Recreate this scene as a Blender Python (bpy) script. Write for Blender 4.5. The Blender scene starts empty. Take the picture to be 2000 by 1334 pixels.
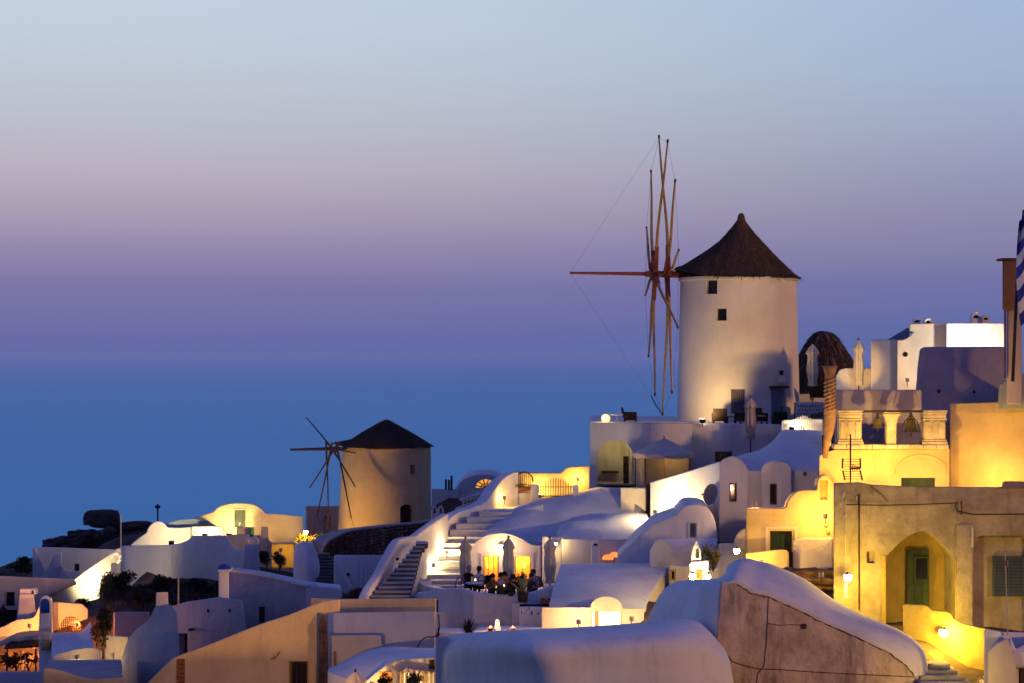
import bpy, bmesh, math, random
from mathutils import Vector, Matrix, noise
random.seed(7)
R = math.radians
scene = bpy.context.scene
COL = scene.collection

# ------------------------------------------------------------------ camera
F, HZ = 3889.0, 690.0            # focal length and eye level of the 2000 px wide photograph
cam_d = bpy.data.cameras.new('camera')
cam_d.sensor_width = 36.0
cam_d.lens = F * 36.0 / 2000.0
cam_d.shift_y = (HZ - 667.0) / 2000.0
cam_d.clip_start = 0.5
cam_d.clip_end = 400000.0
cam = bpy.data.objects.new('camera', cam_d)
COL.objects.link(cam)
cam.location = (0, 0, 0)
cam.rotation_euler = (R(90), 0, 0)
scene.camera = cam


def lin(c):
    return tuple((v / 255 / 12.92) if v / 255 <= 0.04045 else ((v / 255 + 0.055) / 1.055) ** 2.4 for v in c)


# ------------------------------------------------------------------ sky
world = bpy.data.worlds.new('World')
scene.world = world
world.use_nodes = True
wn, wl = world.node_tree.nodes, world.node_tree.links
wn.clear()


def wnode(t, **k):
    n = wn.new(t)
    for a, b in k.items():
        setattr(n, a, b)
    return n


def wmath(op, a, b=None, clamp=False):
    n = wnode('ShaderNodeMath', operation=op, use_clamp=clamp)
    for i, v in enumerate((a, b)):
        if v is None:
            continue
        if isinstance(v, (int, float)):
            n.inputs[i].default_value = v
        else:
            wl.new(v, n.inputs[i])
    return n.outputs[0]


tc = wnode('ShaderNodeTexCoord')
nrm = wnode('ShaderNodeVectorMath', operation='NORMALIZE')
wl.new(tc.outputs['Generated'], nrm.inputs[0])
sep = wnode('ShaderNodeSeparateXYZ')
wl.new(nrm.outputs[0], sep.inputs[0])
elev = wmath('SQRT', wmath('MAXIMUM', sep.outputs[2], 0.0))
hx = wmath('MULTIPLY', sep.outputs[0], sep.outputs[0])
hy = wmath('MULTIPLY', sep.outputs[1], sep.outputs[1])
hl = wmath('SQRT', wmath('MAXIMUM', wmath('ADD', hx, hy), 1e-6))
SUNSET = R(-24)
dot = wmath('DIVIDE', wmath('ADD', wmath('MULTIPLY', sep.outputs[0], math.sin(SUNSET)),
                            wmath('MULTIPLY', sep.outputs[1], math.cos(SUNSET))), hl)


def ramp(stops):
    n = wnode('ShaderNodeValToRGB')
    e = n.color_ramp.elements
    while len(e) < len(stops):
        e.new(0.5)
    for i, (p, c) in enumerate(stops):
        e[i].position = p
        e[i].color = (*lin(c), 1)
    wl.new(elev, n.inputs[0])
    return n.outputs[0]


HIGH = [(.56, (150, 172, 220)), (.70, (92, 118, 196)), (.86, (66, 86, 172)), (1.0, (58, 76, 160))]
west = ramp([(0, (92, 107, 167)), (.05, (98, 107, 167)), (.09, (106, 107, 167)), (.181, (124, 117, 167)), (.228, (147, 137, 174)), (.263, (168, 158, 181)),
             (.301, (186, 178, 193)), (.346, (190, 193, 206)), (.398, (195, 207, 223)), (.45, (194, 212, 228))] + HIGH)
north = ramp([(0, (88, 106, 166)), (.05, (90, 107, 166)), (.113, (93, 108, 165)), (.19, (115, 115, 167)), (.221, (130, 127, 168)), (.259, (141, 137, 172)),
              (.296, (148, 150, 183)), (.336, (158, 168, 197)), (.373, (160, 181, 208)), (.43, (163, 186, 216))] + HIGH)
east = ramp([(0, (54, 48, 92)), (.25, (68, 58, 106)), (.45, (72, 70, 130)), (.70, (64, 76, 152)), (1.0, (58, 76, 160))])


def wmix(f0, f1, a, b):
    mr = wnode('ShaderNodeMapRange', interpolation_type='SMOOTHSTEP')
    wl.new(dot, mr.inputs[0])
    mr.inputs[1].default_value, mr.inputs[2].default_value = f0, f1
    mr.inputs[3].default_value, mr.inputs[4].default_value = 0, 1
    m = wnode('ShaderNodeMix', data_type='RGBA')
    wl.new(mr.outputs[0], m.inputs[0])
    wl.new(a, m.inputs[6])
    wl.new(b, m.inputs[7])
    return m.outputs[2]


skyc = wmix(-0.5, 0.70, east, wmix(0.76, 0.995, north, west))
bgn = wnode('ShaderNodeBackground')
wl.new(skyc, bgn.inputs[0])
bgn.inputs[1].default_value = 1.0
won = wnode('ShaderNodeOutputWorld')
wl.new(bgn.outputs[0], won.inputs[0])

# ------------------------------------------------------------------ sun: added warm stand-in for street lamps behind the viewer
sd = bpy.data.lights.new('sun', 'SUN')
sd.energy = 1.4
sd.angle = R(3)
sd.color = (1.0, 0.50, 0.14)
sun = bpy.data.objects.new('sun', sd)
COL.objects.link(sun)
SUN_FROM = Vector((0.78, -0.62, 0.15))       # from the right, behind the viewer, low
sun.rotation_euler = SUN_FROM.to_track_quat('Z', 'Y').to_euler()
sun.location = (60, -40, 40)

scene.view_settings.view_transform = 'Standard'
scene.view_settings.look = 'None'
scene.view_settings.exposure = 0.0
scene.view_settings.gamma = 1.0
scene.view_settings.use_curve_mapping = False
scene.cycles.use_denoising = True
scene.cycles.max_bounces = 6
scene.cycles.diffuse_bounces = 3
scene.cycles.glossy_bounces = 2
scene.cycles.sample_clamp_indirect = 4.0
scene.cycles.use_light_tree = True
scene.cycles.volume_bounces = 2

# ------------------------------------------------------------------ materials
MATS = {}


def mat(name, col, col2=None, rough=0.92, scale=1.2, bump=0.25, bscale=9.0, metal=0.0, emit=None, estr=0.0, stain=None,
        stain_amt=0.0, spec=0.12, stretch=(1, 1, 1), fine=0.0, contrast=(0.38, 0.62)):
    if name in MATS:
        return MATS[name]
    m = bpy.data.materials.new(name)
    MATS[name] = m
    m.use_nodes = True
    n, l = m.node_tree.nodes, m.node_tree.links
    b = n['Principled BSDF']
    b.inputs['Roughness'].default_value = rough
    b.inputs['Metallic'].default_value = metal
    b.inputs['Specular IOR Level'].default_value = spec
    geo = n.new('ShaderNodeNewGeometry')
    mp = n.new('ShaderNodeMapping')
    l.new(geo.outputs['Position'], mp.inputs[0])
    mp.inputs['Scale'].default_value = stretch
    c2 = col2 or tuple(v * 0.88 for v in col)
    nz = n.new('ShaderNodeTexNoise')
    nz.inputs['Scale'].default_value = scale
    nz.inputs['Detail'].default_value = 6
    nz.inputs['Roughness'].default_value = 0.6
    l.new(mp.outputs[0], nz.inputs[0])
    cr = n.new('ShaderNodeValToRGB')
    cr.color_ramp.elements[0].position, cr.color_ramp.elements[1].position = contrast
    cr.color_ramp.elements[0].color = (*c2, 1)
    cr.color_ramp.elements[1].color = (*col, 1)
    l.new(nz.outputs[0], cr.inputs[0])
    out = cr.outputs[0]
    if stain:
        mp2 = n.new('ShaderNodeMapping')
        mp2.inputs['Scale'].default_value = (1.6, 1.6, 0.28)
        l.new(geo.outputs['Position'], mp2.inputs[0])
        n2 = n.new('ShaderNodeTexNoise')
        n2.inputs['Scale'].default_value = 1.5
        n2.inputs['Detail'].default_value = 8
        n2.inputs['Roughness'].default_value = 0.68
        l.new(mp2.outputs[0], n2.inputs[0])
        r2 = n.new('ShaderNodeMapRange')
        r2.inputs[1].default_value, r2.inputs[2].default_value = 0.52, 0.74
        r2.inputs[3].default_value, r2.inputs[4].default_value = 0, stain_amt
        l.new(n2.outputs[0], r2.inputs[0])
        mx = n.new('ShaderNodeMix')
        mx.data_type = 'RGBA'
        l.new(r2.outputs[0], mx.inputs[0])
        l.new(out, mx.inputs[6])
        mx.inputs[7].default_value = (*stain, 1)
        out = mx.outputs[2]
    l.new(out, b.inputs['Base Color'])
    if bump:
        nb = n.new('ShaderNodeTexNoise')
        nb.inputs['Scale'].default_value = bscale
        nb.inputs['Detail'].default_value = 5
        l.new(mp.outputs[0], nb.inputs[0])
        nb2 = n.new('ShaderNodeTexNoise')
        nb2.inputs['Scale'].default_value = bscale * 0.16
        nb2.inputs['Detail'].default_value = 2
        l.new(mp.outputs[0], nb2.inputs[0])
        ad = n.new('ShaderNodeMath')
        ad.operation = 'MULTIPLY_ADD'
        l.new(nb2.outputs[0], ad.inputs[0])
        ad.inputs[1].default_value = 2.2
        l.new(nb.outputs[0], ad.inputs[2])
        bp = n.new('ShaderNodeBump')
        bp.inputs['Strength'].default_value = bump
        bp.inputs['Distance'].default_value = 0.06
        l.new(ad.outputs[0], bp.inputs['Height'])
        l.new(bp.outputs[0], b.inputs['Normal'])
    if emit:
        b.inputs['Emission Color'].default_value = (*emit, 1)
        b.inputs['Emission Strength'].default_value = estr
    return m


WHITE = mat('white_plaster', (.72, .71, .69), (.58, .57, .55), scale=.45, bump=.22, bscale=3.5, stain=(.36, .32, .28), stain_amt=.45, contrast=(.3, .64))
WHITE2 = mat('bright_plaster', (.76, .75, .73), (.66, .65, .62), scale=.6, bump=.2, bscale=3.5, stain=(.42, .38, .34), stain_amt=.3, contrast=(.3, .64))
SHADEW = mat('shaded_white_plaster', (.42, .42, .48), (.34, .34, .40), scale=.6, bump=.5, bscale=6, stain=(.24, .22, .26), stain_amt=.4)  # white plaster with shade put into its colour
CREAM = mat('cream_plaster', (.68, .61, .50), (.60, .53, .43), bump=.25, stain=(.36, .30, .24), stain_amt=.3)
PINK = mat('pink_plaster', (.62, .44, .40), (.54, .38, .34), bump=.22, stain=(.35, .25, .22), stain_amt=.25)
MILL = mat('mill_plaster', (.70, .65, .57), (.63, .58, .50), scale=.6, bump=.3, bscale=3, stain=(.42, .37, .32), stain_amt=.22)
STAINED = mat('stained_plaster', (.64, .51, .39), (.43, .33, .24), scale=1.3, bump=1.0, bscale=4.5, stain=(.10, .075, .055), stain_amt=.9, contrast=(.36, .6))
OLD = mat('old_ochre_plaster', (.48, .40, .27), (.31, .25, .16), scale=1.1, bump=.9, bscale=5, stain=(.15, .12, .075), stain_amt=.6, contrast=(.36, .62))
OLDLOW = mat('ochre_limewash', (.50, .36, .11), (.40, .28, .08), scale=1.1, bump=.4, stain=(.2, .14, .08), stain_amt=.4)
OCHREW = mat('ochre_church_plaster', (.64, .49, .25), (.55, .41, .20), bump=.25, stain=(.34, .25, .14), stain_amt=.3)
MARBLE = mat('weathered_limestone', (.55, .49, .38), (.42, .36, .26), scale=2.5, bump=.6, bscale=8, stain=(.12, .09, .06), stain_amt=.6)
BROWNSTONE = mat('brown_stone', (.34, .21, .13), (.24, .15, .09), scale=3, bump=.7, bscale=8)
THATCH = mat('brown_thatch', (.17, .105, .065), (.07, .042, .028), scale=7, bump=1.0, bscale=16, rough=.95, stretch=(2.2, 2.2, .5), spec=.05)
THATCHD = mat('dark_thatch', (.075, .05, .04), (.03, .02, .018), scale=7, bump=1.0, bscale=14, rough=.95, stretch=(2, 2, .5), spec=.05)
STRAWD = mat('dark_straw', (.10, .07, .05), (.05, .035, .025), scale=4, bump=0, spec=.05)
STRAW = mat('pale_straw', (.26, .19, .11), (.15, .10, .06), scale=4, bump=0, spec=.05)
WOODR = mat('red_brown_timber', (.25, .072, .042), (.16, .045, .028), scale=4, bump=.3, stretch=(1, 1, 3))
WOODY = mat('bare_timber', (.40, .26, .115), (.28, .17, .07), scale=4, bump=.3)
WOODD = mat('dark_timber', (.10, .055, .038), (.055, .03, .022), scale=4, bump=.3)
WOODO = mat('orange_timber', (.36, .17, .06), (.26, .12, .04), scale=4, bump=.3)
GREEND = mat('dark_green_paint', (.028, .05, .03), (.02, .036, .022), bump=.1, rough=.55)
GREENP = mat('worn_green_paint', (.085, .12, .07), (.05, .075, .045), scale=3, bump=.2, rough=.6)
TEAL = mat('grey_blue_paint', (.085, .115, .13), (.06, .085, .10), bump=.1, rough=.6)
BLUE = mat('blue_paint', (.02, .065, .36), (.016, .05, .28), bump=.1, rough=.5)
DOORB = mat('blue_grey_door_paint', (.22, .24, .34), (.18, .20, .29), bump=.1, rough=.6)
BLACK = mat('dark_interior', (.018, .014, .014), (.012, .01, .01), bump=0)
GLASS = mat('window_glass', (.022, .02, .026), (.018, .016, .02), bump=0, rough=.12, spec=.5)
IRON = mat('dark_iron', (.035, .03, .03), (.022, .02, .02), bump=.1, rough=.6)
GALV = mat('grey_metal', (.34, .33, .33), (.28, .27, .27), bump=.05, rough=.5, metal=.3)
WHITEM = mat('white_metal', (.6, .6, .6), (.55, .55, .55), bump=.0, rough=.5)
WIRE = mat('cable_black', (.03, .024, .024), (.03, .024, .024), bump=0)
CANVAS = mat('canvas_cream', (.60, .54, .44), (.52, .46, .37), bump=.3, bscale=12, rough=.9)
CANVASP = mat('canvas_pinkish', (.56, .40, .33), (.48, .34, .28), bump=.3, bscale=12, rough=.9)
WICKER = mat('dark_wicker', (.028, .02, .02), (.016, .012, .012), scale=20, bump=.5, bscale=40)
CUSHY = mat('yellow_cushion', (.42, .30, .09), (.36, .25, .07), bump=.1)
TERRA = mat('terracotta', (.36, .135, .07), (.28, .10, .05), bump=.2)
POT = mat('black_pot', (.03, .022, .02), (.02, .016, .015), bump=.1, rough=.5)
EARTH = mat('dark_earth', (.13, .08, .058), (.04, .027, .022), scale=1.3, bump=1.0, bscale=3.0, rough=.95, contrast=(.3, .7))
ROCK = mat('dark_rock', (.085, .065, .06), (.026, .02, .021), scale=1.0, bump=1.0, bscale=3.5, rough=.95, contrast=(.3, .7))
STONE = mat('lava_stone', (.12, .08, .07), (.05, .036, .034), scale=3, bump=.6, bscale=8, rough=.9)
MORTAR = mat('lime_mortar', (.44, .38, .36), (.32, .27, .25), scale=2, bump=.5)
LEAF = mat('leaf_green', (.06, .095, .028), (.03, .05, .016), scale=6, bump=0, rough=.6)
LEAFD = mat('leaf_dark', (.03, .034, .018), (.016, .018, .012), scale=6, bump=0, rough=.7)
LEAFY = mat('leaf_olive', (.15, .14, .035), (.09, .085, .022), scale=6, bump=0, rough=.6)
LEAFR = mat('leaf_russet', (.17, .062, .022), (.10, .036, .015), scale=6, bump=0, rough=.7)
AGAVE = mat('agave_green', (.22, .26, .13), (.15, .18, .09), scale=5, bump=0, rough=.5)
FLOWER = mat('flower_red', (.45, .05, .025), (.35, .03, .02), bump=0)
SKIN = mat('skin', (.36, .20, .13), (.33, .18, .115), bump=0, rough=.6)
HAIR = mat('dark_hair', (.025, .016, .012), (.018, .012, .01), bump=.1)
HAIRG = mat('grey_hair', (.36, .33, .31), (.30, .27, .25), bump=.1)
CL_WHITE = mat('white_shirt', (.58, .54, .60), (.52, .48, .54), bump=.1)
CL_DARK = mat('black_cloth', (.022, .018, .018), (.016, .014, .014), bump=.1)
CL_ORANGE = mat('orange_cloth', (.50, .15, .05), (.42, .12, .04), bump=.1)
CL_BROWN = mat('brown_cloth', (.14, .07, .045), (.10, .05, .032), bump=.1)
CL_LILAC = mat('lilac_cloth', (.38, .30, .40), (.33, .26, .35), bump=.1)
BRONZE = mat('green_bronze', (.16, .15, .035), (.10, .09, .022), bump=.2, rough=.5, metal=.4)
BRONZED = mat('dark_bronze', (.10, .082, .035), (.06, .05, .022), bump=.2, rough=.5, metal=.4)
FLAGB = mat('flag_blue', (.03, .045, .30), (.026, .04, .26), bump=.2, bscale=4)
FLAGW = mat('flag_white', (.62, .60, .66), (.56, .54, .60), bump=.2, bscale=4)
STEPW = mat('whitewashed_step', (.70, .68, .64), (.60, .58, .54), bump=.3)
STEPD = mat('dark_step_shaded_riser', (.15, .13, .14), (.10, .085, .095), bump=.4)  # dark stone; on the blue stair, riser shade put into the colour
STEPB = mat('skylit_tread', (.42, .42, .44), (.34, .34, .36), bump=.4)  # blue stair treads paler: sky light put into the colour
PAVE = mat('pale_paving', (.50, .44, .34), (.36, .31, .23), bump=.4, scale=3)
BULBY = mat('lit_bulb_yellow', (.9, .8, .5), bump=0, emit=(1.0, .72, .26), estr=40)
BULBW = mat('lit_bulb_white', (.9, .85, .7), bump=0, emit=(1.0, .84, .55), estr=40)
BULBO = mat('lit_glass_orange', (.9, .4, .15), bump=0, emit=(1.0, .30, .05), estr=1.0)
LITWIN = mat('lit_window_pane', (.9, .8, .5), bump=0, emit=(1.0, .80, .42), estr=2.6)
LITORANGE = mat('lit_window_orange', (.8, .4, .1), bump=0, emit=(1.0, .42, .06), estr=.9)

# ------------------------------------------------------------------ building blocks
WLOC = {}
CUTS = []          # (object, [(verts, faces), ...])
BEVELS = []


def P(px, py, D):
    """The place in the world that a point of the photograph has at distance D."""
    return Vector(((px - 1000) / F * D, D, (HZ - py) / F * D))


def zat(py, D):
    return (HZ - py) / F * D


class Pl:
    """A vertical wall plane, given by one distance or by the distances at two picture columns."""
    def __init__(s, a, Da=None, b=None, Db=None):
        if Da is None:
            s.a, s.Da, s.b, s.Db = 0, a, 2000, a
        else:
            s.a, s.Da, s.b, s.Db = a, Da, b, Db
        A = P(s.a, HZ, s.Da)
        B = P(s.b, HZ, s.Db)
        s.A, s.d = A, (B - A).normalized()
        s.n = Vector((s.d.y, -s.d.x, 0))
        if s.n.y > 0:
            s.n = -s.n

    def D(s, px):
        k = (px - 1000) / F
        # (A + t d).x = k (A + t d).y
        t = (k * s.A.y - s.A.x) / (s.d.x - k * s.d.y)
        return s.A.y + t * s.d.y

    def p(s, px, py, off=0.0):
        return P(px, py, s.D(px)) + s.n * off


def empty(name, loc, label=None, cat=None, group=None):
    o = bpy.data.objects.new(name, None)
    COL.objects.link(o)
    o.location = loc
    o.empty_display_size = .2
    WLOC[o.name] = Vector(loc)
    if label:
        tag(o, label, cat, group)
    return o


def tag(o, label=None, cat=None, group=None, kind=None):
    if label:
        o['label'] = label
    if cat:
        o['category'] = cat
    if group:
        o['group'] = group
    if kind or cat:
        o['kind'] = kind or 'thing'
    return o


def mk(name, verts, faces, m, parent=None, smooth=True, angle=38, bevel=0.0, recalc=True, kind=None, world=True, fmats=None):
    verts = [Vector(v) for v in verts]
    lo = Vector((min(v.x for v in verts), min(v.y for v in verts), min(v.z for v in verts)))
    hi = Vector((max(v.x for v in verts), max(v.y for v in verts), max(v.z for v in verts)))
    o = Vector(((lo.x + hi.x) / 2, (lo.y + hi.y) / 2, lo.z))
    me = bpy.data.meshes.new(name)
    me.from_pydata([tuple(v - o) for v in verts], [], faces)
    if recalc:
        bm = bmesh.new()
        bm.from_mesh(me)
        bmesh.ops.recalc_face_normals(bm, faces=bm.faces)
        bm.to_mesh(me)
        bm.free()
    ms = m if isinstance(m, (list, tuple)) else [m]
    for x in ms:
        me.materials.append(x)
    if fmats:
        me.polygons.foreach_set('material_index', fmats)
    if smooth:
        me.polygons.foreach_set('use_smooth', [True] * len(me.polygons))
        me.set_sharp_from_angle(angle=R(angle))
    ob = bpy.data.objects.new(name, me)
    COL.objects.link(ob)
    WLOC[ob.name] = o
    if parent is not None:
        ob.parent = parent
        ob.location = o - WLOC[parent.name]
    else:
        ob.location = o
    if bevel:
        md = ob.modifiers.new('bevel', 'BEVEL')
        md.width, md.segments = bevel, 3
        md.limit_method, md.angle_limit = 'ANGLE', R(32)
        md.use_clamp_overlap = True
        BEVELS.append(ob)
    if kind:
        ob['kind'] = kind
    return ob


class G:
    """Collects simple shapes into one mesh."""
    def __init__(s):
        s.v, s.f = [], []

    def add(s, v, f):
        b = len(s.v)
        s.v += [Vector(x) for x in v]
        s.f += [tuple(b + i for i in q) for q in f]
        return s

    def box(s, lo, hi):
        x0, y0, z0 = lo
        x1, y1, z1 = hi
        return s.add([(x0, y0, z0), (x1, y0, z0), (x1, y1, z0), (x0, y1, z0), (x0, y0, z1), (x1, y0, z1), (x1, y1, z1), (x0, y1, z1)],
                     [(0, 3, 2, 1), (4, 5, 6, 7), (0, 1, 5, 4), (1, 2, 6, 5), (2, 3, 7, 6), (3, 0, 4, 7)])

    def hexa(s, a, b):
        """two quads a, b (4 points each, same order) joined into a block"""
        return s.add(list(a) + list(b), [(0, 1, 2, 3), (7, 6, 5, 4), (0, 4, 5, 1), (1, 5, 6, 2), (2, 6, 7, 3), (3, 7, 4, 0)])

    def wbox(s, pl, x0, y0, x1, y1, o0, o1):
        q = lambda o: [pl.p(x0, y1, o), pl.p(x1, y1, o), pl.p(x1, y0, o), pl.p(x0, y0, o)]
        return s.hexa(q(o1), q(o0))

    def tube(s, pts, r, n=8, cap=True):
        pts = [Vector(p) for p in pts]
        rs = r if isinstance(r, (list, tuple)) else [r] * len(pts)
        rings = []
        for i, p in enumerate(pts):
            t = (pts[min(i + 1, len(pts) - 1)] - pts[max(i - 1, 0)]).normalized()
            ref = Vector((0, 0, 1)) if abs(t.z) < .9 else Vector((0, 1, 0))
            a = t.cross(ref).normalized()
            b = t.cross(a).normalized()
            rings.append([p + (a * math.cos(2 * math.pi * k / n) + b * math.sin(2 * math.pi * k / n)) * rs[i] for k in range(n)])
        v = [x for ring in rings for x in ring]
        f = [(i * n + k, i * n + (k + 1) % n, (i + 1) * n + (k + 1) % n, (i + 1) * n + k) for i in range(len(pts) - 1) for k in range(n)]
        if cap:
            f += [tuple(range(n))[::-1], tuple((len(pts) - 1) * n + k for k in range(n))]
        return s.add(v, f)

    def rev(s, c, prof, n=24, fold=0.0, nf=8, cap=True):
        c = Vector(c)
        v, f = [], []
        for r, z in prof:
            for k in range(n):
                a = 2 * math.pi * k / n
                rr = r * (1 + fold * math.cos(nf * a))
                v.append(c + Vector((rr * math.cos(a), rr * math.sin(a), z)))
        m = len(prof)
        f = [(i * n + k, i * n + (k + 1) % n, (i + 1) * n + (k + 1) % n, (i + 1) * n + k) for i in range(m - 1) for k in range(n)]
        if cap:
            f += [tuple(range(n))[::-1], tuple((m - 1) * n + k for k in range(n))]
        return s.add(v, f)

    def build(s, name, m, parent=None, **k):
        return mk(name, s.v, s.f, m, parent, **k)


def cr(pts, n):
    """smooth curve through points (any dimension), n samples per span"""
    out = []
    m = len(pts)
    for i in range(m - 1):
        p0, p1, p2, p3 = pts[max(i - 1, 0)], pts[i], pts[i + 1], pts[min(i + 2, m - 1)]
        for k in range(n):
            t = k / n
            out.append(tuple(.5 * (2 * b + (c - a) * t + (2 * a - 5 * b + 4 * c - d) * t * t + (3 * b - a - 3 * c + d) * t ** 3)
                             for a, b, c, d in zip(p0, p1, p2, p3)))
    out.append(tuple(pts[-1]))
    return out


def arc(x0, x1, yb, yt, n=14):
    """an arch from x0 to x1 springing at yb with its crown at yt"""
    return [((x0 + x1) / 2 - (x1 - x0) / 2 * math.cos(math.pi * i / n), yb - (yb - yt) * math.sin(math.pi * i / n)) for i in range(n + 1)]


def loft(rings, cap=True):
    n = len(rings[0])
    v = [p for r in rings for p in r]
    f = [(i * n + k, i * n + (k + 1) % n, (i + 1) * n + (k + 1) % n, (i + 1) * n + k) for i in range(len(rings) - 1) for k in range(n)]
    if cap:
        f += [tuple(range(n))[::-1], tuple((len(rings) - 1) * n + k for k in range(n))]
    return v, f


def extdir(pts, flat=False, slope=None):
    x0, x1 = min(p[0] for p in pts), max(p[0] for p in pts)
    s0, s1 = (x0 - 1000) / F, (x1 - 1000) / F
    k = s0 if s0 > 0 else (s1 if s1 < 0 else 0)
    kz = min(0, (HZ - min(p[1] for p in pts)) / F) - .012
    if flat:
        kz = 0
    if slope is not None:
        kz = slope
    return Vector((k, 1, kz))


def prism(name, m, pl, top, depth, pb, parent=None, flat=False, slope=None, bevel=.07, ext=None, cuts=(), off=0, **k):
    """A wall or block: its top outline (left to right, picture columns and rows), bottom row pb, depth in metres."""
    if isinstance(pl, (int, float)):
        pl = Pl(pl)
    pts = list(top) + [(top[-1][0], pb), (top[0][0], pb)]
    a = [pl.p(x, y, off) for x, y in pts]
    e = ext if ext is not None else extdir(top, flat, slope)
    n = len(top)
    b = []
    for i, q in enumerate(a):
        w = q + Vector(e) * depth
        if i >= n:
            w.z = q.z
        b.append(w)
    v, f = loft([a, b])
    ob = mk(name, v, f, m, parent, bevel=bevel, **k)
    for c in cuts:
        cut(ob, pl, *c)
    return ob


def cut(ob, pl, pts, depth=.35):
    """Cut an opening (outline in picture coordinates) into a wall."""
    if isinstance(pl, (int, float)):
        pl = Pl(pl)
    if len(pts) == 4 and not hasattr(pts[0], '__len__'):
        x0, y0, x1, y1 = pts
        pts = [(x0, y0), (x1, y0), (x1, y1), (x0, y1)]
    v, f = loft([[pl.p(x, y, .6) for x, y in pts], [pl.p(x, y, -depth) for x, y in pts]])
    for c in CUTS:
        if c[0] == ob:
            c[1].append((v, f))
            return
    CUTS.append((ob, [(v, f)]))


def cutraw(ob, v, f):
    for c in CUTS:
        if c[0] == ob:
            c[1].append((v, f))
            return
    CUTS.append((ob, [(v, f)]))


def mound(name, m, rows, zb, parent=None, nu=6, nv=5, bevel=0.0, angle=50, **k):
    """A rounded roof or dome of plaster: rows of points from front to back, each row (D, [(px, py)...]) or points with their own D."""
    R3 = []
    for row in rows:
        if isinstance(row, tuple):
            R3.append([tuple(P(x, y, row[0])) for x, y in row[1]])
        else:
            R3.append([tuple(P(x, y, d)) for x, y, d in row])
    R3 = [cr(r, nu) if nu > 1 else r for r in R3]
    colsn = len(R3[0])
    cols = [cr([r[i] for r in R3], nv) if nv > 1 else [r[i] for r in R3] for i in range(colsn)]
    nr = len(cols[0])
    grid = [[Vector(cols[i][j]) for i in range(colsn)] for j in range(nr)]
    v = [p for r in grid for p in r]
    f = [(j * colsn + i, j * colsn + i + 1, (j + 1) * colsn + i + 1, (j + 1) * colsn + i) for j in range(nr - 1) for i in range(colsn - 1)]
    loop = [i for i in range(colsn)] + [j * colsn + colsn - 1 for j in range(1, nr)] + \
           [(nr - 1) * colsn + i for i in range(colsn - 2, -1, -1)] + [j * colsn for j in range(nr - 2, 0, -1)]
    b = len(v)
    for i in loop:
        v.append(Vector((v[i].x, v[i].y, zb)))
    L = len(loop)
    f += [(loop[i], b + i, b + (i + 1) % L, loop[(i + 1) % L]) for i in range(L)]
    f.append(tuple(b + i for i in range(L)))
    return mk(name, v, f, m, parent, bevel=bevel, angle=angle, **k)


def window(parent, pl, x0, y0, x1, y1, inset=.18, fm=WOODD, gm=GLASS, nx=1, ny=1, fw=.07, name='window', louver=0):
    """Window in an opening: frame with bars, its pane a sub-part."""
    if isinstance(pl, (int, float)):
        pl = Pl(pl)
    g = G()
    D = pl.D((x0 + x1) / 2)
    w = fw / D * F
    o0, o1 = -inset - .05, -inset + .03
    g.wbox(pl, x0, y0, x0 + w, y1, o0, o1)
    g.wbox(pl, x1 - w, y0, x1, y1, o0, o1)
    g.wbox(pl, x0 + w, y0, x1 - w, y0 + w, o0, o1)
    g.wbox(pl, x0 + w, y1 - w, x1 - w, y1, o0, o1)
    for i in range(1, nx):
        x = x0 + (x1 - x0) * i / nx
        g.wbox(pl, x - w / 3, y0 + w, x + w / 3, y1 - w, o0, o1 - .01)
    for i in range(1, ny):
        y = y0 + (y1 - y0) * i / ny
        g.wbox(pl, x0 + w, y - w / 3, x1 - w, y + w / 3, o0, o1 - .015)
    fr = g.build(name, fm, parent, smooth=False)
    if louver:
        for i in range(louver):
            y = y0 + w + (y1 - y0 - 2 * w) * (i + .5) / louver
            h = (y1 - y0 - 2 * w) / louver * .42
            q = lambda o, yy: [pl.p(x0 + w, yy + h, o), pl.p(x1 - w, yy + h, o), pl.p(x1 - w, yy - h, o - .03), pl.p(x0 + w, yy - h, o - .03)]
            G().hexa(q(-inset + .015, y), q(-inset - .005, y)).build('slat', fm, fr, smooth=False)
        G().wbox(pl, x0, y0, x1, y1, -inset - .09, -inset - .06).build('backing', BLACK, fr, smooth=False)
    else:
        G().wbox(pl, x0 + w * .5, y0 + w * .5, x1 - w * .5, y1 - w * .5, -inset - .03, -inset - .01).build('pane', gm, fr, smooth=False)
    return fr


def door(parent, pl, x0, y0, x1, y1, inset=.18, m=WOODD, planks=4, handle=True, name='door'):
    if isinstance(pl, (int, float)):
        pl = Pl(pl)
    g = G()
    for i in range(planks):
        a, b = x0 + (x1 - x0) * i / planks, x0 + (x1 - x0) * (i + 1) / planks
        e = (b - a) * .04
        g.wbox(pl, a + e, y0, b - e, y1, -inset - .05, -inset)
    g.wbox(pl, x0, y0, x1, y1, -inset - .08, -inset - .03)
    d = g.build(name, m, parent, smooth=False)
    if handle:
        ym = (y0 + y1) / 2
        w = (x1 - x0)
        G().wbox(pl, x1 - w * .16, ym - 1.2, x1 - w * .08, ym + 1.2, -inset, -inset + .06).build('handle', IRON, d, smooth=False)
    return d


def surround(parent, pl, x0, y0, x1, y1, w=3, proud=.06, m=WHITE, bottom=False):
    if isinstance(pl, (int, float)):
        pl = Pl(pl)
    g = G()
    g.wbox(pl, x0 - w, y0 - w, x0, y1, -.05, proud)
    g.wbox(pl, x1, y0 - w, x1 + w, y1, -.05, proud)
    g.wbox(pl, x0, y0 - w, x1, y0, -.05, proud)
    if bottom:
        g.wbox(pl, x0 - w, y1, x1 + w, y1 + w, -.05, proud + .02)
    return g.build('surround', m, parent, smooth=False)


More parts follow.
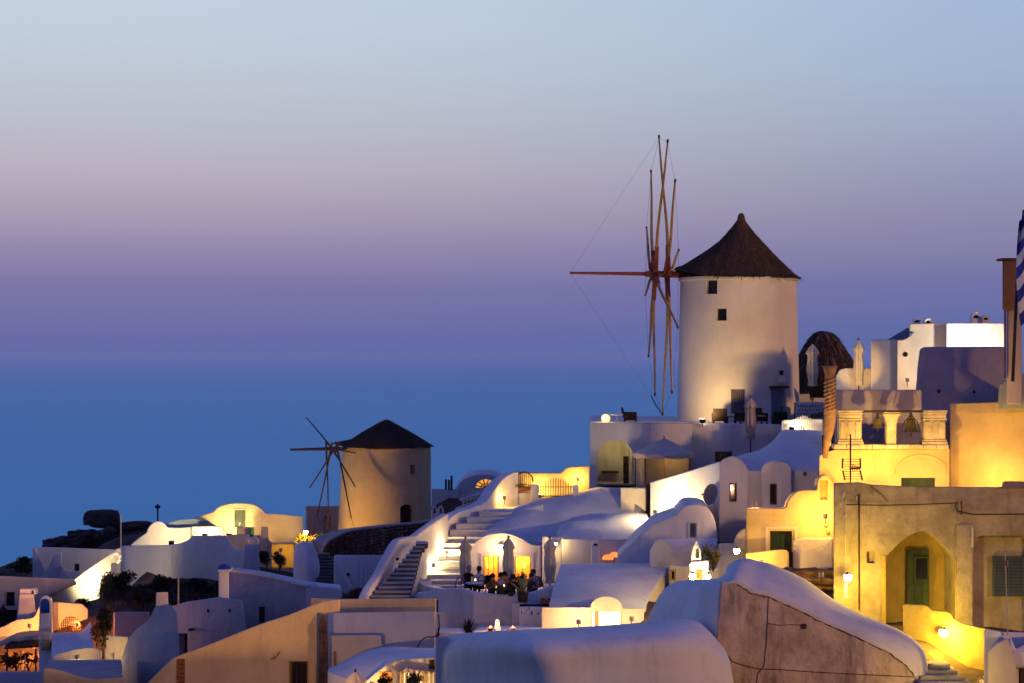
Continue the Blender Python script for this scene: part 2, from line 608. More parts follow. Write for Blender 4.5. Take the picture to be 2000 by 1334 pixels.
def hole(parent, pl, x, y, r, name='vent_hole', depth=.12, m=BLACK):
    """round vent pipe let into a wall"""
    if isinstance(pl, (int, float)):
        pl = Pl(pl)
    c = pl.p(x, y, 0)
    rr = r / F * pl.D(x)
    g = G()
    n = 14
    u = pl.d
    ring = lambda q, o: [c + pl.n * o + (u * math.cos(2 * math.pi * k / n) + Vector((0, 0, 1)) * math.sin(2 * math.pi * k / n)) * q for k in range(n)]
    v, f = loft([ring(rr, -.1), ring(rr, .03), ring(rr * .72, .035), ring(rr * .7, .008)])
    g.add(v, f)
    return g.build(name, m, parent)


def point_light(parent, loc, watts, color, radius=.08):
    d = bpy.data.lights.new('lamp_light', 'POINT')
    d.energy, d.color, d.shadow_soft_size = watts, color, radius
    o = bpy.data.objects.new('lamp_light', d)
    COL.objects.link(o)
    o.parent = parent
    o.location = Vector(loc) - WLOC[parent.name]
    return o


def spot_light(parent, loc, target, watts, color, size=90, blend=.6, radius=.1):
    d = bpy.data.lights.new('lamp_light', 'SPOT')
    d.energy, d.color, d.shadow_soft_size = watts, color, radius
    d.spot_size, d.spot_blend = R(size), blend
    o = bpy.data.objects.new('lamp_light', d)
    COL.objects.link(o)
    o.parent = parent
    o.location = Vector(loc) - WLOC[parent.name]
    o.rotation_euler = (Vector(loc) - Vector(target)).to_track_quat('Z', 'Y').to_euler()
    return o


SOD = (1.0, .53, .08)
YEL = (1.0, .62, .20)
WRM = (1.0, .72, .34)
ORA = (1.0, .34, .05)


def wall_lamp(loc, label, watts, color, bulb=BULBY, r=.09, group=None, back=Vector((0, 1, 0)), light_off=Vector((0, -.02, 0))):
    """bulkhead lamp: back plate, arm, cage collar, bulb; its light is its own"""
    loc = Vector(loc)
    t = empty('wall_lamp', loc, label, 'lamp', group)
    b = Vector(back).normalized()
    G().tube([loc + b * .34, loc + b * .30], .11, 12).build('back_plate', IRON, t)
    G().tube([loc + b * .31, loc + b * .2 + Vector((0, 0, .05)), loc + b * .05 + Vector((0, 0, .13)), loc + Vector((0, 0, r))], .018, 8).build('arm', IRON, t)
    G().rev(loc + Vector((0, 0, r * .8)), [(r * .75, 0), (r * .6, .05), (.02, .08)], 12).build('collar', IRON, t)
    prof = [(r * math.sin(math.pi * i / 8) + .002, -r * math.cos(math.pi * i / 8)) for i in range(9)]
    m = mat('lit_bulb_%d_%d_%d' % (watts, color[1] * 100, r * 1000), (.9, .8, .5), bump=0, emit=color, estr=watts / (4 * math.pi) / (math.pi * r * r))
    G().rev(loc, prof, 14).build('bulb', m, t)
    return t


def washer(loc, label, watts, color, group=None):
    """wall washer: a small lamp behind a curved shield that screens it from the viewer's side"""
    loc = Vector(loc)
    t = empty('wall_washer', loc, label, 'lamp', group)
    n = 10
    arc_ = [(.09 * math.cos(math.pi + math.pi * i / n), .09 * math.sin(math.pi + math.pi * i / n)) for i in range(n + 1)]
    v = [loc + Vector((a, b, z)) for z in (-.09, .09) for a, b in arc_] + [loc + Vector((a * .85, b * .85, z)) for z in (-.09, .09) for a, b in arc_]
    m = n + 1
    f = [(i, i + 1, m + i + 1, m + i) for i in range(n)] + [(2 * m + i, 3 * m + i, 3 * m + i + 1, 2 * m + i + 1) for i in range(n)]
    f += [(i, 2 * m + i, 2 * m + i + 1, i + 1) for i in range(n)] + [(m + i, m + i + 1, 3 * m + i + 1, 3 * m + i) for i in range(n)]
    mk('shield', v, f, CREAM, t)
    G().tube([loc + Vector((0, .05, -.06)), loc + Vector((0, .05, .05))], .03, 8).build('bulb', BULBY, t)
    G().tube([loc + Vector((0, 0, -.3)), loc + Vector((0, 0, -.05))], .018, 6).build('stake', IRON, t)
    point_light(t, loc + Vector((0, .14, 0)), watts, color, .05)
    return t


def floodlight(loc, target, label, watts, color, size=120, group=None):
    loc, target = Vector(loc), Vector(target)
    t = empty('floodlight', loc, label, 'floodlight', group)
    d = (target - loc).normalized()
    u = d.cross(Vector((0, 0, 1))).normalized()
    w = u.cross(d)
    q = lambda s, o: [loc + d * o + u * a * s + w * b * s for a, b in ((-1, -.7), (1, -.7), (1, .7), (-1, .7))]
    G().hexa(q(.11, -.12), q(.16, 0)).build('housing', IRON, t, smooth=False)
    G().hexa(q(.14, .004), q(.14, .02)).build('lens', BULBW, t, smooth=False)
    G().tube([loc - d * .06 - Vector((0, 0, .28)), loc - d * .06 - Vector((0, 0, .08))], .02, 6).build('bracket', IRON, t)
    spot_light(t, loc + d * .06, target, watts, color, size, .5)
    return t


def copy_tree(o, parent=None):
    c = o.copy()
    COL.objects.link(c)
    c.parent = parent
    for ch in list(o.children):
        copy_tree(ch, c)
    return c


def leaves(name, blobs, n, size, m, parent=None, flat=.55, kind=None, up=.0):
    """foliage: leaf-sized folded faces through the volume of several clumps (centre, radii)"""
    v, f = [], []
    rnd = random.Random(sum(map(ord, name)) + int(n))
    for c, rad in blobs:
        c = Vector(c)
        k = 0
        while k < n:
            d = Vector((rnd.gauss(0, 1), rnd.gauss(0, 1), rnd.gauss(0, 1))).normalized()
            rr = rnd.random() ** .45
            p = c + Vector((d.x * rad[0], d.y * rad[1], d.z * rad[2])) * rr
            if noise.noise(p * 2.3) < -.28:
                k += .3
                continue
            k += 1
            a = (d + Vector((rnd.uniform(-1, 1), rnd.uniform(-1, 1), rnd.uniform(-.6, 1) + up))).normalized()
            b = a.cross(Vector((rnd.uniform(-1, 1), rnd.uniform(-1, 1), rnd.uniform(-1, 1)))).normalized()
            s = size * rnd.uniform(.6, 1.3)
            q = len(v)
            nn = a.cross(b) * s * .12
            v += [p - a * s * .5, p + b * s * flat * .5 + nn, p + a * s * .5, p - b * s * flat * .5 + nn]
            f += [(q, q + 1, q + 2), (q, q + 2, q + 3)]
    return mk(name, v, f, m, parent, smooth=False, recalc=False, kind=kind)


def bush(loc, rad, label, m=LEAF, n=260, size=.12, cat='bush', name='bush', group=None, stems=True, lumps=5, up=0.0, snap=False):
    loc = Vector(loc)
    if snap:
        loc.z = ground(loc.x, loc.y)
    t = empty(name, loc, label, cat, group)
    rnd = random.Random(int(loc.x * 100) + n)
    blobs = []
    for i in range(lumps):
        a = rnd.uniform(0, 2 * math.pi)
        q = rnd.uniform(.1, .62)
        s = rnd.uniform(.42, .68)
        blobs.append((loc + Vector((math.cos(a) * rad[0] * q, math.sin(a) * rad[1] * q, rad[2] * rnd.uniform(.45, 1.35))),
                      (rad[0] * s, rad[1] * s, rad[2] * s)))
    leaves('foliage', blobs, n, size, m, t, up=up)
    if stems:
        g = G()
        for i in range(4):
            a = rnd.uniform(0, 6.28)
            g.tube([loc - Vector((0, 0, .1)), loc + Vector((math.cos(a) * rad[0] * .25, math.sin(a) * rad[1] * .25, rad[2] * .5)),
                    loc + Vector((math.cos(a) * rad[0] * .55, math.sin(a) * rad[1] * .55, rad[2] * 1.2))], [.03, .022, .01], 5)
        g.build('stems', WOODD, t)
    return t


def chimney(px, py0, D, w, h, label, m=WHITE, arch=True, parent=None, cat='chimney', two=False):
    """plastered chimney with a little vaulted cap open at its front"""
    c = P(px, py0, D)
    t = empty('chimney', c, label, cat) if parent is None else None
    base = t or parent
    x, y, z = c
    g = G()
    g.hexa([(x - w * .6, y - w * .5, z - .6), (x + w * .6, y - w * .5, z - .6), (x + w * .6, y + w * .5, z - .6), (x - w * .6, y + w * .5, z - .6)],
           [(x - w * .5, y - w * .42, z + h), (x + w * .5, y - w * .42, z + h), (x + w * .5, y + w * .42, z + h), (x - w * .5, y + w * .42, z + h)])
    s = g.build('stack' if t else 'chimney', m, base, bevel=.04)
    if arch:
        n = 12
        rr, ri = w * .5, w * .32
        outer = [(-rr, 0)] + [(-rr * math.cos(math.pi * i / n), rr * math.sin(math.pi * i / n) * 1.05 + .03) for i in range(n + 1)] + [(rr, 0)]
        inner = [(ri * math.cos(math.pi * i / n), ri * math.sin(math.pi * i / n)) for i in range(n + 1)]
        ring = outer + [(ri, 0)] + inner[1:-1] + [(-ri, 0)]
        a = [Vector((x + u, y - w * .46, z + h + q)) for u, q in ring]
        b = [Vector((x + u, y + w * .46, z + h + q)) for u, q in ring]
        v, f = loft([a, b])
        mk('cap', v, f, m, base if t else s)
        G().box((x - ri * .95, y + w * .1, z + h + .004), (x + ri * .95, y + w * .2, z + h + ri * .9)).build('flue', BLACK, base if t else s, smooth=False)
    return t or s


def closed_umbrella(px, ytop, ybot, D, label, m=CANVAS, width=.5, group=None, pole_to=None, base=True):
    """furled parasol: pleated canopy with a skirt, tie, finial, pole and foot"""
    top, bot = P(px, ytop, D), P(px, ybot, D)
    h = top.z - bot.z
    zp = zat(pole_to, D) if pole_to else bot.z - .6
    root = Vector((top.x, D, zp))
    t = empty('closed_umbrella', root, label, 'umbrella', group)
    c = Vector((top.x, D, bot.z))
    w = width / 2
    prof = [(w * .30, 0), (w * .72, .02 * h), (w * .66, .10 * h), (w * .60, .13 * h), (w * .74, .22 * h), (w * .86, .38 * h), (w * .80, .55 * h),
            (w * .70, .68 * h), (w * .78, .745 * h), (w * 1.0, .775 * h), (w * .86, .83 * h), (w * .5, .92 * h), (w * .14, .985 * h), (.015, h)]
    G().rev(c, prof, 48, fold=.13, nf=8).build('canopy', m, t, angle=70)
    G().rev(c + Vector((0, 0, .118 * h)), [(w * .66, 0), (w * .70, .02), (w * .70, .05), (w * .66, .07)], 20).build('tie', m, t)
    G().tube([root, Vector((top.x, D, top.z + .03))], .03, 8).build('pole', WOODD, t)
    G().rev(top, [(.035, -.02), (.05, .03), (.03, .07), (.004, .11)], 10).build('finial', WOODD, t)
    if base:
        G().rev(root, [(.26, 0), (.26, .06), (.08, .1)], 16).build('base', IRON, t)
    return t


def lounge_chair(px, pyb, D, label, face=0.0, m=WICKER, w=.72, group='dark wicker chairs on the mill terrace', cushion=None):
    """wicker armchair: seat block, reclined back, two arms, four feet"""
    c = P(px, pyb, D)
    t = empty('wicker_chair', c, label, 'chair', group)
    g = lambda: G()
    x = w / 2
    g().box((-x, -.34, .14), (x, .30, .36)).build('seat', m, t, bevel=.03)
    q0 = [(-x, .24, .30), (x, .24, .30), (x, .36, .30), (-x, .36, .30)]
    q1 = [(-x, .36, .80), (x, .36, .80), (x, .45, .80), (-x, .45, .80)]
    g().hexa(q0, q1).build('backrest', m, t, bevel=.02)
    for s in (-1, 1):
        a, b = sorted((s * x, s * (x - .1)))
        g().box((a, -.34, .36), (b, .27, .56)).build('armrest', m, t, bevel=.02)
        for yy in (-.3, .26):
            g().box((s * (x - .06) - .03, yy - .03, 0), (s * (x - .06) + .03, yy + .03, .15)).build('leg', m, t, smooth=False)
    if cushion:
        g().box((-x + .11, -.32, .365), (x - .11, .22, .46)).build('cushion', cushion, t, bevel=.03)
    for ch in t.children:
        ch.location = WLOC[ch.name]
    t.rotation_euler = (0, 0, face)
    return t

# ------------------------------------------------------------------ sea
SEA = bpy.data.materials.new('sea_water')
SEA.use_nodes = True
_n, _l = SEA.node_tree.nodes, SEA.node_tree.links
_n.remove(_n['Principled BSDF'])
_df = _n.new('ShaderNodeBsdfDiffuse')
_df.inputs[0].default_value = (.02, .17, .40, 1)
_gl = _n.new('ShaderNodeBsdfGlossy')
_gl.inputs['Color'].default_value = (.33, .86, 1.0, 1)
_gl.inputs['Roughness'].default_value = .55
_mx = _n.new('ShaderNodeMixShader')
_mx.inputs[0].default_value = .6
_l.new(_df.outputs[0], _mx.inputs[1])
_l.new(_gl.outputs[0], _mx.inputs[2])
_l.new(_mx.outputs[0], _n['Material Output'].inputs[0])
_tc = _n.new('ShaderNodeNewGeometry')
_mp = _n.new('ShaderNodeMapping')
_mp.inputs['Scale'].default_value = (.25, 1, 1)
_mp.inputs['Rotation'].default_value = (0, 0, .3)
_l.new(_tc.outputs['Position'], _mp.inputs[0])
_nz = _n.new('ShaderNodeTexNoise')
_nz.inputs['Scale'].default_value = .012
_nz.inputs['Detail'].default_value = 9
_l.new(_mp.outputs[0], _nz.inputs[0])
_bp = _n.new('ShaderNodeBump')
_bp.inputs['Strength'].default_value = .5
_bp.inputs['Distance'].default_value = 4.0
_l.new(_nz.outputs[0], _bp.inputs['Height'])
_l.new(_bp.outputs[0], _gl.inputs['Normal'])
SEAZ = -130.0
g = G()
ys = [-3000, 60, 400, 1500, 5000, 15000, 30000, 60000]
xs = [-60000, -20000, -6000, -1500, -300, 300, 1500, 6000, 20000, 60000]
g.v = [Vector((x, y, SEAZ)) for y in ys for x in xs]
g.f = [(j * len(xs) + i, j * len(xs) + i + 1, (j + 1) * len(xs) + i + 1, (j + 1) * len(xs) + i) for j in range(len(ys) - 1) for i in range(len(xs) - 1)]
g.build('sea', SEA, kind='structure', smooth=False)

# ------------------------------------------------------------------ evening haze over the water
hz = bpy.data.materials.new('haze')
hz.use_nodes = True
_n, _l = hz.node_tree.nodes, hz.node_tree.links
_n.remove(_n['Principled BSDF'])
_v = _n.new('ShaderNodeVolumePrincipled')
_v.inputs['Color'].default_value = (.92, .79, .95, 1)
_v.inputs['Density'].default_value = 5.0e-5
_v.inputs['Anisotropy'].default_value = .6
_l.new(_v.outputs[0], _n['Material Output'].inputs['Volume'])
G().box((-61000, -3200, SEAZ - 4), (61000, 61000, 14)).build('haze', hz, kind='stuff', smooth=False)

# ------------------------------------------------------------------ hillside
CTRL = [P(*c) for c in [
    (1000, 1440, 52), (1400, 1440, 52), (1800, 1440, 50), (300, 1440, 62), (650, 1400, 62), (1000, 1330, 66), (620, 1345, 76), (1130, 1260, 74),
    (980, 1180, 85), (1330, 1170, 77), (1480, 1130, 79), (1850, 1345, 60), (1960, 1330, 60), (1700, 1225, 66), (1580, 1140, 76), (1800, 985, 82), (1950, 960, 84),
    (1440, 835, 107), (1280, 1015, 97), (1150, 1010, 95), (1200, 1020, 95), (1350, 1000, 95), (1400, 990, 96), (1700, 785, 104), (1900, 780, 96), (1700, 770, 118), (750, 1050, 118), (640, 1055, 122),
    (780, 1185, 82), (750, 1155, 98), (690, 1150, 103), (800, 1140, 98), (830, 1110, 101), (650, 1140, 102), (860, 1080, 103), (780, 1110, 105), (720, 1110, 106), (700, 1155, 90), (640, 1150, 92), (560, 1120, 100), (450, 1085, 108), (480, 1055, 118), (330, 1135, 100), (300, 1140, 98), (260, 1160, 95), (300, 1190, 90), (400, 1170, 94),
    (330, 1078, 108), (330, 1060, 116), (110, 1072, 127), (160, 1045, 127), (205, 1022, 127), (270, 1016, 127), (300, 1035, 121), (60, 1118, 123), (10, 1140, 121), (-40, 1160, 121), (30, 1160, 131), (100, 1110, 131), (190, 1060, 132), (80, 1098, 126), (60, 1175, 107), (120, 1175, 107), (190, 1165, 107), (60, 1165, 112), (150, 1160, 112), (220, 1140, 108), (20, 1180, 102), (100, 1190, 102), (150, 1190, 100), (40, 1235, 96), (100, 1330, 84), (200, 1300, 86),
    (230, 1340, 80), (20, 1340, 84), (1000, 965, 102), (920, 1000, 108), (900, 965, 130), (560, 1050, 128), (750, 1040, 130), (1300, 900, 125), (1600, 780, 125)]]
CTRL += [Vector(c) for c in [(0, 0, -1.9), (-20, 0, -5), (20, 0, -2), (0, 12, -5.2), (-25, 20, -11), (25, 20, -7), (0, 32, -9.5), (30, 40, -9), (-30, 45, -14),
                             (45, 60, -8), (40, 85, -4), (45, 110, 0), (-45, 80, -22), (-50, 110, -22), (-40, 125, -16), (0, -30, -1), (40, -30, 1), (-40, -30, -8)]]


def ground(x, y):
    s = w = 0
    for c in CTRL:
        d = (c.x - x) ** 2 + (c.y - y) ** 2 + .4
        k = 1 / d ** 2
        s += c.z * k
        w += k
    z = s / w - .25
    z += .35 * noise.noise(Vector((x * .35, y * .35, 3))) + .16 * noise.noise(Vector((x * 1.1, y * 1.1, 7)))
    far = max(0, y - 134 + 3 * noise.noise(Vector((x * .1, y * .1, 1)))) + max(0, -x - 46 + 4 * noise.noise(Vector((x * .1, y * .1, 5))))
    return max(z - far * 1.5, SEAZ - 3)


nx_, ny_ = 190, 230
x0_, x1_, y0_, y1_ = -120, 75, -45, 215
g = G()
for j in range(ny_ + 1):
    for i in range(nx_ + 1):
        x, y = x0_ + (x1_ - x0_) * i / nx_, y0_ + (y1_ - y0_) * j / ny_
        g.v.append(Vector((x, y, ground(x, y))))
g.f = [(j * (nx_ + 1) + i, j * (nx_ + 1) + i + 1, (j + 1) * (nx_ + 1) + i + 1, (j + 1) * (nx_ + 1) + i) for j in range(ny_) for i in range(nx_)]
g.build('hillside', EARTH, kind='structure', angle=80)

# ------------------------------------------------------------------ the big windmill
MX, MD = 1442, 107.0
MC = P(MX, 832, MD)
mc = Vector((MC.x, MD, 0))
zb, zt = zat(832, MD), zat(549, MD)
r0, r1 = 119.5 / F * MD, 113 / F * MD
mill = empty('windmill', MC, 'tall white windmill tower with a conical brown thatched roof', 'windmill')
prof = [(r0 + (r1 - r0) * t, zb + (zt - zb) * t) for t in [i / 14 for i in range(15)]]
tower = G().rev(mc, prof, 96).build('tower', MILL, mill)
G().rev(mc, [(r1 + .02, zt - .02), (r1 + .09, zt + .01), (r1 + .09, zt + .16), (r1 - .1, zt + .2)], 96).build('rim', MILL, mill)


def rad_quad(phi, r, hw, za, zc, c=mc):
    d = Vector((math.sin(phi), -math.cos(phi), 0))
    t = Vector((math.cos(phi), math.sin(phi), 0))
    return [c + d * r - t * hw + Vector((0, 0, za)), c + d * r + t * hw + Vector((0, 0, za)),
            c + d * r + t * hw + Vector((0, 0, zc)), c + d * r - t * hw + Vector((0, 0, zc))]


def rad_block(phi, ra, rb, hw, za, zc, c=mc):
    g = G()
    g.hexa(rad_quad(phi, ra, hw, za, zc, c), rad_quad(phi, rb, hw, za, zc, c))
    return g


def mill_window(root, tw, px, y0, y1, hw, D, cx, r, c, depth=.42, fm=WOODD, sill=True, shutter=False, name='window', arch=0):
    phi = math.asin(max(-.95, min(.95, (px - cx) / F * D / r)))
    za, zc = zat(y1, D), zat(y0, D)
    b = rad_block(phi, r + .5, r - depth, hw, za, zc, c)
    cutraw(tw, b.v, b.f)
    if arch:
        n = 10
        d = Vector((math.sin(phi), -math.cos(phi), 0))
        t = Vector((math.cos(phi), math.sin(phi), 0))
        ring = lambda rr: [c + d * rr + t * (hw * .995 * math.cos(math.pi * i / n)) + Vector((0, 0, zc - .02 + hw * arch * math.sin(math.pi * i / n))) for i in range(n + 1)]
        v, f = loft([ring(r + .5), ring(r - depth)])
        cutraw(tw, v, f)
        zc2 = zc + hw * arch
    else:
        zc2 = zc
    rr = r - depth + .06
    g = G()
    w = .06
    for a, bb in ((-hw, -hw + w), (hw - w, hw)):
        d = Vector((math.sin(phi), -math.cos(phi), 0))
        t = Vector((math.cos(phi), math.sin(phi), 0))
        q = lambda r_: [c + d * r_ + t * a + Vector((0, 0, za)), c + d * r_ + t * bb + Vector((0, 0, za)), c + d * r_ + t * bb + Vector((0, 0, zc)), c + d * r_ + t * a + Vector((0, 0, zc))]
        g.hexa(q(rr + .05), q(rr - .02))
    for a, bb in ((za, za + w), (zc - w, zc)):
        g.hexa(rad_quad(phi, rr + .05, hw - w, a, bb, c), rad_quad(phi, rr - .02, hw - w, a, bb, c))
    fr = g.build(name, fm, root, smooth=False)
    rad_block(phi, rr, rr - .03, hw * .98, za, zc2 - .02, c).build('pane', GLASS, fr, smooth=False)
    if sill:
        rad_block(phi, r + .07, r - .2, hw + .06, za - .07, za - .004, c).build('sill', MILL, fr, smooth=False)
    if shutter:
        for s in range(6):
            zz0 = za + .05
            a = -hw + .07 + (2 * hw - .14) * s / 6
            bb = a + (2 * hw - .14) / 6 - .02
            d = Vector((math.sin(phi), -math.cos(phi), 0))
            t = Vector((math.cos(phi), math.sin(phi), 0))
            q = lambda r_: [c + d * r_ + t * a + Vector((0, 0, zz0)), c + d * r_ + t * bb + Vector((0, 0, zz0)), c + d * r_ + t * bb + Vector((0, 0, zc - .05)), c + d * r_ + t * a + Vector((0, 0, zc - .05))]
            G().hexa(q(rr + .04), q(rr + .01)).build('plank', fm, fr, smooth=False)
    return fr, phi


mill_window(mill, tower, 1380, 551, 577, .32, MD, MX, r1 + .02, mc)
mill_window(mill, tower, 1398, 605, 628, .27, MD, MX, r1 + .05, mc)
LILACW = mat('lilac_shutter_paint', (.16, .12, .15), (.12, .09, .115), bump=.1)
mill_window(mill, tower, 1428, 758, 804, .36, MD, MX, r0 - .04, mc, depth=.12, fm=LILACW, shutter=True)
dphi = math.asin((1509 - MX) / F * MD / r0)
b = rad_block(dphi, r0 + .5, r0 - .4, .52, zb + .02, zat(757, MD), mc)
cutraw(tower, b.v, b.f)
dd = rad_block(dphi, r0 - .28, r0 - .36, .51, zb + .02, zat(758, MD), mc).build('door', DOORB, mill, smooth=False)
for s in (-.25, .25):
    d = Vector((math.sin(dphi), -math.cos(dphi), 0)); t = Vector((math.cos(dphi), math.sin(dphi), 0))
    for a0, a1 in ((zb + .2, zb + .9), (zb + 1.0, zb + 1.8)):
        q = lambda r_: [mc + d * r_ + t * (s - .17) + Vector((0, 0, a0)), mc + d * r_ + t * (s + .17) + Vector((0, 0, a0)), mc + d * r_ + t * (s + .17) + Vector((0, 0, a1)), mc + d * r_ + t * (s - .17) + Vector((0, 0, a1))]
        G().hexa(q(r0 - .255), q(r0 - .285)).build('panel', DOORB, dd, smooth=False)
G().tube([mc + d * (r0 - .22) + t * .38 + Vector((0, 0, zb + .95)), mc + d * (r0 - .22) + t * .38 + Vector((0, 0, zb + 1.1))], .02, 6).build('handle', IRON, dd)
rad_block(dphi, r0 + .05, r0 - .2, .62, zat(757, MD), zat(752, MD), mc).build('lintel', WOODD, mill, smooth=False)
nphi = math.asin((1514 - MX) / F * MD / r0)
rad_block(nphi, r0 + .02, r0 - .1, .1, zat(731, MD), zat(723, MD), mc).build('vent', BLACK, mill, smooth=False)
d = Vector((math.sin(nphi), -math.cos(nphi), 0)); t = Vector((math.cos(nphi), math.sin(nphi), 0))
q = lambda r_, hw, z: [mc + d * (r_ - .1) - t * hw + Vector((0, 0, z)), mc + d * (r_ - .1) + t * hw + Vector((0, 0, z)), mc + d * r_ + t * hw + Vector((0, 0, z)), mc + d * r_ - t * hw + Vector((0, 0, z))]
G().hexa(q(r0 + .12, .34, zat(746, MD)), q(r0 + .02, .14, zat(733, MD))).build('niche_ledge', MILL, mill, bevel=.02)

# thatched cap, pulled out over the axle at its left
PR = [(1.035, 545), (1.0, 541), (.93, 536), (.80, 522), (.66, 507), (.50, 489), (.36, 472), (.23, 456), (.13, 441), (.07, 430), (.055, 421), (.03, 417), (.004, 416)]
rr_ = 116 / F * MD
n = 96
v, f = [], []
apx = 6 / F * MD
rnd = random.Random(3)
for r_, y_ in PR:
    for k in range(n):
        a = 2 * math.pi * k / n
        z = zat(y_, MD)
        left = max(0, -math.cos(a)) ** 3
        fade = max(0, (r_ - .35) / .65)
        jz = (rnd.uniform(-.05, .05) if r_ > .9 else rnd.uniform(-.03, .03)) * (r_ > .1)
        rad = rr_ * r_ * (1 + .035 * left * fade) + rnd.uniform(-.03, .03) * (r_ > .1)
        v.append(mc + Vector((rad * math.cos(a) + apx * (1 - r_), rad * math.sin(a), z + .5 * left * fade + jz)))
f = [(i * n + k, i * n + (k + 1) % n, (i + 1) * n + (k + 1) % n, (i + 1) * n + k) for i in range(len(PR) - 1) for k in range(n)]
f += [tuple(range(n))[::-1], tuple((len(PR) - 1) * n + k for k in range(n))]
roof = mk('roof', v, f, THATCH, mill, angle=80)


def straw(name, rings, count, ln, m, parent, seed=1, w=.02):
    """loose straw lying down a thatched slope: rings = [(r, z), ...] of the roof profile at its centre"""
    rnd = random.Random(seed)
    v, f = [], []
    for _ in range(count):
        i = rnd.choices(range(len(rings) - 1), [rings[i][0] for i in range(len(rings) - 1)])[0]
        u = rnd.random()
        (ra, za), (rb, z2) = rings[i], rings[i + 1]
        r_, z = ra + (rb - ra) * u, za + (z2 - za) * u
        a = rnd.uniform(0, 2 * math.pi)
        left = max(0, -math.cos(a)) ** 3 * (1 if 'mill' in name or parent.name.startswith('windmill') else 0)
        fade = max(0, (r_ / rings[0][0] - .35) / .65) * left * LEFTUP
        dirn = Vector((math.cos(a), math.sin(a), 0))
        sl = Vector((dirn.x * (ra - rb), dirn.y * (ra - rb), za - z2)).normalized()
        tn = Vector((-dirn.y, dirn.x, 0))
        p = STC + dirn * r_ * (1 + .035 * fade) + Vector((apx_ * (1 - r_ / rings[0][0]), 0, z + .5 * fade))
        nrm_ = sl.cross(tn)
        if nrm_.z < 0:
            nrm_ = -nrm_
        L = ln * rnd.uniform(.5, 1.3)
        j = tn * rnd.uniform(-.12, .12)
        ww = w * rnd.uniform(.6, 1.4)
        b = len(v)
        p0 = p + nrm_ * rnd.uniform(.0, .03)
        p1 = p0 + (sl + j) * L + nrm_ * rnd.uniform(.0, .05)
        v += [p0 - tn * ww, p0 + tn * ww, p1 + tn * ww * .4, p1 - tn * ww * .4]
        f.append((b, b + 1, b + 2, b + 3))
    return mk(name, v, f, m, parent, smooth=False, recalc=False, kind='stuff')


STC, apx_, LEFTUP = mc, apx, 1
straw('loose_thatch', [(rr_ * r_, zat(y_, MD)) for r_, y_ in PR[1:9]], 6500, .30, [THATCH], mill, 2)
straw('bleached_thatch', [(rr_ * r_, zat(y_, MD)) for r_, y_ in PR[:8]], 420, .35, STRAWD, mill, 5)

# wheel: axle, hub beams and twelve spars
HUB = P(1291, 535, MD)
uu = Vector((.046, -.9989, 0))
nn_ = Vector((-.9989, -.046, 0))
m2 = lambda px: (px / F * MD)
axle_a = HUB - nn_ * m2(52)
axle_b = HUB + nn_ * m2(30)
G().tube([axle_a + Vector((0, 0, -.04)), axle_b], [.19, .17], 10).build('axle', WOODR, mill)
G().tube([axle_b - nn_ * .1, P(1113, 533, MD - m2(178) * .046)], [.105, .06], 8).build('bowsprit', WOODR, mill)
TIPB = P(1113, 533, MD - m2(178) * .046)
RW = m2(272)
SP = [(-7, 15, 1.0), (23, -11, .985), (53, 9, .99), (83, 14, .98), (113, -12, 1.0), (143, 11, 1.04), (175, 13, 1.0), (203, -12, .94), (233, -9, .97),
      (263, -13, 1.0), (293, -17, .99), (322, -13, 1.0)]
tips = []
for th, ax, kr in SP:
    a = R(th)
    hub = HUB - nn_ * m2(ax)
    out = uu * math.sin(a) + Vector((0, 0, 1)) * math.cos(a)
    tip = HUB + out * RW * kr
    tips.append(tip)
    mid1, mid2 = hub.lerp(tip, .34), hub.lerp(tip, .72)
    bow = (HUB - hub).normalized() * (.025 * RW * (1 if abs(ax) > 1 else 0))
    pts = [hub, mid1 - bow * .45, mid2 - bow * .12, tip]
    s_ = G().tube([hub.lerp(tip, .06)] + [Vector(q) for q in cr([tuple(q) for q in pts], 5)][2:], [.095 - .05 * i / 14 for i in range(15)], 7).build('spar', WOODY, mill)
    tg = out.cross(nn_)
    b0, b1 = hub - out * .12, hub.lerp(mid1 - bow * .45, .62)
    q = lambda c_, h_, w_: [c_ - tg * w_ - nn_ * h_, c_ + tg * w_ - nn_ * h_, c_ + tg * w_ + nn_ * h_, c_ - tg * w_ + nn_ * h_]
    G().hexa(q(b0, .13, .13), q(b1, .10, .09)).build('hub_board', WOODR, s_, smooth=False)
    G().tube([tip - out * .05, tip + out * .14], .06, 6).build('tip_block', WOODD, s_)
for i in range(12):
    a_, b_ = tips[i], tips[(i + 1) % 12]
    G().tube([a_, a_.lerp(b_, .5) - Vector((0, 0, .04)), b_], .006, 4).build('rigging_wire', WIRE, mill)
    if i in (0, 6):
        G().tube([a_, TIPB], .004, 4).build('rigging_wire', WIRE, mill)
G().tube([P(1271, 772, MD + 1), P(1280, 790, MD + .5), P(1290, 805, MD)], .03, 5).build('rope', WIRE, mill)

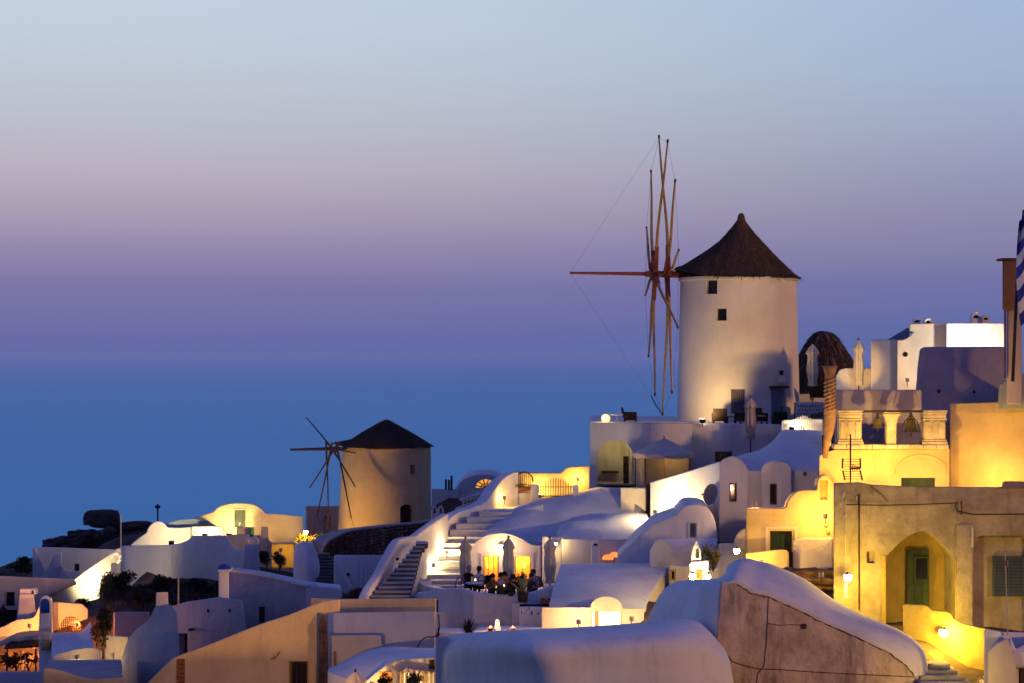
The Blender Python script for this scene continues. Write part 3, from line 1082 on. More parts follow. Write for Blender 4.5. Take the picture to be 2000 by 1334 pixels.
# ------------------------------------------------------------------ terrace house under the mill
TD = 101.0
tpl = Pl(TD)
th_ = empty('terrace_house', P(1335, 960, TD), 'long white terrace block under the tall windmill, with a shaded arch', 'house')
body = prism('wall', WHITE, Pl(100.4), [(1152, 826), (1351, 827)], 14, 985, th_, slope=-.004, bevel=.06)
arcp = [(1166, 948)] + arc(1166, 1236, 893, 859, 14) + [(1236, 948)]
cut(body, Pl(100.4), arcp, 2.4)
cut(body, Pl(100.4), [(1217, 891), (1240, 891), (1240, 946), (1217, 946)], .5)
bodyr = prism('wall', WHITE, Pl(101), [(1350, 827), (1440, 828), (1470, 829), (1524, 829), (1532, 836), (1538, 850)], 14, 960, th_, slope=-.004, bevel=.06)
cut(bodyr, Pl(101), (1396, 882, 1430, 905), .3)
window(th_, Pl(101), 1396, 882, 1430, 905, .15, WOODD, LITORANGE if False else GLASS, nx=3)
door(th_, Pl(100.4), 1218, 892, 1229, 946, .3, WOODD, 2)
G().wbox(Pl(100.4), 1166, 945, 1240, 952, -2.3, .0).build('floor_slab', PAVE, th_, smooth=False)
point_light(th_, Pl(100.4).p(1215, 872, -1.2), 12, (1, .72, .2))
ledge = G()
ledge.wbox(Pl(100.4), 1178, 925, 1212, 928, -2.35, -1.7)
ledge.build('bench', WOODD, th_, smooth=False)
G().wbox(Pl(100.4), 1152, 825.2, 1351, 826.6, -.2, .02).build('coping', WHITE2, th_, smooth=False)

tb = empty('round_table', P(1205, 826, 102.5), 'small white topped table on the mill terrace edge', 'table')
c = P(1205, 826, 102.5)
G().rev(c + Vector((0, 0, .42)), [(.02, -.02), (.40, -.02), (.42, .0), (.40, .03), (.02, .03)], 24).build('table_top', WHITEM, tb)
G().tube([c, c + Vector((0, 0, .41))], .03, 8).build('leg', GALV, tb)
G().rev(c, [(.2, 0), (.2, .03), (.04, .05)], 16).build('base', GALV, tb)
lb = empty('lantern', P(1183, 826, 102.2), 'glowing round lantern beside the small white table', 'lantern')
c = P(1183, 817, 102.2)
prof = [(.235 * math.sin(math.pi * i / 10) + .003, -.235 * math.cos(math.pi * i / 10)) for i in range(11)]
G().rev(c, prof, 18).build('globe', mat('lantern_glass', (.9, .85, .5), bump=0, emit=(1, .85, .32), estr=1.15), lb)
for k in range(5):
    a = R(k * 36)
    ring = [c + Vector((math.cos(a) * math.cos(u) * .242, math.sin(a) * math.cos(u) * .242, math.sin(u) * .242)) for u in [2 * math.pi * i / 20 for i in range(21)]]
    G().tube(ring, .010, 5).build('cage_wire', IRON, lb)
G().rev(c - Vector((0, 0, .26)), [(.12, 0), (.13, .03), (.10, .06)], 12).build('base', IRON, lb)
point_light(lb, c + Vector((-.1, -.4, .1)), 26, YEL)
lc = lounge_chair(1230, 826, 102.6, 'dark wicker lounge chair facing the small white table', R(90), w=.75)
lounge_chair(1405, 828, 101.9, 'squat dark wicker armchair just left of the shuttered mill window', R(180))
lounge_chair(1452, 828, 101.8, 'dark wicker armchair beneath the shuttered mill window', R(-70))
lounge_chair(1482, 828, 101.9, 'wicker armchair with a yellow cushion beside the mill door', R(20), cushion=CUSHY)
lounge_chair(1522, 834, 101.6, 'dark wicker armchair at the right of the mill door', R(180))
sm = empty('side_table', P(1428, 828, 102.2), 'low table between the wicker armchairs below the mill', 'table')
c = P(1428, 828, 102.2)
G().box((c.x - .25, c.y - .25, c.z + .34), (c.x + .25, c.y + .25, c.z + .38)).build('table_top', WICKER, sm, smooth=False)
for sx in (-.2, .2):
    for sy in (-.2, .2):
        G().box((c.x + sx - .025, c.y + sy - .025, c.z), (c.x + sx + .025, c.y + sy + .025, c.z + .34)).build('leg', WICKER, sm, smooth=False)
closed_umbrella(1466, 776, 858, 100.2, 'furled pinkish parasol in front of the terrace block wall', CANVASP, .62, pole_to=915)
floodlight(P(1372, 821, 100.9), P(1400, 690, 104.4), 'small floodlight at the foot of the tall windmill', 760, YEL, 120)

# open parasol on the lower terrace
op = empty('open_parasol', P(1299, 960, 98.6), 'open white parasol with scalloped edge in front of the terrace block', 'umbrella')
c = P(1297, 856, 98.6)
n = 16
rad = 61 / F * 98.6
v, f = [tuple(c)], []
for ri, dz in ((.35, -.22), (.7, -.52), (1.0, -.74), (1.005, -.92)):
    for k in range(n * 2):
        a = 2 * math.pi * k / (n * 2)
        sc = 1 - (.05 if k % 4 == 2 else 0.02 if k % 2 else 0) * ri
        drop = (-.06 * (1 - math.cos(4 * 2 * math.pi * k / (n * 2) * 2)) * .5) if dz == -.92 else (.03 if k % 4 == 2 else 0) * ri
        v.append((c.x + rad * ri * sc * math.cos(a), c.y + rad * ri * sc * math.sin(a), c.z + dz + drop))
N = n * 2
f += [(0, 1 + k, 1 + (k + 1) % N) for k in range(N)]
for j in range(3):
    f += [(1 + j * N + k, 1 + (j + 1) * N + k, 1 + (j + 1) * N + (k + 1) % N, 1 + j * N + (k + 1) % N) for k in range(N)]
mk('canopy', v, f, CANVAS, op, angle=60)
G().tube([P(1299, 960, 98.6), c + Vector((0, 0, .12))], .035, 8).build('pole', WOODY, op)
for k in range(8):
    a = 2 * math.pi * k / 8
    G().tube([c + Vector((0, 0, -.08)), c + Vector((rad * .97 * math.cos(a), rad * .97 * math.sin(a), -.76))], .014, 5).build('rib', WOODY, op)
point_light(op, c + Vector((.5, -.2, -.95)), 30, YEL)
# canvas screen and lower terrace furniture
scn = empty('windbreak', P(1296, 945, 99.2), 'grey canvas windbreak panels under the open parasol', 'screen')
for i, (a, b_) in enumerate(((1243, 1259), (1261, 1345))):
    G().wbox(Pl(99.3), a, 889, b_, 946, 0, .03).build('panel', CANVAS if i == 0 else mat('grey_canvas', (.27, .22, .19), (.22, .18, .155), bump=.2), scn, smooth=False)
for x in (1241, 1260, 1346):
    G().wbox(Pl(99.3), x - .8, 887, x + .8, 950, .0, .06).build('post', WOODD, scn, smooth=False)
G().wbox(Pl(99.3), 1336, 884, 1349, 948, -.4, -.05).build('side_panel', WOODD, scn, smooth=False)

# ------------------------------------------------------------------ the small windmill
LX, LD = 751, 118.0
lc_ = Vector((P(LX, 0, LD).x, LD, 0))
zb2, zt2 = zat(1062, LD), zat(871, LD)
q0, q1 = 92 / F * LD, 86 / F * LD
mill2 = empty('windmill', P(LX, 1062, LD), 'short cream windmill with a dark pyramidal cap and bare broken sails', 'windmill')
sh = 4 / F * LD
v, f = [], []
n = 64
for i in range(11):
    t = i / 10
    for k in range(n):
        a = 2 * math.pi * k / n
        r_ = q0 + (q1 - q0) * t + .02 * noise.noise(Vector((math.cos(a) * 2, math.sin(a) * 2, t * 3)))
        v.append(lc_ + Vector((r_ * math.cos(a) + sh * t, r_ * math.sin(a), zb2 + (zt2 - zb2) * t)))
f = [(i * n + k, i * n + (k + 1) % n, (i + 1) * n + (k + 1) % n, (i + 1) * n + k) for i in range(10) for k in range(n)]
f += [tuple(range(n))[::-1], tuple(10 * n + k for k in range(n))]
tower2 = mk('tower', v, f, mat('cream_mill_plaster', (.70, .54, .30), (.62, .47, .25), bump=.3, bscale=3, stain=(.38, .3, .2), stain_amt=.25), mill2)
mill_window(mill2, tower2, 810, 904, 922, .17, LD, LX + 3, q1 + .05, lc_ + Vector((sh * .7, 0, 0)), depth=.5, fm=WOODY, sill=False)
mill_window(mill2, tower2, 799, 986, 1026, .40, LD, LX + 1, q0 - .02, lc_ + Vector((sh * .2, 0, 0)), depth=.4, fm=WOODD, sill=False, arch=.55, name='door')
n = 40
v, f = [], []
LR = [(1.06, 872), (1.02, 869), (.80, 858), (.52, 843), (.26, 830), (.07, 821), (.01, 819)]
rnd = random.Random(9)
for r_, y_ in LR:
    for k in range(n):
        a = 2 * math.pi * k / n
        left = max(0, -math.cos(a)) ** 4
        rr = q1 * r_ * (1 + .12 * left * (r_ > .9)) * (1 + .03 * math.cos(8 * a))
        v.append(lc_ + Vector((sh + rr * math.cos(a), rr * math.sin(a), zat(y_, LD) + rnd.uniform(-.03, .03) * (r_ > .1) + .16 * left * (r_ > .9))))
f = [(i * n + k, i * n + (k + 1) % n, (i + 1) * n + (k + 1) % n, (i + 1) * n + k) for i in range(len(LR) - 1) for k in range(n)]
f += [tuple(range(n))[::-1], tuple((len(LR) - 1) * n + k for k in range(n))]
mk('roof', v, f, THATCHD, mill2, angle=70)
STC, apx_, LEFTUP = lc_ + Vector((sh, 0, 0)), 0, 0
straw('loose_thatch', [(q1 * r_, zat(y_, LD)) for r_, y_ in LR[1:6]], 1700, .2, THATCHD, mill2, 8)
HD = 115.2


def LP(px, py):
    return P(px, py, HD - (px - 655) / F * 118 * 1.6)


G().tube([P(690, 874, LD - .5), LP(655, 877), LP(567, 879)], [.09, .08, .04], 8).build('axle', WOODD, mill2)
for a_, b_ in [((650, 877), (598, 815)), ((648, 875), (694, 951)), ((656, 872), (605, 953)), ((649, 864), (619, 1009)), ((637, 862), (642, 1029)),
               ((656, 863), (686, 1012)), ((650, 876), (695, 885)), ((662, 874), (568, 877)), ((655, 884), (664, 862))]:
    s_ = G().tube([LP(*a_), LP((a_[0] + b_[0]) / 2 + .6, (a_[1] + b_[1]) / 2), LP(*b_)], [.05, .045, .035], 6).build('spar', WOODD, mill2)
    G().tube([LP(*a_), LP(a_[0] + (b_[0] - a_[0]) * .22, a_[1] + (b_[1] - a_[1]) * .22)], .062, 6).build('hub_board', WOODD, s_)
for a_, b_ in [((619, 1009), (609, 1040)), ((619, 1009), (632, 1034)), ((686, 1012), (694, 1034))]:
    G().tube([LP(*a_), LP(*b_)], .012, 4).build('rigging_wire', WIRE, mill2)


def sub(ob, label, cat, group=None):
    return tag(ob, label, cat, group)


def stairs(name, label, cat_, quads, mt, mr=None, zb=-16, thick=.12):
    """a flight of steps: quads = [(D, xl, xr, y), ...] bottom to top, each tread's front edge; every step is a part"""
    t = empty(name, P((quads[0][1] + quads[0][2]) / 2, quads[0][3] + 14, quads[0][0]), label, cat_)
    for i in range(len(quads)):
        D, xl, xr, y = quads[i]
        D2 = quads[i + 1][0] if i + 1 < len(quads) else D + .6
        a, b = P(xl, y, D), P(xr, y, D)
        dx = Vector((0, D2 - D + .12, 0))
        zlow = zat(quads[i - 1][3], quads[i - 1][0]) - .12 if i else a.z - .5
        lo = lambda p: Vector((p.x, p.y, zlow))
        s = G().hexa([lo(a), lo(b), b - Vector((0, 0, .05)), a - Vector((0, 0, .05))],
                     [lo(a) + dx, lo(b) + dx, b + dx - Vector((0, 0, .05)), a + dx - Vector((0, 0, .05))]).build('step', mr or mt, t, smooth=False)
        nose = Vector((0, -.035, 0))
        G().hexa([a - Vector((0, 0, .055)) + nose, b - Vector((0, 0, .055)) + nose, b + nose, a + nose],
                 [a - Vector((0, 0, .055)) + dx, b - Vector((0, 0, .055)) + dx, b + dx, a + dx]).build('tread', mt, s, bevel=.012)
    return t


def ribbon_wall(name, m, pts, thick, zb, parent=None, bevel=.05, drop=None):
    """a parapet following a winding line: pts = [(px, py, D), ...] along its top"""
    c = [P(*p) for p in pts]
    a, b = [], []
    for i, p in enumerate(c):
        t = c[min(i + 1, len(c) - 1)] - c[max(i - 1, 0)]
        t.z = 0
        nrm_ = Vector((t.y, -t.x, 0)).normalized()
        a.append(p)
        b.append(p + nrm_ * (-thick if nrm_.y < 0 else thick))
    low = (lambda p: Vector((p.x, p.y, p.z - drop))) if drop else (lambda p: Vector((p.x, p.y, zb)))
    rings = [[low(p), p, q, low(q)] for p, q in zip(a, b)]
    v, f = loft(rings)
    return mk(name, v, f, m, parent, bevel=bevel)


# ------------------------------------------------------------------ lit stair with its winding parapet
ST = [(86.0, 831, 912, 1143.8), (86.5, 833, 914, 1133.5), (87.0, 836, 916, 1122), (87.5, 839, 918, 1110), (88.0, 843, 920, 1097.5), (88.5, 849, 924, 1085),
      (89.0, 857, 928, 1073), (89.5, 866, 934, 1061), (90.0, 872, 942, 1048.5), (90.6, 879, 952, 1036), (91.2, 891, 966, 1024), (91.9, 912, 984, 1011), (92.6, 936, 1000, 1000)]
stair1 = stairs('staircase', 'floodlit whitewashed stairway curving up beside the restaurant terrace', 'stairs', ST, STEPW)
par = cr([(893, 1157, 85.2), (860, 1151, 85.3), (831, 1144.5, 85.5), (819, 1136, 85.8), (818, 1126, 86.2), (826, 1109, 87), (848, 1064, 89), (867, 1032, 90.5), (880, 1013, 91.5),
          (900, 1000, 92.3), (934, 988, 93.2), (954, 976, 94), (968, 954, 95), (982, 937, 95.8), (999, 925.5, 96.3), (1012, 922, 96.5)], 4)
p1 = ribbon_wall('stair_parapet', WHITE2, par, .55, -14.5, None, drop=None)
tag(p1, 'winding white parapet wall along the outside of the floodlit stairway', 'wall')
washer(P(872, 1078, 88.4), 'low step light inside the parapet of the floodlit stairway', 140, WRM)
washer(P(846, 1104, 87.2), 'step light low on the bottom landing of the floodlit stairway', 70, WRM)

# landing and yellow wall at the head of the stair
prism('landing', WHITE, Pl(93.2), [(935, 998.5), (1003, 998.5), (1060, 985)], 5, 1060, None, flat=True)
tag(bpy.data.objects['landing'], 'pale landing at the head of the floodlit stairway', 'landing')
gw = empty('garden_wall', P(1075, 985, 97.5), 'yellow lit garden wall with a gate above the floodlit stairway', 'wall')
w1 = prism('wall', OCHREW, Pl(97.5), [(1000, 922), (1006, 921)] + [(1047, 923), (1096, 923.5), (1100, 919), (1106, 913), (1114, 911), (1152, 910)], .4, 985, gw)
prism('pillar', WHITE, Pl(96.2), [(1036, 946), (1053, 946)], .5, 990, gw)
prism('pillar', WHITE, Pl(95.6), [(1118, 947), (1130, 947)], .5, 985, gw)
prism('step_wall', WHITE2, Pl(96.6), [(985, 957), (1010, 962), (1040, 960)], .4, 990, gw)
gate = empty('picket_gate', P(1085, 975, 96.0), 'low picket gate with rising bars beside the arched trellis', 'gate')
for i in range(13):
    x = 1056 + i * 4.9
    yt = 950 - 15 * math.sin(math.pi * (i + .5) / 13)
    g = G()
    g.wbox(Pl(96.0), x - 1.1, yt, x + 1.1, 975, 0, .03)
    g.wbox(Pl(96.0), x - .5, yt - 2.5, x + .5, yt + .1, .005, .025)
    g.build('picket', mat('grey_green_paint', (.16, .15, .11), bump=0), gate, smooth=False)
for y in (951, 969):
    G().wbox(Pl(96.0), 1054, y - 1, 1118, y + 1, -.04, -.002).build('rail', mat('grey_green_paint', (.16, .15, .11), bump=0), gate, smooth=False)
tre = empty('arched_trellis', P(1024, 960, 96.8), 'arched iron trellis over a flower trough at the stair head', 'trellis')
for i in range(9):
    x = 1009 + i * 3.8
    yt = 941 - 19 * math.sqrt(max(0, 1 - ((x - 1024) / 17.5) ** 2))
    G().wbox(Pl(96.8), x - .55, yt, x + .55, 958, 0, .03).build('bar', IRON, tre, smooth=False)
ar = [P(1024 - 17.5 * math.cos(math.pi * i / 14), 941 - 19 * math.sin(math.pi * i / 14), 96.8) for i in range(15)]
G().tube(ar, .03, 6).build('arch', IRON, tre)
tr = empty('flower_trough', P(1022, 960, 96.5), 'terracotta trough under the arched trellis', 'planter')
G().wbox(Pl(96.5), 1008, 951, 1036, 959.5, -.3, 0).build('trough', TERRA, tr, bevel=.02)
leaves('foliage', [(P(1012 + 5 * i, 949, 96.4), (.22, .2, .12)) for i in range(5)], 26, .09, LEAFY, tr)
floodlight(P(1052, 968, 96.8), P(1068, 925, 97.5), 'ground floodlight behind the picket gate', 240, SOD, 150)
washer(P(1128, 936, 97.0), 'wall lamp on the yellow garden wall near the terrace block', 80, SOD)
washer(P(985, 972, 95.2), 'small lamp inside the parapet at the stair head', 45, SOD)

# far house with the orange fanlight, beyond the stair head
fh = empty('far_house', P(925, 985, 128), 'distant low house with a vaulted roof and an orange fan window', 'house')
prism('wall', WHITE, Pl(128), [(843, 955), (895, 955), (896, 952)], 3, 1030, fh)
vf = prism('vault', WHITE, Pl(128.2), [(888, 956)] + cr([(892, 950), (905, 936), (925, 928), (945, 926.5), (965, 929), (982, 938), (992, 950)], 3), 6, 1010, fh, flat=True)
win = [(929, 953)] + arc(929, 969, 953, 936, 10)
cut(vf, Pl(128.2), win, .5)
pane = G()
v, f = loft([[Pl(128.2).p(x, y, -.25) for x, y in win], [Pl(128.2).p(x, y, -.3) for x, y in win]])
pw = pane.add(v, f).build('fan_window', LITORANGE, fh)
for k in range(6):
    a = math.pi * (k + .5) / 6
    G().tube([Pl(128.2).p(949, 953, -.2), Pl(128.2).p(949 - 20 * math.cos(a), 953 - 16.5 * math.sin(a), -.2)], .035, 5).build('glazing_bar', WOODD, pw)
G().tube([Pl(128.2).p(949 - 10 * math.cos(math.pi * i / 10), 953 - 8 * math.sin(math.pi * i / 10), -.2) for i in range(11)], .03, 5).build('glazing_bar', WOODD, pw)
for i, (x, y) in enumerate(((871, 936), (877, 937), (882, 929))):
    G().tube([P(x, 957, 126.5), P(x, y, 126.5)], .07, 6).build('flue_pipe', IRON, fh)
bal = empty('balustrade', P(900, 1010, 101), 'grey balustrade with urn shaped balusters behind the winding parapet', 'balustrade')
for i in range(8):
    x, y = 905 + i * 7.0, 988 - i * 2.2
    c = P(x, y, 100.5 + i * .2)
    G().rev(c, [(.07, 0), (.07, .05), (.03, .09), (.085, .22), (.075, .32), (.03, .46), (.06, .50), (.06, .55)], 10).build('baluster', WHITE, bal)
ribbon_wall('rail', WHITE, [(902, 974, 100.4), (930, 966, 101.4), (958, 957, 102.3)], .2, 0, bal, drop=.12)
ribbon_wall('plinth', WHITE, [(898, 992, 100.2), (930, 981, 101.4), (960, 971, 102.3)], .3, -14, bal)
urn = empty('balustrade', P(855, 1015, 104), 'two stone loops of a low balustrade beside the small mill door', 'balustrade')
for x in (849, 861):
    ar = [P(x - 4.5 * math.cos(math.pi * i / 10), 1000 - 11 * math.sin(math.pi * i / 10), 104) for i in range(11)]
    G().tube([P(x - 4.5, 1010, 104)] + ar + [P(x + 4.5, 1010, 104)], .05, 6).build('loop', WHITE, urn)
prism('plinth', WHITE, Pl(104), [(842, 1004), (870, 1002)], .4, 1030, urn)

# ------------------------------------------------------------------ dark blue stair and its parapets
S2 = [(80 + .32 * i, 724 + 7.6 * i, 800 + 2.3 * i, 1164 - 8.9 * i) for i in range(11)]
S2 += [(83.2 + .35 * k, 800 + 6 * k, 823 + 6 * k, 1075 - 7.5 * k) for k in range(1, 3)]
stairs('staircase', 'unlit blue grey stairway climbing below the stone retaining wall', 'stairs', S2, STEPB, STEPD)
p2 = ribbon_wall('stair_parapet', WHITE, cr([(716, 1168, 79.6), (724, 1150, 80.2), (745, 1118, 81.5), (775, 1062, 83.6), (790, 1051, 84.5), (813, 1047, 85.5), (825, 1038, 86.4), (850, 1020, 88), (876, 1004, 90)], 3), .35, -15)
tag(p2, 'bluish white parapet on the near side of the unlit stairway', 'wall')
hole(p2, Pl(82), 776, 1092, 3.0)
# stairway of dark steps by the rounded pillar, and the wall between
S3 = [(93 + .38 * i, 622 - .9 * i, 692 - 5.6 * i, 1140 - 6.4 * i) for i in range(10)]
stairs('staircase', 'short dark stone stairway beside the rounded white pillar', 'stairs', S3, STEPD, STEPD)
wb = empty('courtyard_wall', P(705, 1160, 92), 'pale blue courtyard wall with a flush white door below the stone wall', 'wall')
wbw = prism('wall', WHITE, Pl(92), [(652, 1084), (765, 1084)], .5, 1190, wb)
surround(wb, Pl(92), 702, 1101, 727, 1140, 1.2, .03)
door(wb, Pl(92), 702, 1101, 727, 1140, -.03, WHITE2, 3)
hole(wb, Pl(92), 680, 1122, 3.2)
prism('ledge', WHITE, Pl(91), [(652, 1085), (690, 1150), (700, 1155)], .8, 1190, wb)

# rounded white pillar / buttress
rp = mound('rounded_buttress', WHITE, [
    [(574, 1141, 94.0), (580, 1120, 94), (600, 1100, 93.6), (616, 1110, 93.8), (627, 1141, 94)],
    [(573, 1090, 94.8), (582, 1068, 94.6), (600, 1063, 94.4), (612, 1072, 94.6), (626, 1112, 95)],
    [(574, 1075, 96), (583, 1060, 96), (600, 1058, 96), (611, 1062, 96), (624, 1095, 96.2)]], -13.5, None, 4, 4)
tag(rp, 'tall rounded white buttress at the foot of the dark stone steps', 'buttress')

# ------------------------------------------------------------------ stone retaining wall under the small mill
sw = empty('retaining_wall', P(740, 1090, 108), 'curved dry stone retaining wall of dark lava stones below the small windmill', 'wall')
swt = cr([(634, 1072, 106.5), (638, 1062, 106.6), (650, 1051, 107), (680, 1038, 108), (720, 1031, 109), (780, 1024, 110), (830, 1019, 110.5), (862, 1014, 111)], 6)
ribbon_wall('core', MORTAR, [(x, y + 2, d) for x, y, d in swt], 1.2, -14, sw)
rnd = random.Random(21)
v, f = [], []
for i in range(len(swt) - 1):
    (xa, ya, da), (xb, yb, db) = swt[i], swt[i + 1]
    for s in range(3):
        u = (s + rnd.uniform(.2, .8)) / 3
        x, y, D = xa + (xb - xa) * u, ya + (yb - ya) * u, da + (db - da) * u
        yy = y + 5 + rnd.uniform(-1, 1)
        while yy < 1090:
            w, h = rnd.uniform(2.0, 3.6), rnd.uniform(2.0, 3.2)
            xx = x + rnd.uniform(-1.6, 1.6)
            ring = []
            k0 = rnd.uniform(0, 6)
            pts = [(xx + w * math.cos(k0 + k) * rnd.uniform(.8, 1.1), yy + h * math.sin(k0 + k) * rnd.uniform(.8, 1.1)) for k in [2 * math.pi * j / 7 for j in range(7)]]
            b = len(v)
            v += [P(px, py, D) + Vector((0, .1, 0)) for px, py in pts]
            v += [P(xx + (px - xx) * .72, yy + (py - yy) * .72, D) + Vector((0, -rnd.uniform(.06, .14), 0)) for px, py in pts]
            f += [(b + k, b + (k + 1) % 7, b + 7 + (k + 1) % 7, b + 7 + k) for k in range(7)] + [tuple(b + 7 + k for k in range(7))]
            yy += h * 2 + rnd.uniform(.3, 1.3)
mk('stones', v, f, STONE, sw, smooth=False, kind='stuff')
ribbon_wall('coping', MORTAR, swt, .5, 0, sw, drop=.10)

# houses beyond, at the left of the small mill
ph = empty('pink_house', P(630, 1060, 122), 'flat roofed pink house tucked behind the small windmill sails', 'house')
phw = prism('wall', PINK, Pl(122), [(598, 988), (668, 988)], 5, 1070, ph, slope=-.1)
prism('corner_trim', WHITE2, Pl(121.9), [(596.5, 987.5), (600, 987.5)], .3, 1070, ph)
cut(phw, Pl(122), (632, 1007, 648, 1045), .3)
door(ph, Pl(122), 632, 1007, 648, 1045, .2, PINK, 2)
surround(ph, Pl(122), 632, 1007, 648, 1045, 1.3, .05, WHITE2)
wall_lamp(P(597, 1040, 112.5), 'lamp burning above the hedge at the left of the small windmill', 720, SOD, BULBY, .11)
bush(P(600, 1062, 113.2), (.9, .5, .45), 'low clipped hedge under the lamp by the small windmill', LEAFY, 240, .12, 'hedge', 'hedge')
bush(P(640, 1062, 113.5), (1.0, .5, .42), 'dark hedge at the foot of the small windmill', LEAFD, 240, .12, 'hedge', 'hedge')

yh = empty('domed_house', P(470, 1060, 116), 'yellow green lit house with a swelling arched gable and a dark door', 'house')
yp = cr([(378, 1013), (400, 1004), (416, 999.5), (425, 990.5), (443, 984), (470, 982), (495, 985), (510, 994), (520, 1003), (530, 1003)], 3)
yw = prism('wall', CREAM, Pl(116), yp + [(560, 1005), (592, 1009)], 5, 1080, yh)
cut(yw, Pl(116), (458, 996, 480, 1030), .3)
door(yh, Pl(116), 458, 996, 480, 1030, .2, TEAL, 3)
surround(yh, Pl(116), 458, 996, 480, 1030, 2, .05, CREAM)
prism('stall', CREAM, Pl(114.5), [(462, 1029), (497, 1029)], .5, 1060, yh)
gb = prism('green_bin', mat('green_plastic', (.10, .36, .16), (.08, .30, .13), bump=0), Pl(114.3), [(488, 1031), (497, 1031)], .5, 1045, None)
tag(gb, 'green box standing on the yellow lit terrace', 'box')
floodlight(P(447, 1044, 114.4), P(440, 1000, 116), 'floodlight on the terrace of the yellow green domed house', 420, (1.0, .74, .18), 150)
washer(P(470, 1024, 114.8), 'small lamp by the dark door of the domed house', 40, YEL)
ch_ = empty('chapel', P(300, 1065, 112), 'small dazzling white chapel with a rounded gable on the ridge', 'chapel')
cw = prism('wall', WHITE2, Pl(112), [(255, 1064), (272, 1050)] + cr([(286, 1041), (290, 1030), (299, 1021), (309, 1018), (319, 1021), (328, 1030)], 3) + [(345, 1031), (376, 1029)], 5, 1085, ch_)
prism('nave', mat('teal_roof_plaster', (.30, .38, .42), (.24, .31, .35), bump=.3), Pl(112.6), [(326, 1029), (330, 1019), (350, 1015), (378, 1013), (405, 1016), (424, 1028)], 4, 1070, ch_)
prism('long_wall', WHITE2, Pl(111.6), [(374, 1028), (438, 1028)], .4, 1070, ch_)
prism('buttress', WHITE, Pl(110.6), [(371, 1042), (374, 1029), (377, 1028)], 1.0, 1070, ch_)
floodlight(P(335, 1060, 109.6), P(315, 1038, 112), 'floodlight on the ground before the dazzling chapel gable', 440, WRM, 150)
floodlight(P(400, 1046, 110.3), P(405, 1030, 111.6), 'floodlight on the ground before the long chapel wall', 300, (1, .78, .3), 150)
for x, l in ((308, 'thin lamp post on the ridge behind the chapel'), ):
    lp = empty('lamp_post', P(x, 1030, 118), l, 'lamp post')
    G().tube([P(x, 1035, 118), P(x, 992, 118)], .05, 6).build('post', IRON, lp)
    G().rev(P(x, 990, 118), [(.05, -.12), (.16, -.05), (.17, .05), (.05, .12), (.01, .2)], 10).build('lamp_head', IRON, lp)
# retaining wall below the chapel
rw = prism('retaining_wall', WHITE, Pl(237, 108, 475, 100.5), cr([(237, 1066), (280, 1065), (330, 1064), (355, 1060), (368, 1054), (377, 1046), (400, 1046), (438, 1046), (450, 1060), (458, 1072)], 3) + [(475, 1073)], .6, 1150, None)
tag(rw, 'long plain plaster retaining wall below the chapel', 'wall')
rw2 = prism('retaining_wall', CREAM, Pl(106), [(438, 1045), (470, 1043), (520, 1046), (530, 1060), (576, 1059)], .6, 1130, None)
tag(rw2, 'cream retaining wall below the domed house terrace', 'wall')
prism('chimney', CREAM, Pl(105.2), [(510, 1029), (524, 1029)], .5, 1075, None)
tag(bpy.data.objects['chimney'], 'plain square cream chimney below the domed house', 'chimney')
yl = prism('garden_wall', OLDLOW, Pl(103.5), [(530, 1062), (575, 1062)], .4, 1110, None)
tag(yl, 'low ochre wall lit yellow behind the olive bush', 'wall')
washer(P(548, 1074, 101.9), 'hidden lamp shining on the olive bush by the buttress', 110, SOD)
bush(P(546, 1110, 101), (.42, .4, .5), 'olive bush lit yellow beside the rounded buttress', LEAFY, 190, .11)
bush(P(521, 1107, 101.2), (.45, .4, .55), 'dark round bush in shade beside the lit olive bush', LEAFD, 230, .12)
pc = empty('bell_chimney', P(491, 1115, 100), 'white tapered chimney with an arched top beside the dark bush', 'chimney')
prism('stack', WHITE, Pl(100), [(475, 1115), (477, 1066), (480, 1062), (502, 1062), (505, 1066), (508, 1115)], .9, 1120, pc)
n = 10
ring = [(479, 1063)] + arc(479, 503, 1058, 1049, n) + [(503, 1063), (498, 1063)] + arc(498, 484, 1059, 1053, n) + [(484, 1063)]
v, f = loft([[P(x, y, 100.1) for x, y in ring], [P(x, y, 100.1) + Vector((0, .6, 0)) for x, y in ring]])
mk('cap', v, f, WHITE, pc)
G().rev(P(491, 1050, 100.4), [(.09, 0), (.10, .1), (.03, .16)], 8).build('cowl', BLACK, pc)

# ------------------------------------------------------------------ the hill with its boulder at the left
def rock(name, loc, rad, m, label=None, seed=0, parent=None, kind=None, cat='rock', sub_=4, rough=.28):
    bm = bmesh.new()
    bmesh.ops.create_icosphere(bm, subdivisions=sub_, radius=1)
    for vv in bm.verts:
        d = vv.co.normalized()
        k = 1 + rough * noise.fractal(d * 1.6 + Vector((seed, seed * 2, 0)), 1.0, 2.0, 5)
        if d.z < -.45:
            k *= .86
        sq = Vector([math.copysign(abs(c_) ** .72, c_) for c_ in d])
        k *= 1 + .05 * noise.noise(d * 7 + Vector((seed, 0, 0)))
        vv.co = Vector((sq.x * rad[0], sq.y * rad[1], sq.z * rad[2])) * k * .92
    vs = [Vector(loc) + x.co for x in bm.verts]
    fs = [tuple(x.index for x in q.verts) for q in bm.faces]
    bm.free()
    o = mk(name, vs, fs, m, parent, angle=25, kind=kind)
    if label:
        tag(o, label, cat)
    return o


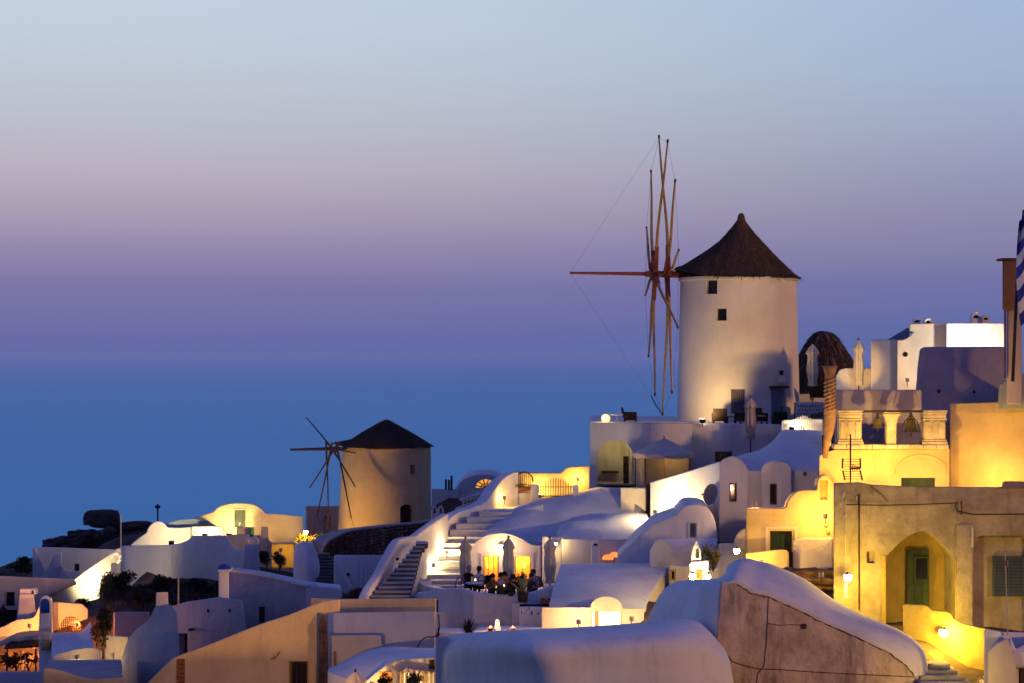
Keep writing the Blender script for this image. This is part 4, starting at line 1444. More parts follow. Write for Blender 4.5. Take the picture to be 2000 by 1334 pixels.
rock('boulder', P(200, 1014, 125), (1.22, 1.0, .68), ROCK, 'large dark flat topped boulder perched on the ridge', 9, rough=.15)
for i, (x, y, rx, rz, lb_) in enumerate([(130, 1058, .9, .35, 'low dark rock on the slope left of the boulder'), (165, 1046, 1.1, .4, 'dark rock just below the left end of the boulder'),
                                      (268, 1028, 1.3, .34, 'rock outcrop on the ridge just behind the chapel'), (232, 1042, 1.0, .6, 'dark rock under the right end of the boulder'),
                                      (105, 1062, .7, .35, 'lowest dark rock at the left end of the slope')]):
    rock('rock', P(x, y, 124.5 + i * .3), (rx, .8, rz), ROCK, lb_, 10 + i)
rnd = random.Random(5)
for i in range(46):
    x = rnd.uniform(92, 290)
    y = 1068 - (1 - abs(x - 205) / 120) * 34 + rnd.uniform(-2, 16)
    if i == 0:
        RUB = []
    RUB.append((P(x, y, 122.5 + rnd.uniform(0, 2)), rnd.uniform(.14, .42)))
g = G()
for c, r_ in RUB:
    b = len(g.v)
    bm = bmesh.new()
    bmesh.ops.create_icosphere(bm, subdivisions=1, radius=1)
    g.add([c + Vector((q.co.x * r_ * rnd.uniform(.8, 1.5), q.co.y * r_, q.co.z * r_ * rnd.uniform(.5, .9))) for q in bm.verts], [tuple(q.index for q in w.verts) for w in bm.faces])
    bm.free()
tag(g.build('rubble', ROCK, smooth=False), 'loose dark rubble strewn over the ridge slope', 'rubble', kind='stuff')

dh = empty('dark_house', P(150, 1135, 113), 'flat roofed house in shade below the rocky ridge', 'house')
dw = prism('wall', WHITE, Pl(113), [(65, 1068), (110, 1069), (236, 1074)], 6, 1160, dh)
cut(dw, Pl(113), (144, 1101, 155, 1118), .3)
window(dh, Pl(113), 144, 1101, 155, 1118, .2, TEAL)
prism('side_wall', WHITE, Pl(111.8), [(64, 1070), (70, 1068), (88, 1118)], .5, 1140, dh)
prism('buttress', WHITE, Pl(111), [(78, 1133), (98, 1100), (104, 1086), (120, 1076), (121, 1133)], .8, 1150, dh)
prism('low_wall', WHITE, Pl(110.8), [(118, 1118), (121, 1104), (128, 1112), (146, 1116), (160, 1114)], .4, 1150, dh)
bush(P(40, 1118, 118), (.75, .6, .55), 'dark bush at the far left below the ridge', LEAFD, 260, .13)
pol = empty('pole', P(236, 1098, 105), 'slim white pole standing at the top of the lit slanting wall', 'pole')
G().tube([P(236, 1096, 105), P(236, 1008, 105)], .035, 8).build('shaft', WHITEM, pol)
G().rev(P(236, 1007, 105), [(.05, -.03), (.06, .02), (.01, .07)], 8).build('cap', WHITEM, pol)

# slanting lit wall
lw = prism('slanting_wall', WHITE2, Pl(86, 100, 240, 103.5), [(88, 1165), (98, 1157), (118, 1147), (144, 1132), (180, 1106), (205, 1089), (228, 1072), (236, 1070), (237, 1096), (217, 1100), (216, 1130)], .5, 1195, None, bevel=.05)
tag(lw, 'slanting white wall glowing brightly at the left edge of the earth slope', 'wall')
sc_ = [P(226 + 9 * math.cos(a) * (1 - .09 * a), 1088 - 9 * math.sin(a) * (1 - .09 * a), 102.6) for a in [R(-80) + R(24) * i for i in range(13)]]
G().tube(sc_, .09, 8).build('scroll', WHITE2, lw)
floodlight(P(205, 1144, 101.0), P(190, 1120, 102.6), 'floodlight at the foot of the slanting bright wall', 380, WRM, 150)

# ------------------------------------------------------------------ big vaulted roof above the restaurant
vr = mound('vaulted_hall', WHITE, [
    [(922, 1066, 89.75), (960, 1062, 89.75), (1010, 1060, 89.75), (1058, 1060, 89.75), (1092, 1056, 89.75), (1140, 1055, 89.8), (1215, 1055, 89.8)],
    [(930, 1052, 90.1), (965, 1040, 90.2), (1010, 1035, 90.4), (1058, 1036, 90.5), (1092, 1036, 90.5), (1140, 1036, 90.7), (1225, 1036, 90.7)],
    [(950, 1034, 91.5), (982, 1013, 92), (1025, 1002, 92.5), (1065, 1000, 93), (1100, 1000, 93), (1150, 1000, 93.5), (1240, 1010, 93.5)],
    [(975, 1016, 94), (1000, 996, 94.8), (1035, 979.5, 95.4), (1071, 972, 96), (1128, 962.5, 96.5), (1182, 953, 97), (1258, 990, 96.5)],
    [(985, 1040, 98), (1005, 1020, 98.5), (1040, 990, 99), (1080, 985, 99.5), (1128, 975, 100), (1185, 968, 100.5), (1258, 1010, 99.5)]], -12, None, 6, 6)
tag(vr, 'broad smooth white vault rising behind the restaurant front', 'vault')
va = mound('vaulted_annex', WHITE, [
    [(1086, 1051.5, 87.4), (1110, 1052, 87.4), (1160, 1052.5, 87.4), (1200, 1053, 87.4), (1240, 1053, 87.4), (1268, 1053, 87.4)],
    [(1089, 1040, 88.2), (1112, 1032, 88.4), (1160, 1030, 88.4), (1200, 1026, 88.6), (1240, 1022, 88.8), (1270, 1024, 89)],
    [(1094, 1026, 90), (1114, 1019, 90.4), (1160, 1014, 90.6), (1190, 1006, 90.8), (1225, 1001, 91), (1262, 1003, 91.2)],
    [(1098, 1034, 92.5), (1118, 1028, 93), (1160, 1022, 93), (1190, 1014, 93), (1225, 1010, 93.2), (1262, 1012, 93.4)]], -12.2, None, 5, 5)
tag(va, 'smaller swelling white vault with a plain wall, floodlit at its right end', 'house')
g = G()
g.tube([P(1145, 1053, 87.0), P(1152, 1097, 86.9)], .03, 6)
g.tube([P(1152, 1097, 86.9), P(1166, 1076, 86.9), P(1168, 1064, 86.9)], .03, 6)
hr = g.build('handrail', WHITEM, None)
tag(hr, 'bent white handrail pipe on the plain vault wall', 'railing')
chimney(1163, 1086, 86.4, .34, .45, 'small white chimney by the bent handrail', WHITE2)
for i, (x, y) in enumerate(((1187, 1090), (1200, 1085))):
    lp = empty('glowing_parasol', P(x, 1100, 86.2), ('lower', 'upper')[i] + ' of two glowing orange shades beside the vault wall', 'lamp', 'glowing orange shades')
    c = P(x, y, 86.2)
    prof = [(.02, .16), (.12, .14), (.22, .06), (.25, -.04), (.23, -.06), (.02, .0)]
    G().rev(c, prof, 18, cap=False).build('shade', BULBO, lp)
    G().tube([P(x, 1104, 86.2), c + Vector((0, 0, .16))], .015, 6).build('stem', IRON, lp)
# plaster bits between vault and terrace block
nb = prism('low_block', WHITE, Pl(96.5), [(1170, 953), (1213, 953), (1262, 952)], .5, 1000, None)
tag(nb, 'low white kerb wall below the shaded arch of the terrace block', 'wall')
t1 = prism('gable_end', CREAM, Pl(94.5), [(1212, 952), (1262, 953), (1262, 1000), (1240, 984)], .5, 1010, None)
tag(t1, 'small cream triangular gable beside the bright slanting wall', 'wall')
t2 = prism('dark_post', WOODD, Pl(95.5), [(1262, 946), (1270, 946)], .4, 1000, None)
tag(t2, 'dark post at the upper end of the bright slanting wall', 'post')

# ------------------------------------------------------------------ restaurant terrace
RD = 88.0
rpl = Pl(RD)
rs = empty('restaurant', P(1000, 1165, RD), 'pink white restaurant front with a rolling gable and two glowing doorways', 'restaurant')
ftop = cr([(908, 1075), (920.8, 1068), (935, 1055.5), (951, 1046.6), (975.6, 1042), (994.7, 1044), (1017.6, 1053), (1033, 1062), (1043, 1065.7), (1057, 1066)], 4)
fw = prism('wall', WHITE2, rpl, ftop, 1.6, 1185, rs, bevel=.06)
pier = prism('pier', WHITE2, Pl(87.3), [(1059, 1047), (1097, 1050)], 1.4, 1185, rs)
prism('side_wall', WHITE, Pl(86.9), [(1097, 1052), (1218, 1053)], .5, 1140, rs)
g = G()
for i in range(len(ftop) - 1):
    (xa, ya), (xb, yb) = ftop[i], ftop[i + 1]
    g.hexa([rpl.p(xa, ya + 2.2, .07), rpl.p(xb, yb + 2.2, .07), rpl.p(xb, yb - .6, .07), rpl.p(xa, ya - .6, .07)],
           [rpl.p(xa, ya + 2.2, -.1), rpl.p(xb, yb + 2.2, -.1), rpl.p(xb, yb - .6, -.1), rpl.p(xa, ya - .6, -.1)])
g.build('moulding', WHITE2, rs, smooth=False)
for k, (a, b_) in enumerate(((944, 974), (1005.5, 1037))):
    cut(fw, rpl, (a, 1086, b_, 1175), 1.2)
    surround(rs, rpl, a, 1086, b_, 1150, 5, .05, WHITE2)
    fr = window(rs, rpl, a, 1086, b_, 1170, .25, WOODO, LITORANGE, nx=3 if k == 0 else 2, ny=1, fw=.045, name='glazed_door')
    ch = [c for c in fr.children if c.name.startswith('pane')][0]
    bpy.data.objects.remove(ch, do_unlink=True)
    G().wbox(rpl, a + 1, 1088, b_ - 1, 1150, -1.19, -1.15).build('inner_wall', mat('ochre_interior', (.62, .40, .16), (.5, .3, .1), bump=0), rs, smooth=False)
    G().wbox(rpl, a + 4 + 10 * k, 1104, a + 11 + 10 * k, 1116, -1.14, -1.11).build('picture', CREAM, rs, smooth=False)
    point_light(rs, rpl.p((a + b_) / 2 + 4 - 6 * k, 1098, -.7), 75, (1, .42, .07), .05)
surround(rs, rpl, 936, 1080, 1043, 1150, 1.2, .03, WHITE2)
wall_lamp(P(979, 1067, 87.4), 'bare lamp glowing high on the restaurant front', 95, (1, .56, .27), BULBW, .09)
wall_lamp(P(1086, 1062, 86.6), 'small lamp on the pier behind the third furled parasol', 36, YEL, BULBY, .045)
G().wbox(rpl, 1087, 1073, 1098, 1120, .6, .64).build('notice_board', CREAM, rs, smooth=False)
# terrace floor and front parapet
FLZ = -10.25


def FY(D):
    return HZ - FLZ * F / D


tf = mound('terrace', WHITE, [
    [(x, FY(78.8), 78.8) for x in (812, 860, 930, 1000, 1060, 1120)],
    [(x, FY(83), 83) for x in (812, 860, 930, 1000, 1060, 1120)],
    [(x, FY(87.8), 87.8) for x in (820, 860, 930, 1000, 1060, 1120)]], -14, None, 3, 2)
tag(tf, 'restaurant terrace platform behind the sagging parapet', 'terrace')
pt = cr([(806, 1160, 80.6), (850, 1152, 79.4), (897, 1150, 79.0), (921, 1156, 78.8), (969, 1162.5, 78.6), (1007, 1162.5, 78.6), (1039, 1158.7, 78.8), (1079, 1147, 79.2), (1100, 1140, 79.6)], 4)
pw = ribbon_wall('terrace_parapet', WHITE, pt, .4, -15.0, None, bevel=.08)
tag(pw, 'thick white parapet with a sagging top in front of the diners', 'wall')
G().tube([P(854, 1172, 78.9), P(854, 1205, 78.9), P(857, 1235, 78.8), P(852, 1262, 78.7)], .035, 6).build('drain_pipe', WIRE, pw)

closed_umbrella(909, 1052, 1140, 84.4, 'leftmost of three furled parasols on the restaurant terrace', CANVAS, .52, 'furled restaurant parasols', pole_to=FY(84.4))
closed_umbrella(993, 1050, 1138, 84.0, 'middle furled parasol, right before the bare lamp', CANVAS, .52, 'furled restaurant parasols', pole_to=FY(84.0))
closed_umbrella(1074, 1051, 1140, 83.4, 'rightmost furled parasol, in front of the restaurant pier', CANVAS, .52, 'furled restaurant parasols', pole_to=FY(83.4))


def bistro_chair(px, pyb, D, label, face=0.0):
    c = P(px, pyb, D)
    t = empty('bistro_chair', c, label, 'chair', 'iron bistro chairs on the restaurant terrace')
    G().rev(Vector((0, 0, .43)), [(.02, 0), (.2, 0), (.21, .02), (.2, .04), (.02, .04)], 16).build('seat', IRON, t)
    for a in (45, 135, 225, 315):
        x, y = .16 * math.cos(R(a)), .16 * math.sin(R(a))
        G().tube([(x, y, .43), (x * 1.35, y * 1.35, 0)], .014, 6).build('leg', IRON, t)
    ar = [(-.2 * math.cos(math.pi * i / 10), .2, .45 + .45 * math.sin(math.pi * i / 10) + (.1 if 0 < i < 10 else 0)) for i in range(11)]
    G().tube(ar, .016, 6).build('back_hoop', IRON, t)
    sp = [(.09 * math.cos(a) * (a / 9), .2, .72 + .09 * math.sin(a) * (a / 9)) for a in [i * .55 for i in range(17)]]
    G().tube(sp, .011, 5).build('back_scroll', IRON, t)
    for ch in t.children:
        ch.location = WLOC[ch.name]
    t.rotation_euler = (0, 0, face)
    return t


bistro_chair(899, FY(82.6), 82.6, 'empty scrolled iron chair at the left end of the terrace', R(180))
bistro_chair(1054, FY(81.5), 81.5, 'empty scrolled iron chair left of the third furled parasol', R(170))


def person(px, pyb, D, label, face, shirt, pants, hair, arm=.2, lean=.1, hs=1.0):
    """seated figure grown from a skeleton as one skin; hair is a part of its own"""
    c = P(px, pyb, D)
    V, E, RR = [], [], []

    def j(p, r):
        V.append(p)
        RR.append(r)
        return len(V) - 1

    pel = j((0, 0, .48), (.16, .12))
    wst = j((0, -lean * .1, .66), (.14, .10))
    che = j((0, -lean * .4, .87), (.17, .115))
    nec = j((0, -lean * .7, 1.04), (.06, .06))
    h0 = j((0, -lean * .9 - .02, 1.14), (.082, .092))
    h1 = j((0, -lean - .02, 1.24), (.084, .098))
    E += [(pel, wst), (wst, che), (che, nec), (nec, h0), (h0, h1)]
    for s in (-1, 1):
        sh = j((s * .17, -lean * .5, .98), (.06, .06))
        el = j((s * .25, -.10 - arm * .4, .76), (.042, .042))
        wr = j((s * .17, -.30 - arm * .3, .74 + arm * .3), (.032, .03))
        ha = j((s * .14, -.37 - arm * .3, .75 + arm * .4), (.04, .025))
        E += [(che, sh), (sh, el), (el, wr), (wr, ha)]
        hi = j((s * .09, -.03, .46), (.10, .09))
        kn = j((s * .12, -.42, .48), (.065, .065))
        an = j((s * .12, -.44, .10), (.042, .042))
        fo = j((s * .12, -.58, .05), (.045, .035))
        E += [(pel, hi), (hi, kn), (kn, an), (an, fo)]
    me = bpy.data.meshes.new('person')
    me.from_pydata(V, E, [])
    ob = bpy.data.objects.new('body', me)
    COL.objects.link(ob)
    md = ob.modifiers.new('skin', 'SKIN')
    for i, r_ in enumerate(RR):
        me.skin_vertices[0].data[i].radius = r_
    me.skin_vertices[0].data[0].use_root = True
    md.use_smooth_shade = True
    ss = ob.modifiers.new('sub', 'SUBSURF')
    ss.levels = ss.render_levels = 2
    dg_ = bpy.context.evaluated_depsgraph_get()
    m2_ = bpy.data.meshes.new_from_object(ob.evaluated_get(dg_), depsgraph=dg_)
    bpy.data.objects.remove(ob, do_unlink=True)
    t = empty('person', c, label, 'person')
    m2_.materials.clear()
    for mm in (shirt, pants, SKIN):
        m2_.materials.append(mm)
    for p in m2_.polygons:
        q = p.center
        k = 0
        if q.z > 1.045 or (q.y < -.28 and q.z > .66):
            k = 2
        elif q.z < .60 and (q.z < .56 or q.y < -.15):
            k = 1
        p.material_index = k
        p.use_smooth = True
    body_ = bpy.data.objects.new('body', m2_)
    COL.objects.link(body_)
    body_.parent = t
    WLOC[body_.name] = c
    hc = Vector((0, -lean + .012, 1.235))
    vs, fs = [], []
    bm = bmesh.new()
    bmesh.ops.create_icosphere(bm, subdivisions=3, radius=1)
    for q in bm.verts:
        d = q.co.copy()
        k = 1.06 + .05 * noise.noise(d * 3)
        z = d.z
        if d.y < -.2 and d.z < .35:
            k *= .82
        vs.append(hc + Vector((d.x * .104 * k, d.y * .116 * k, max(z, -.75 * hs) * .118 * k)))
    fs = [tuple(q.index for q in w.verts) for w in bm.faces]
    bm.free()
    hm = mk('hair', vs, fs, hair, t)
    hm.location = WLOC[hm.name]
    t.rotation_euler = (0, 0, face)
    return t


DINERS = [(914, 83.6, 'diner in dark clothes seated at the left end of the terrace', 150, CL_DARK, CL_DARK, HAIRG, .1),
          (938, 83.2, 'diner in a pale lilac white shirt seated with back half turned', 200, CL_WHITE, CL_DARK, HAIR, .16),
          (960, 80.6, 'diner in brown seated low between the white shirt and the succulent', 20, CL_BROWN, CL_DARK, HAIR, .14),
          (975, 81.0, 'diner with dark hair seated behind the green succulent', 60, CL_LILAC, CL_DARK, HAIR, .1),
          (988, 81.3, 'diner in an orange top below the middle furled parasol', -30, CL_ORANGE, CL_DARK, HAIR, .1),
          (1001, 80.3, 'diner in black seated left of the agave pot', 150, CL_DARK, CL_DARK, HAIR, .05),
          (1034, 80.8, 'dark haired diner in brown seated right of the agave pot', 60, CL_BROWN, CL_DARK, HAIR, .12),
          (1043, 82.2, 'diner in lilac half hidden at the right of the terrace', -20, CL_LILAC, CL_DARK, HAIR, .1)]
for x, D, lb_, an_, sh_, pa_, ha_, le_ in DINERS:
    person(x, FY(D), D, lb_, R(an_), sh_, pa_, ha_, lean=le_)
    bistro_chair(x, FY(D), D, 'iron chair carrying the ' + lb_.split(' seated')[0].split(' below')[0].split(' half')[0] + (' left of the agave' if 'black' in lb_ else ' at right' if 'half hidden' in lb_ else ' by the agave' if 'right of the agave' in lb_ else ''), R(an_))
for i, (x, D, lb_) in enumerate(((926, 82.6, 'round dining table by the diner in the lilac white shirt'), (982, 80.4, 'round dining table behind the green succulent'), (1018, 81.4, 'round dining table behind the agave pot'))):
    c = P(x, FY(D), D)
    t = empty('dining_table', c, lb_, 'table', 'restaurant tables')
    G().rev(c + Vector((0, 0, .72)), [(.02, -.03), (.36, -.03), (.38, 0), (.36, .02), (.02, .02)], 24).build('table_top', CL_WHITE if i == 0 else WOODD, t)
    G().tube([c, c + Vector((0, 0, .7))], .035, 8).build('leg', IRON, t)
    G().rev(c, [(.24, 0), (.24, .03), (.05, .06)], 16).build('base', IRON, t)
    cd = empty('candle', c + Vector((.05, 0, .74)), 'small candle burning on the ' + lb_, 'candle', 'table candles')
    G().tube([c + Vector((.05, 0, .742)), c + Vector((.05, 0, .83))], .028, 10).build('wax', BULBY if False else WHITEM, cd)
    G().rev(c + Vector((.05, 0, .83)), [(.004, 0), (.014, .02), (.010, .045), (.002, .07)], 8).build('flame', BULBY, cd)


def spiky(px, pyb, D, label, m, n, ln, wid, spread, name='agave', pot=None, potsize=(.25, .4), cat='plant', potm=POT, seed=0):
    c = P(px, pyb, D)
    t = empty(name, c, label, cat)
    rnd = random.Random(seed)
    h0 = 0
    if pot:
        w, h = potsize
        G().rev(c, [(w * .78, 0), (w, h * .92), (w * 1.08, h * .92), (w * 1.08, h), (w * .9, h), (w * .88, h * .9)], 20).build('pot', potm, t)
        h0 = h * .9
    for i in range(n):
        a = 2 * math.pi * i / n * 2.618 + rnd.uniform(-.2, .2)
        el = R(rnd.uniform(*spread))
        L = ln * rnd.uniform(.75, 1.1)
        d = Vector((math.cos(a) * math.cos(el), math.sin(a) * math.cos(el), math.sin(el)))
        s = Vector((-math.sin(a), math.cos(a), 0))
        up = s.cross(d)
        v = []
        st = [(0, .5), (.3, .95), (.6, .8), (.85, .4), (1, .03)]
        for u, w in st:
            p = c + Vector((0, 0, h0)) + d * L * u + Vector((0, 0, -.12 * L * u * u))
            v += [p - s * wid * w + up * wid * .35 * w, p - up * wid * .2 * w, p + s * wid * w + up * wid * .35 * w]
        f = []
        for k in range(4):
            f += [(k * 3, k * 3 + 1, k * 3 + 4, k * 3 + 3), (k * 3 + 1, k * 3 + 2, k * 3 + 5, k * 3 + 4)]
        mk('leaf', v, f, m, t, recalc=False)
    return t


spiky(1021, 1176, 77.6, 'potted agave with long pale leaves before the sagging parapet', AGAVE, 13, .78, .075, (42, 85), 'agave', True, (.23, .40), seed=3)
spiky(977, 1160, 78.5, 'squat green succulent rosette on the sagging parapet', LEAFY, 22, .34, .06, (15, 80), 'succulent', True, (.14, .12), seed=5)
spiky(998, 1164, 78.6, 'slim spiky plant between the succulent and the agave', LEAFD, 10, .62, .025, (55, 86), 'spiky_plant', True, (.12, .12), seed=6)
bush(P(1012, 1152, 82.8), (.5, .3, .45), 'feathery plant silhouetted in the second glowing doorway', LEAFD, 120, .10, 'plant', 'feathery_plant')
bush(P(1049, 1148, 84.2), (.28, .2, .34), 'thin twiggy plant beside the second glowing doorway', LEAFY, 60, .09, 'plant', 'twiggy_plant')
bush(P(955, 1150, 84.0), (.4, .3, .36), 'dark shrub at the left glowing doorway', LEAFD, 100, .10, 'plant', 'shrub')
bx_ = empty('planter_box', P(1066, 1186, 77.6), 'terracotta planter box at the right end of the parapet', 'planter')
G().wbox(Pl(77.6), 1055, 1171, 1076, 1186, -.3, 0).build('trough', TERRA, bx_, bevel=.02)
G().wbox(Pl(77.6), 1056.5, 1170.4, 1074.5, 1171.2, -.28, -.02).build('soil', EARTH, bx_, smooth=False)
spiky(1066, 1172, 77.5, 'pale grassy plant in the terracotta planter box', CREAM, 26, .30, .012, (50, 88), 'grass_tuft', None, seed=8)
for y in (1190,):
    lw_ = prism('planter_shelf', WHITE, Pl(77.9), [(1000, 1178), (1030, 1176), (1075, 1186), (1080, 1186)], .9, 1260, None)
    tag(lw_, 'white shelf carrying the agave pot and planter box', 'ledge')
# pierced ornamental wall
ow = empty('pierced_wall', P(1043, 1240, 76.9), 'low white wall pierced with small dark slots below the planter box', 'wall')
oww = prism('wall', WHITE2, Pl(76.9), [(1014, 1185), (1040, 1184), (1074, 1186)], .25, 1245, ow)
for (x, y, w, h) in ((1019, 1196, 1.6, 3.2), (1025, 1198, 1.2, 1.8), (1029, 1192, 1.2, 1.8), (1033, 1188.5, 2, 2.4), (1039, 1198, 2, 6), (1034, 1200, 1.1, 1.6), (1051, 1199, 1.7, 4.6), (1055, 1192, 1.2, 2.2), (1068, 1203, 2.4, 3.8), (1061, 1194, 1.2, 2)):
    cut(oww, Pl(76.9), [(x - w, y), (x, y - h), (x + w, y), (x, y + h)], .5)
G().wbox(Pl(76.9), 1015, 1184, 1073, 1240, -.6, -.45).build('backing', BLACK, ow, smooth=False)
# yard in front: low stepped wall, bush, pots
yd = mound('yard_wall', WHITE, [
    [(858, 1236, 74.5), (900, 1236, 74.5), (950, 1232, 74.5), (1000, 1232, 74.5), (1062, 1230, 74.5)],
    [(858, 1226, 76.5), (900, 1226, 76.5), (950, 1224, 76.5), (1000, 1222, 76.5), (1062, 1222, 76.5)]], -14, None, 2, 1)
tag(yd, 'small white yard below the terrace parapet', 'yard')
spiky(915, 1243, 73.4, 'dark reddish upright bush in the small white yard', mat('leaf_purple', (.08, .04, .03), (.045, .024, .02), scale=5, bump=0), 60, .78, .022, (45, 88), 'upright_bush', None, seed=12)
for i, (x, y, s, lb_) in enumerate(((958, 1229, .11, 'tiny lit pot lamp near the dark reddish bush'), (1002, 1229, .10, 'tiny lit pot lamp near the pierced wall'))):
    t = empty('pot_lamp', P(x, y, 74.2), lb_, 'lamp', 'tiny pot lamps')
    c = P(x, y, 74.2)
    G().rev(c, [(s * .6, -.1), (s, .04), (s * 1.3, .05), (s * .5, .06)], 12).build('pot', TERRA, t)
    G().rev(c + Vector((0, 0, .065)), [(s * .3, 0), (s * .5, .03), (.004, .06)], 10).build('bulb', mat('dim_bulb', (.9, .6, .3), bump=0, emit=(1, .55, .2), estr=1.5), t)
    point_light(t, c + Vector((0, -.1, .25)), 28, (1, .5, .25))
pk = prism('finial_block', WHITE2, Pl(74.3), [(966, 1228)] + arc(968, 975, 1214, 1209, 6) + [(978, 1228)], .25, 1240, None)
tag(pk, 'little white rounded post in the small yard', 'post')

# ------------------------------------------------------------------ low vaulted house with the glowing arch
eh = empty('vaulted_house', P(1170, 1240, 76), 'low vaulted white house with a glowing arched doorway', 'house')
mound('roof', WHITE, [
    [(1072, 1186, 76.0), (1110, 1186, 76), (1154, 1186, 76), (1184, 1186.5, 76), (1215, 1187.5, 76), (1262, 1190, 76)],
    [(1076, 1168, 76.8), (1112, 1164, 76.8), (1156, 1162, 76.8), (1186, 1162, 76.8), (1216, 1164, 76.8), (1266, 1168, 77)],
    [(1086, 1130, 79.5), (1118, 1126, 79.6), (1160, 1124, 79.6), (1190, 1124, 79.6), (1222, 1124, 79.6), (1292, 1126, 79.8)],
    [(1095, 1103, 83), (1125, 1101.5, 83), (1165, 1101, 83), (1195, 1100.5, 83), (1228, 1100.5, 83), (1309, 1100, 83)],
    [(1096, 1104, 86), (1125, 1103, 86), (1165, 1103, 86), (1195, 1103, 86), (1228, 1103, 86), (1309, 1103, 86)]], -12.5, eh, 4, 4)
epl = Pl(75.6)
ew = prism('wall', CREAM, epl, [(1058, 1190), (1072, 1185.5), (1152, 1186.5)] + arc(1153, 1215, 1187, 1165, 12) + [(1215, 1188), (1258, 1190.5)], .5, 1245, eh, bevel=.04)
cut(ew, epl, (1154, 1193, 1214, 1232), 1.2)
fr = window(eh, epl, 1154, 1193, 1214, 1232, .1, WHITEM, LITWIN, nx=4, fw=.05)
G().wbox(epl, 1161.5, 1194, 1169, 1231, -.08, -.055).build('shutter', CUSHY, fr, smooth=False)
G().wbox(epl, 1058, 1186.5, 1153, 1188.5, -.1, .08).build('cornice', CREAM, eh, smooth=False)
G().wbox(epl, 1215, 1189, 1259, 1191, -.1, .08).build('cornice', CREAM, eh, smooth=False)
washer(P(1130, 1214, 74.3), 'hidden lamp washing the wall beside the glowing arch', 210, (1, .58, .24))
washer(P(1233, 1208, 74.4), 'small lamp under the right eave by the glowing arch', 75, (1, .58, .24))

# ------------------------------------------------------------------ twin gabled house with the bright slanting wall
bh = empty('gabled_house', P(1500, 1000, 88), 'white house with two rounded gables and slim windows below the mill', 'house')
gp = [(1404, 905)] + cr([(1412, 897), (1424, 892), (1434, 891), (1446, 897), (1456, 908), (1462, 921)], 3)
gpl = Pl(87.2)
ga = prism('gable', WHITE, gpl, gp, 5, 1060, bh, bevel=.06)
cut(ga, gpl, (1424.6, 943.5, 1439, 980), .3)
window(bh, gpl, 1424.6, 943.5, 1439, 980, .2, WOODD)
slw = prism('slanting_wall', WHITE2, Pl(1270, 92.5, 1406, 87.6), [(1270, 942), (1330, 925), (1406, 901)], .5, 1060, bh, bevel=.05)
mpl = Pl(88)
mw = prism('wall', WHITE, mpl, [(1460, 919), (1488, 919), (1600, 917)], 1.0, 1060, bh)
cut(mw, mpl, (1554, 935, 1583, 965), .3)
window(bh, mpl, 1554, 935, 1583, 965, .2, WOODD, nx=2)
hole(bh, mpl, 1572, 925.5, 4.2, m=mat('vent_grey', (.2, .15, .16), bump=0))
dpl = Pl(87.5)
dm = prism('dormer', WHITE, dpl, [(1487, 990)] + arc(1487, 1546, 918, 900, 14) + [(1546, 990)], 3, 1050, bh, bevel=.05, flat=True)
cut(dm, dpl, (1503.7, 944.7, 1518, 986), .3)
window(bh, dpl, 1503.7, 944.7, 1518, 986, .2, WOODD)
surround(bh, dpl, 1501, 942, 1526, 988, 2, .05, WHITE, True)
G().wbox(dpl, 1484, 988, 1550, 992, -.1, .12).build('ledge', WHITE, bh, bevel=.02)
mound('roof', WHITE, [
    [(1434, 898, 88.1), (1462, 920, 88.1), (1488, 919, 88.1), (1520, 918, 88.1), (1546, 918, 88.1), (1575, 917.5, 88.1), (1602, 917, 88.1)],
    [(1436, 893, 89.5), (1465, 900, 89.5), (1490, 897, 89.5), (1520, 894, 89.5), (1546, 892, 89.5), (1575, 890, 89.5), (1602, 888, 89.5)],
    [(1442, 890, 92), (1474, 884, 92), (1500, 871, 92), (1524, 861, 92), (1548, 858, 92), (1576, 856, 92), (1604, 856, 92)],
    [(1448, 888, 95), (1480, 880, 95), (1508, 864, 95), (1526, 842, 95), (1548, 840, 95), (1576, 840, 95), (1605, 842, 95)],
    [(1450, 890, 98), (1480, 882, 98), (1510, 866, 98), (1528, 846, 98), (1548, 844, 98), (1576, 844, 98), (1605, 846, 98)]], -7.5, bh, 3, 4)
floodlight(P(1284, 1016, 90.0), P(1300, 975, 91.8), 'strong floodlight hidden behind the vault at the bright slanting wall', 760, (1, .68, .29), 160)
washer(P(1279, 1000, 88.9), 'lamp low beside the bright slanting wall, lighting the vault end', 520, WRM)
washer(P(1474, 984, 82.6), 'added fill lamp on the yellow house roof facing the gables', 200, (1, .55, .3))  # added lamp, stands in for street glow missing on the gables
# dish
dsh = empty('satellite_dish', P(1392, 990, 86.8), 'grey satellite dish on the white gable', 'satellite dish')
c = P(1391, 966, 86.8)
ax_ = Vector((-.80, -.55, .22)).normalized()
u_ = ax_.cross(Vector((0, 0, 1))).normalized()
w_ = u_.cross(ax_)
rings = []
for r_, dpt in ((.03, .0), (.2, .02), (.36, .06), (.46, .11), (.47, .10), (.36, .04), (.2, -.01), (.03, -.03)):
    rings.append([c + ax_ * dpt + (u_ * math.cos(2 * math.pi * k / 24) + w_ * math.sin(2 * math.pi * k / 24)) * r_ for k in range(24)])
v, f = loft(rings)
mk('reflector', v, f, mat('dish_grey', (.16, .15, .17), (.13, .12, .14), bump=0, rough=.5), dsh)
lnb = c + ax_ * .5 - w_ * .1
G().tube([c - w_ * .42 + ax_ * .08, lnb], .018, 6).build('feed_arm', GALV, dsh)
G().tube([lnb - ax_ * .06, lnb + ax_ * .08], .05, 10).build('feed_horn', GALV, dsh)
G().tube([c - ax_ * .02, c - ax_ * .2, P(1393, 992, 86.9)], .03, 8).build('mast', GALV, dsh)
